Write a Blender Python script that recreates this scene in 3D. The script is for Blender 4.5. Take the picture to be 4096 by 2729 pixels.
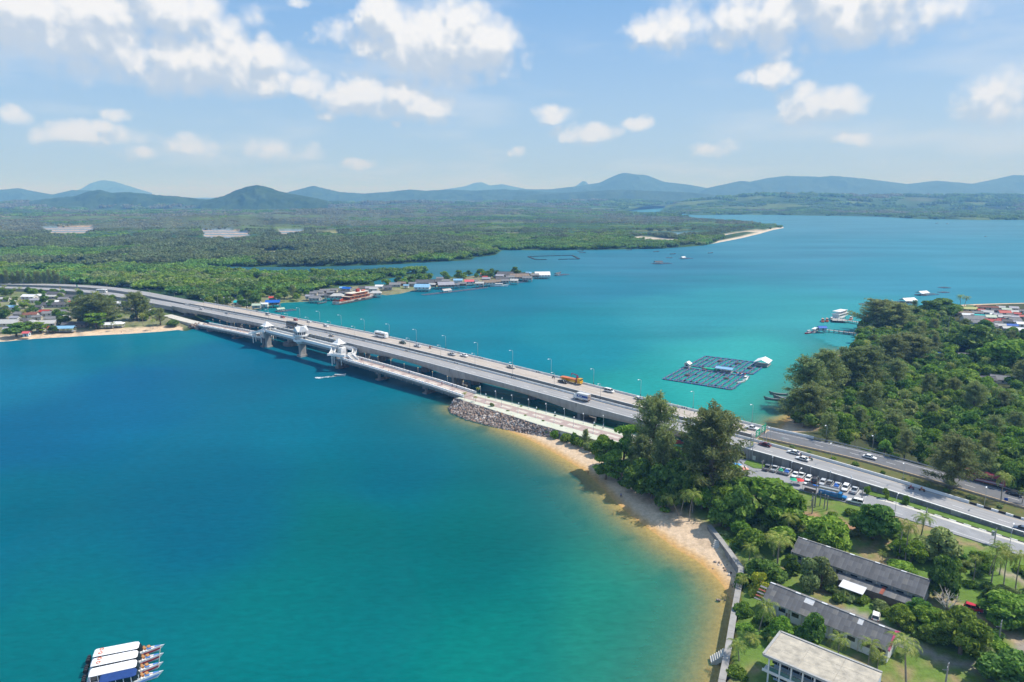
import bpy, bmesh, math, random
import numpy as np
from mathutils import Vector, Matrix
for _o in list(bpy.data.objects):
    bpy.data.objects.remove(_o)
SC = bpy.context.scene
COL = SC.collection
R = math.radians
# ------------------------------------------------------------------ camera
F, CX, CY, HZ, CH = 2731.0, 2048.0, 1364.5, 785.0, 100.0
PITCH = math.atan((CY - HZ) / F)
cam = bpy.data.cameras.new('camera'); camo = bpy.data.objects.new('camera', cam); COL.objects.link(camo)
cam.sensor_width = 36; cam.lens = 24; cam.clip_start = 1; cam.clip_end = 90000
camo.location = (0, 0, CH); camo.rotation_euler = (math.pi / 2 - PITCH, 0, 0)
SC.camera = camo
# ------------------------------------------------------------------ light and sky
SUN_AZ, SUN_EL = R(12), R(54)            # azimuth measured from +X towards +Y
SUN_DIR = Vector((math.cos(SUN_AZ) * math.cos(SUN_EL), math.sin(SUN_AZ) * math.cos(SUN_EL), math.sin(SUN_EL)))
sun = bpy.data.lights.new('sun', 'SUN'); suno = bpy.data.objects.new('sun', sun); COL.objects.link(suno)
sun.energy = 4.6; sun.angle = R(0.53); sun.color = (1, .955, .89)
suno.rotation_euler = (-SUN_DIR).to_track_quat('-Z', 'Y').to_euler(); suno.location = SUN_DIR * 400
SC.view_settings.view_transform = 'Standard'; SC.view_settings.look = 'None'
SC.view_settings.exposure = 0.28; SC.view_settings.gamma = 1
SC.cycles.use_denoising = True
SC.cycles.max_bounces = 6; SC.cycles.diffuse_bounces = 2; SC.cycles.glossy_bounces = 2
SC.cycles.transmission_bounces = 4; SC.cycles.transparent_max_bounces = 8; SC.cycles.volume_bounces = 0
SC.cycles.sample_clamp_indirect = 4
world = bpy.data.worlds.new('World'); SC.world = world; world.use_nodes = True
def sky_world():
    nt = world.node_tree; N = nt.nodes; L = nt.links; N.clear()
    out = N.new('ShaderNodeOutputWorld'); bg = N.new('ShaderNodeBackground'); L.new(bg.outputs[0], out.inputs[0])
    SKS = 0.1
    bg.inputs[1].default_value = SKS
    sky = N.new('ShaderNodeTexSky'); sky.sky_type = 'NISHITA'; sky.sun_disc = False
    sky.sun_elevation = SUN_EL; sky.sun_rotation = math.pi / 2 - SUN_AZ
    sky.air_density = 1.0; sky.dust_density = 2.2; sky.ozone_density = 2.4; sky.altitude = 100
    tc = N.new('ShaderNodeTexCoord')
    def mth(op, a, b=None, c=None, clamp=False):
        m = N.new('ShaderNodeMath'); m.operation = op; m.use_clamp = clamp
        for i, x in enumerate((a, b, c)):
            if x is None: continue
            if isinstance(x, (int, float)): m.inputs[i].default_value = x
            else: L.new(x, m.inputs[i])
        return m.outputs[0]
    def vm(op, a, b=None, c=None):
        m = N.new('ShaderNodeVectorMath'); m.operation = op
        for i, x in enumerate((a, b, c)):
            if x is None: continue
            if isinstance(x, tuple): m.inputs[i].default_value = x
            else: L.new(x, m.inputs[i])
        return m.outputs[1] if op in ('DOT_PRODUCT', 'LENGTH') else m.outputs[0]
    sep = N.new('ShaderNodeSeparateXYZ'); L.new(tc.outputs['Generated'], sep.inputs[0])
    az = mth('ARCTAN2', sep.outputs[0], sep.outputs[1]); el = mth('ARCSINE', sep.outputs[2])
    K = 10.0
    cmb = N.new('ShaderNodeCombineXYZ')
    L.new(mth('MULTIPLY', az, K), cmb.inputs[0]); L.new(mth('MULTIPLY', el, K), cmb.inputs[1])
    P = cmb.outputs[0]
    # clouds of the photographed sky as directions: (x, y, rx, ry, weight), pixel sizes turned into angles
    B = [(130, 40, 350, 100, 1), (390, 35, 120, 75, 1), (470, 145, 185, 70, 1.05), (600, 128, 48, 48, 1), (665, 195, 130, 34, .95),
         (1010, 105, 175, 84, 1.1), (880, 52, 62, 55, 1), (1125, 118, 60, 68, 1), (765, 78, 70, 36, .8), (850, 218, 150, 46, 1.0), (985, 250, 66, 36, .9),
         (1550, 58, 105, 55, .95), (1900, 22, 270, 85, .95), (1720, 40, 120, 60, .8), (1775, 172, 62, 30, .85), (1880, 238, 100, 42, .95), (1945, 318, 56, 15, .75),
         (2310, 225, 100, 70, .8), (2235, 245, 55, 42, .75), (1262, 263, 70, 24, .85), (1350, 306, 76, 28, .95), (1470, 282, 44, 18, .8), (1186, 348, 20, 16, .8),
         (190, 306, 130, 28, .9), (28, 268, 44, 24, .75), (270, 262, 28, 18, .75), (440, 338, 66, 34, .62), (318, 352, 46, 24, .66), (660, 352, 120, 34, .62),
         (825, 376, 74, 18, .58), (1650, 342, 120, 26, .55), (915, 286, 18, 12, .7), (755, 268, 32, 16, .7), (690, 6, 40, 14, .6)]
    blobs = []
    cp, sp = math.cos(PITCH), math.sin(PITCH)
    for (x, y, rx, ry, wt) in B:
        X, Y = x * 1.741, y * 1.741
        dx, dy = (X - CX) / F, -(Y - CY) / F
        d = Vector((dx, cp + dy * sp, -sp + dy * cp)).normalized()
        blobs.append((math.atan2(d.x, d.y) * K, math.asin(d.z) * K, rx * 1.741 / F * K * .93, ry * 1.741 / F * K * .93, wt))
    def density(p):
        n1 = N.new('ShaderNodeTexNoise'); n1.noise_dimensions = '2D'; L.new(p, n1.inputs['Vector'])
        n1.inputs['Scale'].default_value = 2.2; n1.inputs['Detail'].default_value = 7; n1.inputs['Roughness'].default_value = .6
        n2 = N.new('ShaderNodeTexNoise'); n2.noise_dimensions = '2D'; L.new(p, n2.inputs['Vector'])
        n2.inputs['Scale'].default_value = 3.2; n2.inputs['Detail'].default_value = 4
        pv = vm('MULTIPLY_ADD', n2.outputs['Color'], (.16, .16, 0), p)
        def puff(sc):
            v = N.new('ShaderNodeTexVoronoi'); v.voronoi_dimensions = '2D'; v.feature = 'SMOOTH_F1'; v.inputs['Scale'].default_value = sc; v.inputs['Smoothness'].default_value = .35; L.new(pv, v.inputs['Vector']); return v.outputs['Distance']
        pf = mth('ADD', mth('MULTIPLY', puff(2.4), .50), mth('MULTIPLY', puff(6.0), .26))
        wv = vm('MULTIPLY_ADD', n1.outputs['Color'], (.34, .18, 0), (-.17, -.09, 0))
        q = vm('ADD', p, wv)
        acc = None
        for (bx, by, rx, ry, wt) in blobs:
            v = vm('MULTIPLY_ADD', q, (1 / rx, 1 / ry, 0), (-bx / rx, -by / ry, 0))
            dd = mth('MULTIPLY_ADD', vm('DOT_PRODUCT', v, v), -.55, wt - .42)
            acc = dd if acc is None else mth('SMOOTH_MAX', acc, dd, .10)
        # the rest of the sky, away from the photographed part: scattered cumulus of the same kind
        n3 = N.new('ShaderNodeTexNoise'); n3.noise_dimensions = '3D'; L.new(tc.outputs['Generated'], n3.inputs['Vector'])
        n3.inputs['Scale'].default_value = 3.2; n3.inputs['Detail'].default_value = 4
        a2 = mth('SUBTRACT', mth('ABSOLUTE', az), .66); e2 = mth('SUBTRACT', el, .5)
        outside = mth('MULTIPLY', mth('MAXIMUM', a2, e2), 6.0, clamp=True)
        oth = mth('MULTIPLY_ADD', mth('SUBTRACT', n3.outputs[0], .53), 3.0, mth('MULTIPLY_ADD', outside, 2, -2))
        acc = mth('MAXIMUM', acc, oth)
        return mth('ADD', acc, mth('SUBTRACT', mth('MULTIPLY_ADD', n1.outputs[0], .72, -.10), pf))
    d0 = density(P)
    off = N.new('ShaderNodeVectorMath'); off.operation = 'ADD'; off.inputs[1].default_value = (.08, .24, 0); L.new(P, off.inputs[0])
    d1 = density(off.outputs[0])
    def sstep(x, lo, hi):
        m = N.new('ShaderNodeMapRange'); m.interpolation_type = 'SMOOTHSTEP'
        m.inputs[1].default_value = lo; m.inputs[2].default_value = hi; L.new(x, m.inputs[0]); return m.outputs[0]
    alpha = sstep(d0, -.30, .42)
    lit = sstep(mth('SUBTRACT', mth('MULTIPLY', d0, .35), mth('SUBTRACT', d1, mth('MULTIPLY', d0, .55))), -.20, .34)
    # thin veil of cirrus streaks
    ci = N.new('ShaderNodeTexNoise'); ci.noise_dimensions = '2D'
    L.new(vm('MULTIPLY', P, (.5, 2.6, 0)), ci.inputs['Vector']); ci.inputs['Scale'].default_value = .8; ci.inputs['Detail'].default_value = 6
    veil = mth('MULTIPLY', sstep(ci.outputs[0], .45, .8), .38)
    # towards the horizon the clouds sink into the haze
    low = sstep(el, -.01, .2)
    alpha = mth('MULTIPLY', alpha, mth('MULTIPLY_ADD', low, .46, .52))
    mixc = N.new('ShaderNodeMix'); mixc.data_type = 'RGBA'; L.new(lit, mixc.inputs[0])
    mixc.inputs[6].default_value = (4.5, 5.3, 6.4, 1); mixc.inputs[7].default_value = (7.7, 7.9, 8.15, 1)
    tint = N.new('ShaderNodeMix'); tint.data_type = 'RGBA'; tint.inputs[0].default_value = .78
    hz = N.new('ShaderNodeMix'); hz.data_type = 'RGBA'; L.new(sstep(el, -.02, .42), hz.inputs[0]); hz.inputs[6].default_value = (3.7, 5.5, 8.1, 1); hz.inputs[7].default_value = (1.1, 3.2, 7.0, 1)
    L.new(sky.outputs[0], tint.inputs[6]); L.new(hz.outputs[2], tint.inputs[7])
    m1 = N.new('ShaderNodeMix'); m1.data_type = 'RGBA'; L.new(veil, m1.inputs[0]); L.new(tint.outputs[2], m1.inputs[6]); m1.inputs[7].default_value = (6.1, 6.8, 7.7, 1)
    m2 = N.new('ShaderNodeMix'); m2.data_type = 'RGBA'; L.new(alpha, m2.inputs[0]); L.new(m1.outputs[2], m2.inputs[6]); L.new(mixc.outputs[2], m2.inputs[7])
    L.new(m2.outputs[2], bg.inputs[0])
sky_world()
# ------------------------------------------------------------------ helpers: places
def G(x, y, z=0.0):
    """ground point seen at photograph pixel (x, y) on the level z"""
    dx, dy = (x - CX) / F, -(y - CY) / F
    t = (CH - z) / (math.sin(PITCH) - dy * math.cos(PITCH))
    return np.array((dx * t, (math.cos(PITCH) + dy * math.sin(PITCH)) * t))
def GL(pts, z=0.0): return [tuple(G(x, y, z)) for x, y in pts]
def depth(X, Y, Z=0): return Y * math.cos(PITCH) + (CH - Z) * math.sin(PITCH)
B0 = np.array((32.3, 294.2)); BU = np.array((-.7432, .6691)); BN = np.array((.6691, .7432))   # the bridges' own axes
BANG = math.atan2(BU[1], BU[0])
def SW(s, w): return B0 + BU * s + BN * w
def sw_of(X, Y):
    d = np.array((X, Y)) - B0
    return float(d @ BU), float(d @ BN)
def lerp_tab(tab, s):
    return float(np.interp(s, [a for a, b in tab], [b for a, b in tab]))
def sd_poly(P, poly):
    """signed distance of the points P (N,2) to a closed polygon, positive inside"""
    P = np.asarray(P, float); V = np.asarray(poly, float); W = np.roll(V, -1, 0)
    best = np.full(len(P), 1e30); inside = np.zeros(len(P), bool)
    for a, b in zip(V, W):
        e = b - a; w = P - a
        t = np.clip((w @ e) / (e @ e + 1e-12), 0, 1)
        d = w - t[:, None] * e
        best = np.minimum(best, (d * d).sum(1))
        c1 = a[1] > P[:, 1]; c2 = b[1] > P[:, 1]; m = c1 != c2
        if m.any():
            xx = a[0] + (P[m, 1] - a[1]) * e[0] / e[1]
            k = np.zeros(len(P), bool); k[m] = P[m, 0] < xx; inside ^= k
    return np.where(inside, 1, -1) * np.sqrt(best)
def sst(a, b, x):
    t = np.clip((np.asarray(x, float) - a) / (b - a), 0, 1); return t * t * (3 - 2 * t)
_rg = np.random.default_rng(11); _LAT = _rg.random((256, 256))
def vnoise(x, y):
    xi = np.floor(x).astype(int); yi = np.floor(y).astype(int); fx = x - xi; fy = y - yi
    fx = fx * fx * (3 - 2 * fx); fy = fy * fy * (3 - 2 * fy)
    g = lambda i, j: _LAT[i & 255, j & 255]
    return (g(xi, yi) * (1 - fx) + g(xi + 1, yi) * fx) * (1 - fy) + (g(xi, yi + 1) * (1 - fx) + g(xi + 1, yi + 1) * fx) * fy
def fbm(x, y, o=4):
    s = 0; a = .5
    for k in range(o):
        s = s + a * vnoise(x * 2 ** k + 17.3 * k, y * 2 ** k + 5.1 * k); a *= .5
    return s / (1 - .5 ** o)
# ------------------------------------------------------------------ helpers: meshes and objects
class MB:
    def __init__(self): self.v = []; self.f = []
    def add(self, vs, fs):
        n = len(self.v); self.v += [tuple(map(float, p)) for p in vs]; self.f += [tuple(n + i for i in q) for q in fs]; return self
    def box(self, c, s, rz=0.0, taper=1.0):
        hx, hy, hz = s[0] / 2, s[1] / 2, s[2] / 2; ca, sa = math.cos(rz), math.sin(rz); vs = []
        for k, z in ((1, -hz), (taper, hz)):
            for a, b in ((-hx, -hy), (hx, -hy), (hx, hy), (-hx, hy)):
                a, b = a * k, b * k
                vs.append((c[0] + a * ca - b * sa, c[1] + a * sa + b * ca, c[2] + z))
        return self.add(vs, [(3, 2, 1, 0), (4, 5, 6, 7), (0, 1, 5, 4), (1, 2, 6, 5), (2, 3, 7, 6), (3, 0, 4, 7)])
    def cyl(self, p, q, r0, r1=None, n=8, caps=True):
        p, q = Vector(p), Vector(q); r1 = r0 if r1 is None else r1; d = (q - p).normalized()
        a = d.orthogonal().normalized(); b = d.cross(a); vs = []
        for c, r in ((p, r0), (q, r1)):
            vs += [c + (a * math.cos(t) + b * math.sin(t)) * r for t in [2 * math.pi * i / n for i in range(n)]]
        fs = [(i, (i + 1) % n, n + (i + 1) % n, n + i) for i in range(n)]
        if caps: fs += [tuple(range(n))[::-1], tuple(range(n, 2 * n))]
        return self.add(vs, fs)
    def tube(self, pts, rads, n=6):
        for i in range(len(pts) - 1): self.cyl(pts[i], pts[i + 1], rads[i], rads[i + 1], n, caps=(i == len(pts) - 2 or i == 0))
        return self
    def prism(self, poly, z0, z1):
        n = len(poly)
        return self.add([(x, y, z0) for x, y in poly] + [(x, y, z1) for x, y in poly],
                        [tuple(range(n))[::-1], tuple(range(n, 2 * n))] + [(i, (i + 1) % n, n + (i + 1) % n, n + i) for i in range(n)])
    def loft(self, secs, close=True):
        n = len(secs[0]); vs = [p for s in secs for p in s]; fs = []
        for k in range(len(secs) - 1):
            for i in range(n): fs.append((k * n + i, k * n + (i + 1) % n, (k + 1) * n + (i + 1) % n, (k + 1) * n + i))
        if close: fs += [tuple(range(n))[::-1], tuple(range((len(secs) - 1) * n, len(secs) * n))]
        return self.add(vs, fs)
    def quad(self, *p): return self.add(p, [tuple(range(len(p)))])
    def mesh(self, name, smooth=False):
        me = bpy.data.meshes.new(name); me.from_pydata(self.v, [], self.f)
        if smooth: me.polygons.foreach_set('use_smooth', [True] * len(me.polygons))
        bm = bmesh.new(); bm.from_mesh(me); bmesh.ops.recalc_face_normals(bm, faces=bm.faces); bm.to_mesh(me); bm.free()
        return me
def ob(name, me, mat=None, parent=None, loc=None, rz=0.0, smooth=False, world=False):
    if isinstance(me, MB): me = me.mesh(name, smooth)
    o = bpy.data.objects.new(name, me); COL.objects.link(o)
    if mat is not None and len(me.materials) == 0: me.materials.append(mat)
    if loc is not None: o.location = loc
    o.rotation_euler = (0, 0, rz)
    if parent is not None:
        o.parent = parent
        if world: o.matrix_parent_inverse = parent.matrix_basis.inverted()
    return o
def tag(o, label, cat, group=None):
    o['label'] = label; o['category'] = cat
    if group: o['group'] = group
    return o
def thing(name, label, cat, loc=(0, 0, 0), rz=0.0, group=None):
    o = bpy.data.objects.new(name, None); COL.objects.link(o); o.empty_display_size = .5
    o.location = loc; o.rotation_euler = (0, 0, rz); o.matrix_basis  # noqa
    return tag(o, label, cat, group)
def struct(o): o['kind'] = 'structure'; return o
def stuff(o): o['kind'] = 'stuff'; return o
KIDS = {}
def copy_tree(root, loc, rz=0.0, label=None, group=None, scale=None, cat=None):
    def cp(o, par):
        c = o.copy(); COL.objects.link(c); c.parent = par
        for ch in o.children: cp(ch, c)
        return c
    r = cp(root, None); r.location = loc; r.rotation_euler = (0, 0, rz)
    if label: r['label'] = label
    if cat: r['category'] = cat
    if group: r['group'] = group
    if scale is not None: r.scale = (scale,) * 3 if isinstance(scale, (int, float)) else scale
    return r
# ------------------------------------------------------------------ helpers: materials
MT = {}
def mat(name, col, rough=.75, var=.18, scale=1.0, spec=.3, metal=0.0, bump=0.0, col2=None, streak=None, rot=0.0):
    if name in MT: return MT[name]
    m = bpy.data.materials.new(name); m.use_nodes = True; nt = m.node_tree; N = nt.nodes; L = nt.links
    b = N['Principled BSDF']; b.inputs['Roughness'].default_value = rough; b.inputs['Metallic'].default_value = metal
    b.inputs['Specular IOR Level'].default_value = spec
    tc = N.new('ShaderNodeTexCoord'); src = tc.outputs['Object']
    if streak:
        mp = N.new('ShaderNodeMapping'); mp.inputs['Scale'].default_value = streak; src2 = src
        if rot: vr = N.new('ShaderNodeVectorRotate'); vr.rotation_type = 'Z_AXIS'; vr.inputs['Angle'].default_value = rot; L.new(src, vr.inputs['Vector']); src2 = vr.outputs[0]
        L.new(src2, mp.inputs[0]); src = mp.outputs[0]
    n = N.new('ShaderNodeTexNoise'); n.inputs['Scale'].default_value = scale; n.inputs['Detail'].default_value = 6; n.inputs['Roughness'].default_value = .65
    L.new(src, n.inputs['Vector'])
    rp = N.new('ShaderNodeMapRange'); rp.inputs[1].default_value = .3; rp.inputs[2].default_value = .7; L.new(n.outputs[0], rp.inputs[0])
    mx = N.new('ShaderNodeMix'); mx.data_type = 'RGBA'; L.new(rp.outputs[0], mx.inputs[0])
    c2 = col2 or tuple(min(1, c * (1 + var)) for c in col); c1 = col if col2 else tuple(c * (1 - var) for c in col)
    mx.inputs[6].default_value = (*c1, 1); mx.inputs[7].default_value = (*c2, 1); L.new(mx.outputs[2], b.inputs['Base Color'])
    if bump:
        bp = N.new('ShaderNodeBump'); bp.inputs['Strength'].default_value = bump; bp.inputs['Distance'].default_value = .1
        L.new(n.outputs[0], bp.inputs['Height']); L.new(bp.outputs[0], b.inputs['Normal'])
    MT[name] = m; return m
def leafmat(name, dark, mid, light, trans=.28, tone=.22):
    if name in MT: return MT[name]
    m = bpy.data.materials.new(name); m.use_nodes = True; nt = m.node_tree; N = nt.nodes; L = nt.links; N.clear()
    out = N.new('ShaderNodeOutputMaterial'); ge = N.new('ShaderNodeNewGeometry'); oi = N.new('ShaderNodeObjectInfo')
    cr = N.new('ShaderNodeValToRGB'); e = cr.color_ramp.elements; e[0].color = (*dark, 1); e[1].color = (*light, 1); e[1].position = .95
    k = e.new(.5); k.color = (*mid, 1); L.new(ge.outputs['Random Per Island'], cr.inputs[0])
    hs = N.new('ShaderNodeHueSaturation'); L.new(cr.outputs[0], hs.inputs['Color'])
    def mr(lo, hi, s):
        r = N.new('ShaderNodeMapRange'); r.inputs[3].default_value = lo; r.inputs[4].default_value = hi; L.new(s, r.inputs[0]); return r.outputs[0]
    L.new(mr(1.32 * (1 - tone), 1.32 * (1 + tone), oi.outputs['Random']), hs.inputs['Value'])
    w = N.new('ShaderNodeMath'); w.operation = 'FRACT'; mm = N.new('ShaderNodeMath'); mm.operation = 'MULTIPLY'; mm.inputs[1].default_value = 7.31
    L.new(oi.outputs['Random'], mm.inputs[0]); L.new(mm.outputs[0], w.inputs[0]); L.new(mr(.478, .512, w.outputs[0]), hs.inputs['Hue'])
    d = N.new('ShaderNodeBsdfPrincipled'); d.inputs['Roughness'].default_value = .6; d.inputs['Specular IOR Level'].default_value = .15
    t = N.new('ShaderNodeBsdfTranslucent'); L.new(hs.outputs[0], d.inputs['Base Color']); L.new(hs.outputs[0], t.inputs[0])
    mx = N.new('ShaderNodeMixShader'); mx.inputs[0].default_value = trans; L.new(d.outputs[0], mx.inputs[1]); L.new(t.outputs[0], mx.inputs[2])
    L.new(mx.outputs[0], out.inputs[0]); MT[name] = m; return m
def paint(name, col): return mat(name, col, rough=.32, var=.04, scale=.8, spec=.5)
CONC = mat('concrete', (.30, .29, .275), .85, .22, .35, .2, bump=.2, streak=(1, 1, .25))
CONC_D = mat('concrete_stained', (.20, .195, .19), .9, .35, .5, .2, bump=.3, streak=(1, 1, .3))
WHITE = mat('white_paint', (.76, .76, .75), .6, .07, .6, .3)
WHITE_W = mat('weathered_white_paint', (.70, .70, .68), .7, .16, .5, .25, streak=(1, 1, .3))
BLACK = mat('black_paint', (.03, .03, .032), .5, .2, 2)
GLASS = mat('dark_glass', (.02, .026, .03), .08, .2, 1, .6)
TYRE = mat('tyre_rubber', (.025, .025, .026), .85, .2, 5)
RIM = mat('wheel_metal', (.42, .42, .43), .35, .1, 5, metal=.6)
STEEL = mat('galvanised_steel', (.38, .40, .41), .45, .15, 3, metal=.4)
LAMPW = mat('lamp_head_white', (.80, .81, .82), .3, .05, 4)
SIGNGREEN = mat('sign_green', (.0, .27, .14), .45, .08, 2)
ROOFGREY = mat('asbestos_roof_grey', (.185, .185, .19), .9, .3, .35, .2, bump=.3)
# ================================================================== the land: shorelines traced on the water level
NEAR_W = GL([(2840, 3100), (2880, 2729), (2900, 2640), (2915, 2560), (2926, 2470), (2922, 2400), (2893, 2345), (2858, 2302), (2795, 2248), (2700, 2192), (2605, 2122), (2530, 2068), (2462, 2006),
             (2402, 1945), (2345, 1888), (2275, 1846), (2205, 1804), (2112, 1756), (2022, 1719), (1986, 1702)])
NEAR_W += [tuple(SW(s, w)) for s, w in ((34, -28), (44, -28), (54, -26), (60, -22), (61, -15), (57, -9.5), (20, -8.5), (-20, -8.3), (-48, -8), (-56, 0), (-58, 14), (-60, 24), (-58, 34))]
NEAR_W += GL([(3108, 1712), (3130, 1690), (3180, 1640), (3230, 1590), (3290, 1530), (3350, 1465), (3400, 1400), (3424, 1350), (3434, 1312), (3442, 1286), (3470, 1258), (3560, 1246), (3650, 1240), (3760, 1226), (3870, 1218), (4000, 1214), (4100, 1212), (4400, 1216), (5200, 1330), (6000, 1700), (6000, 3100)])
NEAR_W = np.array(NEAR_W)
def zland(X, Y):
    P = np.stack([np.ravel(X), np.ravel(Y)], 1).astype(float)
    d = sd_poly(P, NEAR_W); D = P - B0; s = D @ BU; w = D @ BN
    n = fbm(P[:, 0] * .06, P[:, 1] * .06, 3) - .5
    up = np.minimum(.13 * d, 2.2 + .02 * d)
    up = np.minimum(up, 3.0 + n * .5)
    par = 2.0 * sst(-168, -122, s) * sst(-52, -24, w) * sst(-30, -52, s) * sst(60, 30, w)
    z = np.where(d > 0, up + par * sst(4, 16, d), np.maximum(d * .10, -7))
    return z.reshape(np.shape(X))
def zl(X, Y): return float(zland(np.array([X]), np.array([Y]))[0])
def at(x, y):
    """point of the near land seen at pixel (x, y)"""
    z = 3.0
    for _ in range(5):
        g = G(x, y, z); z = max(.05, zl(*g))
    return np.array((g[0], g[1], z))
def vcol(me, cols, name='Col'):
    a = me.attributes.new(name, 'FLOAT_COLOR', 'POINT'); c = np.ones((len(me.vertices), 4), np.float32); c[:, :cols.shape[1]] = cols
    a.data.foreach_set('color', c.ravel())
def gridmesh(name, X, Y, Z, keep=None):
    nr, nc = X.shape; idx = np.arange(nr * nc).reshape(nr, nc)
    q = np.stack([idx[:-1, :-1], idx[:-1, 1:], idx[1:, 1:], idx[1:, :-1]], -1).reshape(-1, 4)
    v = np.stack([X.ravel(), Y.ravel(), Z.ravel()], 1)
    used = None
    if keep is not None:
        k = keep.ravel(); q = q[k[q].any(1)]
        used = np.zeros(len(v), bool); used[q.ravel()] = True; mp = np.cumsum(used) - 1; q = mp[q]; v = v[used]
    me = bpy.data.meshes.new(name); me.vertices.add(len(v)); me.vertices.foreach_set('co', v.astype(np.float32).ravel())
    me.loops.add(len(q) * 4); me.loops.foreach_set('vertex_index', q.ravel().astype(np.int32))
    me.polygons.add(len(q)); me.polygons.foreach_set('loop_start', np.arange(0, len(q) * 4, 4, dtype=np.int32))
    me.polygons.foreach_set('use_smooth', np.ones(len(q), bool)); me.update(calc_edges=True)
    return me, used
def groundmat(name, scale, var, bump, bscale, rough=.95):
    m = bpy.data.materials.new(name); m.use_nodes = True; N = m.node_tree.nodes; L = m.node_tree.links; b = N['Principled BSDF']
    b.inputs['Roughness'].default_value = rough; b.inputs['Specular IOR Level'].default_value = .1
    at_ = N.new('ShaderNodeAttribute'); at_.attribute_name = 'Col'; tc = N.new('ShaderNodeTexCoord')
    n = N.new('ShaderNodeTexNoise'); n.inputs['Scale'].default_value = scale; n.inputs['Detail'].default_value = 8; n.inputs['Roughness'].default_value = .7
    L.new(tc.outputs['Object'], n.inputs['Vector'])
    mr = N.new('ShaderNodeMapRange'); mr.inputs[1].default_value = .25; mr.inputs[2].default_value = .75; mr.inputs[3].default_value = 1 - var; mr.inputs[4].default_value = 1 + var; L.new(n.outputs[0], mr.inputs[0])
    hs = N.new('ShaderNodeHueSaturation'); L.new(at_.outputs['Color'], hs.inputs['Color']); L.new(mr.outputs[0], hs.inputs['Value']); L.new(hs.outputs[0], b.inputs['Base Color'])
    if bump:
        n2 = N.new('ShaderNodeTexNoise'); n2.inputs['Scale'].default_value = bscale; n2.inputs['Detail'].default_value = 5; L.new(tc.outputs['Object'], n2.inputs['Vector'])
        bp = N.new('ShaderNodeBump'); bp.inputs['Strength'].default_value = bump; bp.inputs['Distance'].default_value = .6 / bscale; L.new(n2.outputs[0], bp.inputs['Height']); L.new(bp.outputs[0], b.inputs['Normal'])
    return m
SAND = np.array((.56, .43, .30)); WET = np.array((.45, .275, .10)); GRASS = np.array((.062, .125, .020)); GRASS2 = np.array((.12, .155, .038)); DIRT = np.array((.30, .21, .13)); LITTER = np.array((.055, .065, .028))
TRACKS = []          # (points, half width, colour) bare lanes painted into the grass cover
def track(px, hw, col): TRACKS.append((np.array([at(*p)[:2] for p in px]), hw, np.array(col)))
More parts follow.
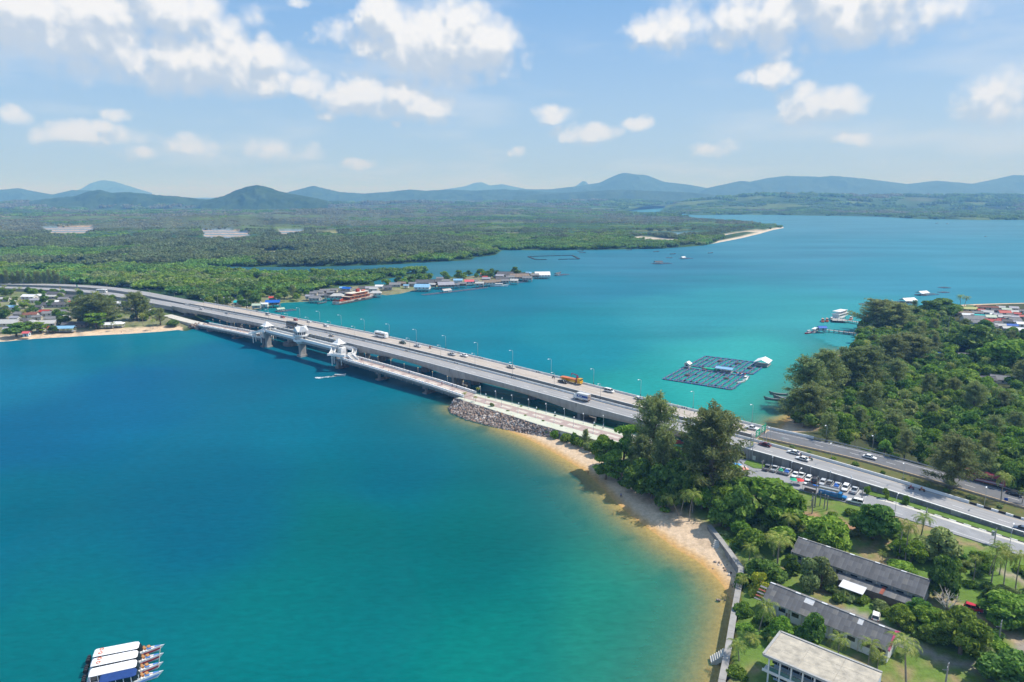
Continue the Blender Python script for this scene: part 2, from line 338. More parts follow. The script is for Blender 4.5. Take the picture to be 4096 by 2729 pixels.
def near_land():
    track([(3770, 2395), (3850, 2420), (3900, 2455), (3960, 2500), (4050, 2545), (4120, 2600)], 1.3, (.36, .27, .18))
    track([(3400, 2445), (3500, 2490), (3600, 2555), (3700, 2600), (3780, 2640), (3880, 2665), (3970, 2690), (4060, 2640), (4120, 2570)], 1.6, (.27, .24, .205))
    track([(3960, 2700), (4010, 2730), (4060, 2800)], 2.4, (.2, .195, .19))
    track([(4020, 2290), (4060, 2310), (4120, 2335)], 1.2, (.34, .28, .22))
    track([(3150, 2040), (3200, 2052), (3270, 2068)], 1.5, (.36, .21, .13))
    track([(3370, 2090), (3400, 2115)], 1.8, (.38, .22, .14)); track([(3560, 2180), (3640, 2200)], 1.6, (.30, .2, .13))
    track([(3170, 2420), (3100, 2385)], 1.5, (.3, .25, .2))
    xs = np.arange(-150, 560, 1.9); ys = np.arange(84, 700, 1.9); X, Y = np.meshgrid(xs, ys)
    Z = zland(X, Y); P = np.stack([X.ravel(), Y.ravel()], 1); z = Z.ravel()
    d = sd_poly(P, NEAR_W); n = fbm(P[:, 0] * .09, P[:, 1] * .09, 4); n2 = fbm(P[:, 0] * .35 + 40, P[:, 1] * .35, 3)
    D = P - B0; s = D @ BU; w = D @ BN
    c = np.repeat(SAND[None], len(P), 0) * (.9 + .2 * n2)[:, None]
    wet = sst(.5, .08, z); c = c * (1 - wet[:, None]) + WET * wet[:, None]
    wr = sst(.10, .02, np.abs(z - 1.15 - .5 * (n - .5))) * sst(.45, .6, n2) * .55; c = c * (1 - wr[:, None]) + np.array((.16, .11, .07)) * wr[:, None]
    c = c * (1 - .28 * sst(.55, .7, fbm(P[:, 0] * .5 + 3, P[:, 1] * .5 + 8, 3)) * sst(.6, 1.0, z))[:, None]
    deep = sst(-.35, -1.5, z) * .75; c = c * (1 - deep[:, None]) + np.array((.20, .26, .15)) * deep[:, None]
    weed = sst(.60, .72, n) * sst(-.1, -.5, z) * .6; c = c * (1 - weed[:, None]) + np.array((.07, .085, .05)) * weed[:, None]
    g = GRASS * (1 - n)[:, None] * 1.5 + GRASS2 * n[:, None] * 1.2
    dm = sst(.52, .66, n2 * .5 + n * .5); g = g * (1 - .75 * dm[:, None]) + DIRT * .75 * dm[:, None]
    wood = sst(26, 32, w) * sst(100, 60, s); g = g * (1 - wood[:, None]) + LITTER * wood[:, None] * (.8 + .4 * n2)[:, None]
    veg = sst(13.5, 17.5, d + 5 * (n - .5)) * sst(1.4, 1.8, z)
    beyond = (s > -62) & (w > -8) & (w < 28); veg = np.where(beyond, veg * .3, veg)
    c = c * (1 - veg[:, None]) + g * veg[:, None]
    # inside the sea wall the ground is garden right up to the wall
    wall_in = sst(0, .8, sd_poly(P, GARDEN)); c = c * (1 - wall_in[:, None]) + g * wall_in[:, None]
    for tp, hw, col in TRACKS:
        dd = np.full(len(P), 1e9)
        for a, b in zip(tp[:-1], tp[1:]):
            e = b - a; t = np.clip(((P - a) @ e) / (e @ e), 0, 1); dd = np.minimum(dd, np.linalg.norm(P - a - t[:, None] * e, axis=1))
        k = sst(hw * 1.25, hw * .7, dd + (n2 - .5) * 1.4)[:, None] * .92; c = c * (1 - k) + col * k
    Zr = z.copy(); up = wall_in > .5; Zr[up] = np.maximum(Zr[up], 2.75)
    zf = Zr.reshape(X.shape); keep = (zf > -6.9)
    me, used = gridmesh('ground', X, Y, zf, keep); vcol(me, c[used]); me.materials.append(groundmat('ground_cover', .9, .32, .55, 2.2))
    o = struct(ob('ground', me)); return o
WALL_PX = [(2836, 2106), (2880, 2162), (2920, 2215), (2965, 2280), (2957, 2340), (2935, 2465), (2912, 2605), (2888, 2729), (2872, 2830)]
WALL_LINE = np.array([G(x, y, 2.6) for x, y in WALL_PX])
GARDEN = np.vstack([WALL_LINE[::-1] * 1.0, [G(2900, 2090, 3), G(3300, 2090, 3), G(3500, 2300, 3), G(3500, 2830, 3)]])
near_land()
# ------------------------------------------------------------------ mainland
MAIN_A = GL([(-900, 1420), (-200, 1378), (0, 1368), (136, 1356), (340, 1344), (510, 1336), (640, 1327), (714, 1320), (722, 1322), (745, 1325), (770, 1318), (790, 1296), (840, 1275), (900, 1262), (960, 1250), (1000, 1243), (1045, 1233), (1100, 1219), (1130, 1212),
            (1250, 1206), (1330, 1189), (1420, 1181), (1500, 1174), (1545, 1182), (1600, 1176), (1640, 1166), (1700, 1152), (1760, 1147), (1860, 1139), (2000, 1129), (2100, 1113), (2170, 1104), (2180, 1092), (2100, 1089), (1990, 1097),
            (1900, 1102), (1800, 1107), (1740, 1117), (1660, 1127), (1560, 1136), (1500, 1140), (1494, 1126), (1560, 1114), (1650, 1102), (1710, 1095), (1702, 1087), (1600, 1094), (1500, 1099), (1300, 1104), (1100, 1106), (960, 1100), (880, 1086), (840, 1077), (700, 1073)])
MAIN_A += [(-1500, 950), (-2500, 900), (-1600, 420)]
MAIN_B = [(-2600, 850), (-1200, 900)] + GL([(700, 1073), (850, 1070), (917, 1067), (1040, 1069), (1278, 1067), (1500, 1061), (1560, 1059), (1763, 1047), (1883, 1041), (1900, 1030), (1981, 1021), (2010, 1001), (2176, 1002), (2397, 1000),
            (2645, 995), (2811, 983), (2966, 953), (3037, 936), (3093, 920), (3137, 912), (3130, 907), (3093, 905), (2999, 892), (2811, 881), (2728, 867), (2656, 858), (2452, 852), (2441, 848), (2562, 838), (2673, 830),
            (2711, 836), (2655, 850), (2783, 861), (3004, 859), (3200, 862), (3500, 867), (3700, 877), (3900, 880), (4300, 881), (5000, 876)]) + [(12000, 3300), (60000, 9000), (60000, 30000), (-60000, 30000), (-60000, 2500)]
MAIN_A = np.array(MAIN_A); MAIN_B = np.array(MAIN_B)
def px_poly(pts, z=2.0): return np.array([G(x, y, z) for x, y in pts])
BARE = [  # openings in the woods: ponds, sand fields, clearings: (pixel polygon, colour)
    ([(795, 925), (925, 922), (1010, 935), (1005, 950), (870, 962), (820, 960)], 'pond'), ([(1110, 925), (1215, 922), (1230, 935), (1120, 952)], 'pond'), ([(1250, 930), (1360, 928), (1360, 940), (1260, 940)], 'field'),
    ([(165, 915), (370, 912), (390, 930), (330, 948), (200, 945)], 'pond'), ([(2515, 953), (2560, 947), (2755, 962), (2700, 972), (2560, 968)], 'sand'), ([(2500, 938), (2700, 933), (2830, 936), (2760, 944), (2600, 944)], 'lagoon'),
    ([(2865, 945), (2990, 928), (3060, 920), (3060, 926), (2960, 938), (2880, 950)], 'sand'), ([(1000, 1005), (1180, 1000), (1200, 1020), (1080, 1030)], 'field'), ([(2480, 935), (2560, 928), (2750, 925), (2800, 930), (2600, 934)], 'field'),
    ([(2020, 935), (2080, 932), (2090, 942), (2010, 945)], 'field'), ([(2110, 960), (2140, 955), (2180, 965), (2140, 972)], 'field')]
VILL = [px_poly([(-300, 1160), (0, 1150), (300, 1152), (480, 1150), (640, 1185), (760, 1215), (800, 1290), (720, 1330), (300, 1352), (-300, 1390)], 2), px_poly([(800, 1215), (900, 1195), (1010, 1180), (1130, 1175), (1260, 1170), (1330, 1150), (1500, 1135), (1560, 1140), (1700, 1128), (1760, 1112), (1960, 1090), (2200, 1085), (2220, 1110), (1900, 1150), (1560, 1190), (1300, 1215), (1000, 1250)], 2)]
BAREW = [(px_poly(p), k) for p, k in BARE]
NEAR_ROAD = [(560, 1196), (465, 1179), (380, 1168), (300, 1161), (200, 1156), (100, 1152), (0, 1149), (-300, 1142)]
FAR_ROAD = [(800, 1207), (690, 1192), (578, 1173), (476, 1157), (400, 1149), (330, 1144), (240, 1140), (120, 1137), (-300, 1130)]
ROADW = [np.array([G(x, y, 4.5) for x, y in NEAR_ROAD]), np.array([G(x, y, 4.5) for x, y in FAR_ROAD])]
def dist_line(P, L):
    dd = np.full(len(P), 1e9)
    for a, b in zip(L[:-1], L[1:]):
        e = b - a; t = np.clip(((P - a) @ e) / (e @ e), 0, 1); dd = np.minimum(dd, np.linalg.norm(P - a - t[:, None] * e, axis=1))
    return dd
def main_sd(P): return np.maximum(sd_poly(P, MAIN_A), sd_poly(P, MAIN_B))
def ridge_z(P, r, d):
    """rolling country behind the coast"""
    a = sst(1700, 5200, r) * sst(0, 900, d)
    n = fbm(P[:, 0] / 900 + 3, P[:, 1] / 900 + 9, 4)
    left = sst(400, -1500, P[:, 0])
    h = a * (n - .30) * (70 + 30 * left)
    # a low wooded rise across the left middle distance
    for (x, y, rx, ry, hh) in RISES:
        h = h + hh * np.exp(-(((P[:, 0] - x) / rx) ** 2 + ((P[:, 1] - y) / ry) ** 2))
    return np.maximum(h, 0)
RISES = [(-1050, 2400, 240, 150, 24), (1900, 5200, 900, 500, 70), (3600, 5600, 1400, 700, 85), (900, 6500, 900, 600, 45)]
def terrain_z(X, Y):
    P = np.array([[X, Y]]); d = main_sd(P); r = np.hypot(X, Y)
    return float(np.minimum(d * .07, 2.0)[0] + ridge_z(P, np.array([r]), d)[0])
def mainland():
    rr = np.exp(np.linspace(math.log(470), math.log(26000), 560)); aa = np.radians(np.linspace(-52, 52, 760))
    A, RR = np.meshgrid(aa, rr); X = RR * np.sin(A); Y = RR * np.cos(A); P = np.stack([X.ravel(), Y.ravel()], 1); r = RR.ravel()
    d = main_sd(P); n = fbm(P[:, 0] / 160, P[:, 1] / 160, 4); n2 = fbm(P[:, 0] / 22, P[:, 1] / 22, 3)
    wl = np.maximum(14, r * .012); can = vnoise(P[:, 0] / wl, P[:, 1] / wl) * .6 + vnoise(P[:, 0] / wl * 2.3 + 9, P[:, 1] / wl * 2.3) * .4
    z = np.where(d > 0, np.minimum(d * .07, 2.0), np.maximum(d * .08, -4)) + ridge_z(P, r, d)
    wooded = sst(6, 30, d) * sst(1500, 2000, r)
    dark = np.array((.016, .046, .016)); lite = np.array((.040, .078, .024)); rub = np.array((.085, .10, .055)); field = np.array((.085, .13, .035))
    c = dark * (1 - n)[:, None] * 1.25 + lite * n[:, None] * 1.25
    left = sst(900, -200, P[:, 0]) * sst(1700, 2000, r)
    rk = sst(.50, .60, fbm(P[:, 0] / 700 + 31, P[:, 1] / 420 + 7, 3) * .8 + left * .16) * sst(1500, 1900, r)
    c = c * (1 - rk[:, None] * .8) + rub * rk[:, None] * .8
    fk = sst(.64, .70, fbm(P[:, 0] / 330 + 77, P[:, 1] / 200 + 3, 3)) * sst(1700, 2100, r); c = c * (1 - fk[:, None]) + field * fk[:, None]
    dk = sst(.58, .66, fbm(P[:, 0] / 800 + 5, P[:, 1] / 500 + 60, 3)) * sst(1800, 2300, r); c = c * (1 - .5 * dk[:, None])
    c = c * (.72 + .56 * can)[:, None]
    near = sst(2300, 1500, r); c = c * (1 - .1 * near[:, None])
    for V in VILL:
        k = sst(0, 12, sd_poly(P, V)); g = GRASS * 1.2 * (1 - n2)[:, None] + np.array((.30, .24, .18)) * n2[:, None]; c = c * (1 - k[:, None]) + g * k[:, None]; wooded *= (1 - k)
    for V, kind in BAREW:
        k = sst(0, 5, sd_poly(P, V)); wooded *= (1 - k)
        st = np.sin(P[:, 1] / 17 + .35 * np.sin(P[:, 0] / 60))
        col = {'sand': np.array((.46, .41, .34)) * np.ones((len(P), 1)), 'field': np.array((.20, .20, .085)) * (.7 + .6 * n2)[:, None], 'lagoon': np.array((.12, .22, .29)) * np.ones((len(P), 1)),
               'pond': np.where((st > .35)[:, None], np.array((.40, .30, .22)), np.array((.16, .22, .27)))}[kind]
        c = c * (1 - k[:, None]) + col * k[:, None]
    beach = sst(14, 9, d + 4 * (n2 - .5)) * sst(700, 560, r) * sst(-200, -130, -P[:, 0] - 30 + 0 * r) if False else sst(21, 16, d + 3 * (n2 - .5)) * (sd_poly(P, px_poly([(-400, 1340), (300, 1318), (600, 1300), (728, 1300), (728, 1335), (300, 1370), (-400, 1420)])) > 0)
    c = c * (1 - beach[:, None]) + SAND * beach[:, None]
    spit = sst(17, 8, np.abs(d)) * (sd_poly(P, px_poly([(2840, 975), (2960, 930), (3060, 905), (3150, 898), (3160, 920), (3060, 935), (2960, 958)])) > 0); c = c * (1 - spit[:, None]) + np.array((.52, .46, .37)) * spit[:, None]
    z = z + wooded * (4 + 6 * can)
    me, used = gridmesh('mainland', X, Y, z.reshape(X.shape), (d > -40).reshape(X.shape)); vcol(me, c[used])
    me.materials.append(groundmat('wooded_country', .05, .30, .8, .12)); return struct(ob('mainland', me))
mainland()
# ------------------------------------------------------------------ hills on the skyline
HILLM = mat('forested_hill', (.012, .036, .012), .95, .35, .009, .1, bump=1.0, col2=(.05, .085, .028))
def hill(prof, D, wd, nm='hill', base=0.0, seed=0):
    xs = np.array([a for a, b in prof], float); ys = np.array([b for a, b in prof], float)
    nx = max(60, int((xs[-1] - xs[0]) / 3.5)); xx = np.linspace(xs[0], xs[-1], nx); yy = np.interp(xx, xs, ys)
    k = np.hanning(9); k /= k.sum(); yp = np.convolve(np.pad(yy, 4, mode='edge'), k, 'valid')
    dy = -(yp - CY) / F; t = D / (math.cos(PITCH) + dy * math.sin(PITCH)); X0 = (xx - CX) / F * t; H = CH + t * (-math.sin(PITCH) + dy * math.cos(PITCH))
    vv = np.linspace(-1, 1, 91); XX = np.repeat(X0[None], 91, 0); YY = D + vv[:, None] * wd + 0 * XX
    XX = XX * (YY / D) ; bell = (np.cos(vv * math.pi) * .5 + .5) ** 1.1
    fb = fbm(XX / (wd * .42) + seed, YY / (wd * .42), 5); tr = vnoise(XX / 26 + seed, YY / 26) * .7 + vnoise(XX / 11, YY / 11 + seed) * .3
    Z = np.maximum(H[None], 0) * bell[:, None] * (1 + (np.abs(fb - .5) * -2.6 + .35) * (1 - bell[:, None] ** 3)) + (tr - .5) * 12 * sst(0, .2, bell)[:, None] - 4
    me, _ = gridmesh('hill', XX, YY, Z); return struct(ob(nm, me, HILLM))
hill([(2000, 772), (2080, 757), (2200, 757), (2312, 744), (2400, 730), (2454, 704), (2494, 690), (2540, 697), (2588, 702), (2659, 728), (2757, 739), (2828, 752), (2900, 772)], 11000, 1800, seed=1)
hill([(2780, 775), (2828, 752), (2962, 724), (2997, 727), (3077, 711), (3149, 703), (3282, 708), (3327, 702), (3514, 721), (3630, 736), (3745, 722), (3888, 735), (3977, 717), (4057, 700), (4096, 702), (4250, 712), (4500, 740)], 10500, 2000, seed=2)
hill([(260, 778), (326, 755), (359, 734), (409, 720), (458, 726), (525, 747), (607, 772)], 15000, 1800, seed=3)
hill([(-300, 765), (-100, 752), (0, 759), (72, 752), (127, 763), (210, 778), (287, 760), (359, 761), (440, 772), (560, 778)], 9000, 1300, seed=4)
hill([(90, 806), (180, 795), (304, 783), (353, 764), (403, 757), (442, 770), (519, 768), (607, 777), (720, 786), (840, 800)], 5200, 700, seed=5)
hill([(800, 806), (828, 798), (895, 783), (939, 763), (983, 746), (1027, 738), (1060, 744), (1132, 769), (1242, 788), (1310, 802)], 4700, 520, seed=6)
hill([(1100, 780), (1171, 764), (1253, 742), (1300, 754), (1360, 768), (1460, 774), (1560, 766), (1640, 757), (1700, 763), (1800, 758), (1900, 762), (2000, 757), (2100, 762), (2300, 775)], 8600, 1100, seed=7)
hill([(1700, 768), (1780, 757), (1860, 745), (1900, 731), (1925, 728), (1960, 742), (2010, 736), (2050, 745), (2110, 757), (2160, 765)], 16500, 1500, seed=8)
hill([(2290, 752), (2312, 738), (2330, 724), (2342, 724), (2356, 740), (2375, 755)], 15500, 500, seed=9)
hill([(2050, 784), (2200, 775), (2350, 765), (2480, 757), (2600, 763), (2750, 768), (2850, 778), (3000, 790)], 7600, 900, seed=10)
# ------------------------------------------------------------------ sea
def sea():
    rr = np.concatenate([np.exp(np.linspace(math.log(75), math.log(1400), 330)), np.exp(np.linspace(math.log(1420), math.log(60000), 60))]); aa = np.radians(np.linspace(-70, 70, 420))
    A, RR = np.meshgrid(aa, rr); X = RR * np.sin(A); Y = RR * np.cos(A); P = np.stack([X.ravel(), Y.ravel()], 1)
    Zb = np.full(len(P), -7.0); nearm = (P[:, 0] > -148) & (P[:, 0] < 220) & (P[:, 1] < 520)
    Zb[nearm] = zland(P[nearm, 0], P[nearm, 1])
    # water colour by place: depth, seabed and silt (albedo), from points on the water
    W = [(200, 2650, (.000, .135, .155)), (1200, 2500, (.000, .142, .150)), (2000, 2600, (.004, .180, .160)), (2500, 2500, (.03, .215, .165)), (2700, 2650, (.05, .235, .165)), (2650, 2300, (.06, .235, .175)),
         (1900, 2200, (.000, .128, .135)), (1400, 2150, (.000, .130, .142)), (2050, 1900, (.000, .112, .140)), (1600, 1800, (.000, .100, .150)), (800, 1950, (.000, .098, .165)), (100, 2100, (.000, .105, .160)), (100, 1750, (.002, .082, .165)),
         (500, 1550, (.004, .090, .185)), (150, 1480, (.008, .115, .195)), (1100, 1500, (.002, .092, .16)), (900, 1420, (.004, .098, .17)), (300, 1400, (.006, .115, .175)), (650, 1360, (.008, .125, .165)), (1250, 1600, (.000, .105, .165)),
         (1700, 1600, (.002, .115, .17)), (2180, 1620, (.002, .115, .125)), (2480, 1690, (.002, .15, .11)), (1500, 1460, (.002, .088, .14)),
         (1300, 1260, (.008, .155, .17)), (1700, 1250, (.006, .135, .19)), (2000, 1400, (.004, .140, .20)), (2300, 1350, (.02, .165, .215)), (2500, 1600, (.055, .235, .235)), (2900, 1600, (.09, .275, .255)), (3100, 1450, (.10, .27, .27)),
         (2800, 1250, (.06, .21, .25)), (3300, 1330, (.085, .23, .255)), (2400, 1150, (.035, .16, .225)), (2000, 1190, (.018, .145, .205)), (3700, 1100, (.07, .21, .27)), (4000, 1050, (.09, .22, .28)), (3200, 1000, (.09, .20, .26)), (2600, 1050, (.06, .165, .225)), (3400, 900, (.12, .21, .27)), (1800, 1060, (.06, .14, .17)), (1100, 1075, (.06, .12, .13))]
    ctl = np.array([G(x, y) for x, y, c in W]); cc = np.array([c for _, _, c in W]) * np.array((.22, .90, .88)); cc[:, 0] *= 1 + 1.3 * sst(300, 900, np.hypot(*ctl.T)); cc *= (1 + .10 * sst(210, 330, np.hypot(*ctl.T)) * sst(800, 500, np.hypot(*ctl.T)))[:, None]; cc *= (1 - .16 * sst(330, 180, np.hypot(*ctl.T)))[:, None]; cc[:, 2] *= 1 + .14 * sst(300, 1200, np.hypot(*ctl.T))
    f = lambda Q: np.stack([np.arctan2(Q[:, 0], Q[:, 1]) * 3.2, np.log(np.hypot(Q[:, 0], Q[:, 1])) * 1.6], 1)
    q = f(P); k = f(ctl); nn = fbm(P[:, 0] / 60, P[:, 1] / 60, 3) - .5; q[:, 0] += nn * .25; q[:, 1] += (fbm(P[:, 0] / 45 + 9, P[:, 1] / 45, 3) - .5) * .3
    num = np.zeros((len(P), 3)); den = np.zeros(len(P))
    for a, b in zip(k, cc):
        w = 1 / (((q - a) ** 2).sum(1) + .012) ** 2.0; num += w[:, None] * b; den += w
    col = num / den[:, None]
    dpt = np.maximum(-Zb, 0); al = 1 - np.exp(-dpt / 1.25); al = np.where(nearm, al, 1)
    shal = np.exp(-dpt / 1.6)[:, None] * nearm[:, None]; col = col * (1 - shal * .8) + np.array((.04, .185, .14)) * shal * .8
    me, _ = gridmesh('sea', X, Y, 0 * X); vcol(me, np.concatenate([col, al[:, None]], 1))
    m = bpy.data.materials.new('sea_water'); m.use_nodes = True; N = m.node_tree.nodes; L = m.node_tree.links; b = N['Principled BSDF']; out = N['Material Output']
    a = N.new('ShaderNodeAttribute'); a.attribute_name = 'Col'; ge = N.new('ShaderNodeNewGeometry')
    def noise(sc, det, st):
        mp = N.new('ShaderNodeMapping'); mp.inputs['Scale'].default_value = st; mp.inputs['Rotation'].default_value = (0, 0, R(-14)); L.new(ge.outputs['Position'], mp.inputs[0])
        n = N.new('ShaderNodeTexNoise'); n.inputs['Scale'].default_value = sc; n.inputs['Detail'].default_value = det; n.inputs['Roughness'].default_value = .62; L.new(mp.outputs[0], n.inputs['Vector']); return n.outputs[0]
    n1 = noise(.55, 6, (.5, 1.2, 1)); n2 = noise(.09, 5, (.5, 1.2, 1)); n3 = noise(.008, 5, (.35, 1.3, 1))
    ad = N.new('ShaderNodeMath'); ad.operation = 'MULTIPLY_ADD'; L.new(n2, ad.inputs[0]); ad.inputs[1].default_value = 1.6; L.new(n1, ad.inputs[2])
    bp = N.new('ShaderNodeBump'); bp.inputs['Strength'].default_value = .75; bp.inputs['Distance'].default_value = .25; L.new(ad.outputs[0], bp.inputs['Height']); 
    # wind streaks and ripples: lighter and darker bands put into the water colour
    mr = N.new('ShaderNodeMapRange'); mr.inputs[1].default_value = .35; mr.inputs[2].default_value = .65; mr.inputs[3].default_value = .88; mr.inputs[4].default_value = 1.13; L.new(n3, mr.inputs[0])
    mr2 = N.new('ShaderNodeMapRange'); mr2.inputs[1].default_value = .3; mr2.inputs[2].default_value = .7; mr2.inputs[3].default_value = .86; mr2.inputs[4].default_value = 1.14; L.new(n1, mr2.inputs[0])
    mu = N.new('ShaderNodeMath'); mu.operation = 'MULTIPLY'; L.new(mr.outputs[0], mu.inputs[0]); L.new(mr2.outputs[0], mu.inputs[1])
    hs = N.new('ShaderNodeHueSaturation'); L.new(a.outputs['Color'], hs.inputs['Color']); L.new(mu.outputs[0], hs.inputs['Value']); 
    df = N.new('ShaderNodeBsdfDiffuse'); L.new(hs.outputs[0], df.inputs[0]); L.new(bp.outputs[0], df.inputs['Normal'])
    gl = N.new('ShaderNodeBsdfGlossy'); gl.inputs['Roughness'].default_value = .14; L.new(bp.outputs[0], gl.inputs['Normal'])
    fr = N.new('ShaderNodeFresnel'); fr.inputs['IOR'].default_value = 1.33; L.new(bp.outputs[0], fr.inputs['Normal'])
    fm = N.new('ShaderNodeMath'); fm.operation = 'MULTIPLY'; L.new(fr.outputs[0], fm.inputs[0]); fm.inputs[1].default_value = .15
    ws = N.new('ShaderNodeMixShader'); L.new(fm.outputs[0], ws.inputs[0]); L.new(df.outputs[0], ws.inputs[1]); L.new(gl.outputs[0], ws.inputs[2]); N.remove(b)
    tr = N.new('ShaderNodeBsdfTransparent'); tr.inputs[0].default_value = (.90, .97, .93, 1); mx = N.new('ShaderNodeMixShader'); L.new(a.outputs['Alpha'], mx.inputs[0]); L.new(tr.outputs[0], mx.inputs[1]); L.new(ws.outputs[0], mx.inputs[2]); L.new(mx.outputs[0], out.inputs[0])
    me.materials.append(m); return struct(ob('sea', me))
sea()
def haze():
    b = MB().box((0, 14000, 295), (90000, 60000, 610)); o = ob('haze', b)
    m = bpy.data.materials.new('thin_air'); m.use_nodes = True; N = m.node_tree.nodes; N.clear(); out = N.new('ShaderNodeOutputMaterial'); v = N.new('ShaderNodeVolumePrincipled')
    v.inputs['Color'].default_value = (.19, .48, 1.0, 1); v.inputs['Absorption Color'].default_value = (1, 1, 1, 1); v.inputs['Density'].default_value = HAZE_D; v.inputs['Anisotropy'].default_value = 0.0
    m.node_tree.links.new(v.outputs[0], out.inputs['Volume']); o.data.materials.clear(); o.data.materials.append(m); stuff(o)
HAZE_D = 1.45e-4
haze()
# ================================================================== trees and woods
def arr_mesh(name, V, Q, mat_, smooth=False):
    me = bpy.data.meshes.new(name); k = Q.shape[1]
    me.vertices.add(len(V)); me.vertices.foreach_set('co', V.astype(np.float32).ravel()); me.loops.add(Q.size); me.loops.foreach_set('vertex_index', Q.ravel().astype(np.int32))
    me.polygons.add(len(Q)); me.polygons.foreach_set('loop_start', np.arange(0, Q.size, k, dtype=np.int32))
    if smooth: me.polygons.foreach_set('use_smooth', np.ones(len(Q), bool))
    me.update(calc_edges=True); me.materials.append(mat_); return me
def leaves(rng, P, Nrm, size, aspect=1.0, jit=.8):
    """one bent leaf-clump quad at each point P facing roughly along Nrm"""
    n = len(P); d = Nrm + rng.normal(0, jit, (n, 3)); d /= np.linalg.norm(d, axis=1)[:, None] + 1e-9
    a = np.cross(d, rng.normal(0, 1, (n, 3))); a /= np.linalg.norm(a, axis=1)[:, None] + 1e-9; b = np.cross(d, a)
    s = (size * rng.uniform(.6, 1.35, n))[:, None]
    k = rng.uniform(.25, .5, (n, 1))
    V = np.stack([P - a * s * aspect, P - b * s * k * 1.6, P + a * s * aspect, P + b * s * k * 1.6 + d * s * .25], 1).reshape(-1, 3)
    return V, np.arange(4 * n).reshape(n, 4)
def lobe_pts(rng, lobes, n, lo=.72, hi=1.06, under=.35):
    vol = np.array([l[3] * l[4] for l in lobes]); pick = rng.choice(len(lobes), n, p=vol / vol.sum()); L = np.array(lobes)[pick]
    v = rng.normal(0, 1, (n, 3)); v /= np.linalg.norm(v, axis=1)[:, None]; flip = (v[:, 2] < -.15) & (rng.random(n) > under); v[flip, 2] *= -1
    r = rng.uniform(lo, hi, n)[:, None]; return L[:, :3] + v * r * L[:, 3:6], v
LM = dict(
    broad=leafmat('broad_leaves', (.056, .125, .012), (.130, .240, .026), (.24, .35, .055), .38), dark=leafmat('dark_leaves', (.038, .092, .014), (.088, .175, .026), (.16, .26, .05), .36),
    lime=leafmat('lime_leaves', (.16, .21, .02), (.28, .34, .03), (.38, .42, .06), .38), cas=leafmat('casuarina_needles', (.085, .122, .04), (.165, .21, .072), (.26, .31, .115), .46),
    palm=leafmat('palm_fronds', (.065, .12, .02), (.17, .235, .04), (.34, .36, .09), .36), pale=leafmat('pale_leaves', (.10, .155, .05), (.19, .25, .085), (.27, .33, .12), .38),
    rub=leafmat('rubber_leaves', (.10, .115, .075), (.16, .175, .11), (.23, .24, .16), .25, .25), mang=leafmat('mangrove_leaves', (.044, .112, .020), (.10, .205, .034), (.17, .28, .055), .32, .38), grey=leafmat('grey_green_leaves', (.062, .095, .040), (.115, .155, .062), (.18, .22, .10), .3, .3))
BARK = mat('bark', (.16, .125, .09), .95, .3, 3, .1, bump=.4); PBARK = mat('palm_bark', (.26, .225, .18), .9, .25, 3, .1, bump=.4); BAREW_M = mat('bare_wood', (.42, .39, .34), .9, .2, 3)
def mk_broad(seed, lm, nl=15, n=3400, size=.55, spread=1.0, flat=1.0, layers=False):
    rng = np.random.default_rng(seed); lobes = []
    for i in range(nl):
        a = rng.uniform(0, 2 * math.pi); rad = rng.uniform(0, 1) ** .5 * 3.0 * spread; t = rng.uniform(0, 1)
        z = (1.9 + 6.6 * (1 - (rad / 4.4) ** 2) * t) if not layers else 2.6 + 2.1 * rng.integers(0, 4)
        q = rng.uniform(1.15, 2.1); lobes.append((math.cos(a) * rad, math.sin(a) * rad, z * flat, q, q, q * rng.uniform(.6, .85) * (0.45 if layers else 1)))
    P, v = lobe_pts(rng, lobes, n); V, Q = leaves(rng, P, v, size)
    crown = arr_mesh('crown', V, Q, LM[lm])
    tb = MB(); tb.tube([(0, 0, -.4), (.1, .05, 1.6), (.0, .1, 4.2), (.2, 0, 6.6)], [.42, .32, .22, .07], 7)
    for i in range(7):
        l = lobes[i]; tb.tube([(0, .05, 1.4 + .35 * i), (l[0] * .5, l[1] * .5, 2.4 + .4 * i), (l[0] * .9, l[1] * .9, l[2])], [.17, .11, .04], 5)
    tr = tb.mesh('trunk', True); tr.materials.append(BARK); return tr, crown, 9.6, 4.6
